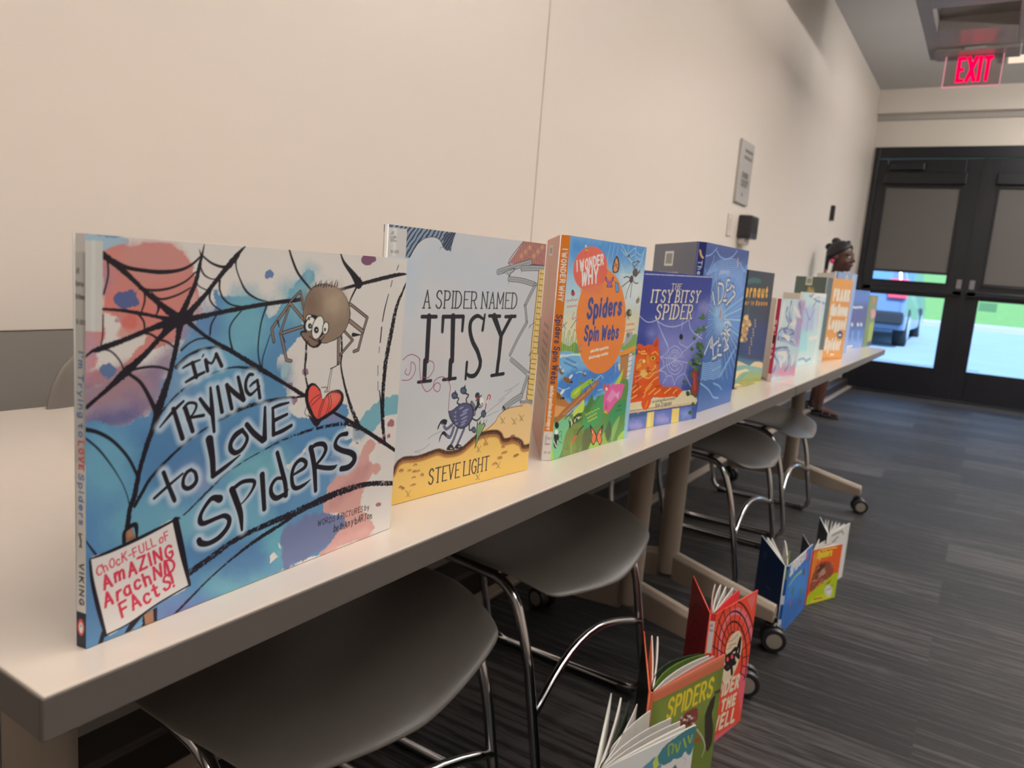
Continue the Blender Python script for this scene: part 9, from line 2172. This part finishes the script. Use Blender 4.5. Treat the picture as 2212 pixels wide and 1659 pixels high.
ch = [[(-.03, 0, .72, .088, .10), (-.035, 0, .84, .080, .09), (-.04, 0, .95, .085, .098), (-.035, 0, 1.04, .072, .085), (-.015, 0, 1.10, .042), (.005, 0, 1.16, .042), (.01, 0, 1.24, .050)]]
for s in (-1, 1):
    ch.append([(-.035, 0, 1.04, .072, .085), (-.04, s * .075, 1.045, .046), (-.045, s * .128, 1.02, .040), (-.05, s * .150, .90, .033), (-.045, s * .158, .81, .028), (.0, s * .155, .71, .025), (.045, s * .148, .635, .018, .02), (.065, s * .146, .60, .016, .026), (.085, s * .145, .565, .013, .031)])
    for dy, ln in ((-.027, .050), (-.009, .058), (.009, .055), (.026, .044)):
        ch.append([(.085, s * .145, .565, .013, .031), (.092, s * .145 + dy, .545, .0076), (.098 + ln * .2, s * .145 + dy * 1.12, .545 - ln * .55, .0070), (.092 + ln * .1, s * .145 + dy * 1.18, .545 - ln, .0060)])
    ch.append([(.065, s * .146, .60, .016, .026), (.088, s * .122, .585, .010), (.105, s * .112, .560, .0085), (.112, s * .112, .540, .0075)])
    fx = .05 if s < 0 else -.07
    ch.append([(-.03, 0, .72, .088, .10), (-.03, s * .065, .66, .078), (.0 + fx * .3, s * .075, .52, .062), (.01 + fx * .5, s * .075, .38, .046), (.0 + fx * .7, s * .076, .27, .048), (-.01 + fx * .9, s * .077, .13, .033), (-.015 + fx, s * .078, .062, .028), (.03 + fx, s * .080, .044, .026, .022), (.085 + fx, s * .083, .036, .030, .018), (.125 + fx, s * .084, .032, .026, .014)])
face = list((((.0, 0, 1.285), (.094, .079, .090)), ((.040, 0, 1.240), (.060, .064, .085)), ((.052, 0, 1.190), (.046, .048, .040)), ((.070, 0, 1.168), (.026, .028, .020)), ((.020, 0, 1.20), (.055, .056, .045)), ((.100, 0, 1.252), (.011, .010, .026)), ((.110, 0, 1.233), (.015, .013, .012)), ((.102, .012, 1.229), (.010, .009, .008)), ((.102, -.012, 1.229), (.010, .009, .008)), ((.096, 0, 1.206), (.013, .022, .006)), ((.094, 0, 1.195), (.012, .019, .007))))
for s in (-1, 1): face += [((.060, s * .034, 1.222), (.034, .026, .030)), ((.076, s * .028, 1.279), (.022, .028, .010)), ((.0, s * .078, 1.247), (.017, .010, .027)), ((.079, s * .031, 1.2625), (.0165, .0165, .012))]
fused('body', ch, M['skin'], per, face, .0038, 6)
for s in (-1, 1):
    bm = bmesh.new(); sph(bm, (.0835, s * .0315, 1.260), .0125, (1, 1.1, .8), 14); e = obj('eye', bm, M['eyew'], per, True)
    bm = bmesh.new(); sph(bm, (.0925, s * .033, 1.2575), .0058, (.7, 1, 1), 10); obj('iris', bm, M['eyed'], e, True)
    bm = bmesh.new(); tube(bm, [(.091, s * .016, 1.288), (.092, s * .034, 1.291), (.076, s * .053, 1.286)], [.0015, .0028, .0015], 6); obj('eyebrow', bm, M['hair'], per, True)
bm = bmesh.new(); tube(bm, [(.090, -.022, 1.2005), (.1055, -.008, 1.2015), (.1055, .008, 1.2015), (.090, .022, 1.2005)], [.003, .0062, .0062, .003], 8); obj('lips', bm, M['lip'], per, True)
# hair: a cap down to a hairline, gathered knots and beaded braids
bm = bmesh.new(); NA, NB = 40, 14; G = []
for j in range(NB + 1):
    row = []
    for i in range(NA):
        az = 2 * PI * i / NA; f = (1 + math.cos(az)) / 2; pm = math.radians(118 - 62 * f ** 1.6); ph = pm * j / NB; rr = 1.07 + .012 * math.sin(az * 14) * math.sin(ph) - (.05 if j == NB else 0)
        row.append(bm.verts.new((.0 + .094 * rr * math.sin(ph) * math.cos(az), .080 * rr * math.sin(ph) * math.sin(az), 1.285 + .091 * rr * math.cos(ph))))
    G.append(row)
for j in range(1, NB):
    for i in range(NA): bm.faces.new((G[j][i], G[j][(i + 1) % NA], G[j + 1][(i + 1) % NA], G[j + 1][i]))
for i in range(NA): bm.faces.new((G[0][0], G[1][i], G[1][(i + 1) % NA])) if i else None
bm.faces.new((G[0][0], G[1][0], G[1][1])); bmesh.ops.delete(bm, geom=[v for v in bm.verts if not v.link_faces], context='VERTS')
hr = obj('hair', bm, M['hair'], per, True); sm = hr.modifiers.new('thick', 'SOLIDIFY'); sm.thickness = .010; sm.offset = 0
for c, r in (((-.045, 0, 1.380), .034), ((.045, .018, 1.376), .017), ((-.085, -.01, 1.335), .034)):
    bm = bmesh.new(); sph(bm, c, r, (1, 1, .85), 20); obj('hair_knot', bm, M['hair'], hr, True)
for x, y, l in ((-.055, -.078, .11), (-.078, -.050, .13), (-.088, .0, .13), (-.06, .074, .11)):
    bm = bmesh.new(); n = 9
    for k in range(n): sph(bm, (x - .006 * k / n, y * (1 - .02 * k), 1.255 - l * k / n), .0125 - .0004 * k, (1, 1, .85), 12)
    br = obj('braid', bm, M['hair'], hr, True)
    bm = bmesh.new(); sph(bm, (x - .008, y * .84, 1.255 - l * .98), .011, (1, 1, 1.2), 14); obj('bead', bm, M['beadg'] if x == -.078 else M['pinkc'], br, True)
bm = bmesh.new(); sph(bm, (-.020, -.088, 1.222), .017, (1, .8, 1.1), 16); obj('bead', bm, M['beadp'], hr, True)
# clothes
sh = [[(-.031, 0, .685, .112, .124, .012), (-.034, 0, .80, .098, .112), (-.04, 0, .93, .096, .108), (-.036, 0, 1.03, .084, .098), (-.016, 0, 1.098, .050, .054, .010)]]
for s in (-1, 1): sh.append([(-.036, 0, 1.03, .084, .098), (-.04, s * .080, 1.043, .055), (-.046, s * .132, 1.015, .050), (-.05, s * .150, .90, .046, .046, .012)])
fused('shirt', sh, M['shirt'], per, (), .006, 8)
bm = bmesh.new(); tube(bm, [(-.012 + .046 * math.cos(a), .046 * math.sin(a), 1.104 - .012 * math.cos(a)) for a in [k * 2 * PI / 24 for k in range(25)]], .011, 10, False); obj('collar', bm, M['pinkc'], per, True)
so = [[(-.03, 0, .70, .100, .112), (-.03, 0, .76, .094, .108, .01)]]
for s in (-1, 1): fx = .05 if s < 0 else -.07; so.append([(-.03, 0, .70, .100, .112), (-.03, s * .066, .66, .088), (fx * .36, s * .078, .47, .074, .074, .012)])
fused('shorts', so, M['short'], per, (), .006, 8)
for s in (-1, 1):
    fx = .05 if s < 0 else -.07; cy_ = s * .081
    bm = bmesh.new(); prism(bm, [(-.055 + fx, cy_ - .028), (-.06 + fx, cy_), (-.055 + fx, cy_ + .028), (.03 + fx, cy_ + .033), (.10 + fx, cy_ + .040), (.145 + fx, cy_ + .028), (.158 + fx, cy_), (.145 + fx, cy_ - .028), (.10 + fx, cy_ - .040), (.03 + fx, cy_ - .033)], 'z', 0.0005, .020)
    sd = obj('sandal', bm, M['sole'], per, bevel=.004)
    bm = bmesh.new()
    for x, zc, wd in ((.095, .028, .046), (.035, .048, .040)): tube(bm, [(x + fx, cy_ + wd * math.cos(a), .012 + zc * math.sin(a)) for a in [PI * k / 10 for k in range(11)]], .007, 8)
    tube(bm, [(-.02 + fx + .034 * math.cos(a), cy_ + .036 * math.sin(a), .082) for a in [2 * PI * k / 16 for k in range(17)]], .006, 8, False)
    tube(bm, [(-.04 + fx, cy_ - .033, .015), (-.03 + fx, cy_ - .038, .08)], .006, 8); tube(bm, [(-.04 + fx, cy_ + .033, .015), (-.03 + fx, cy_ + .038, .08)], .006, 8)
    obj('strap', bm, M['sandal'], sd, True)
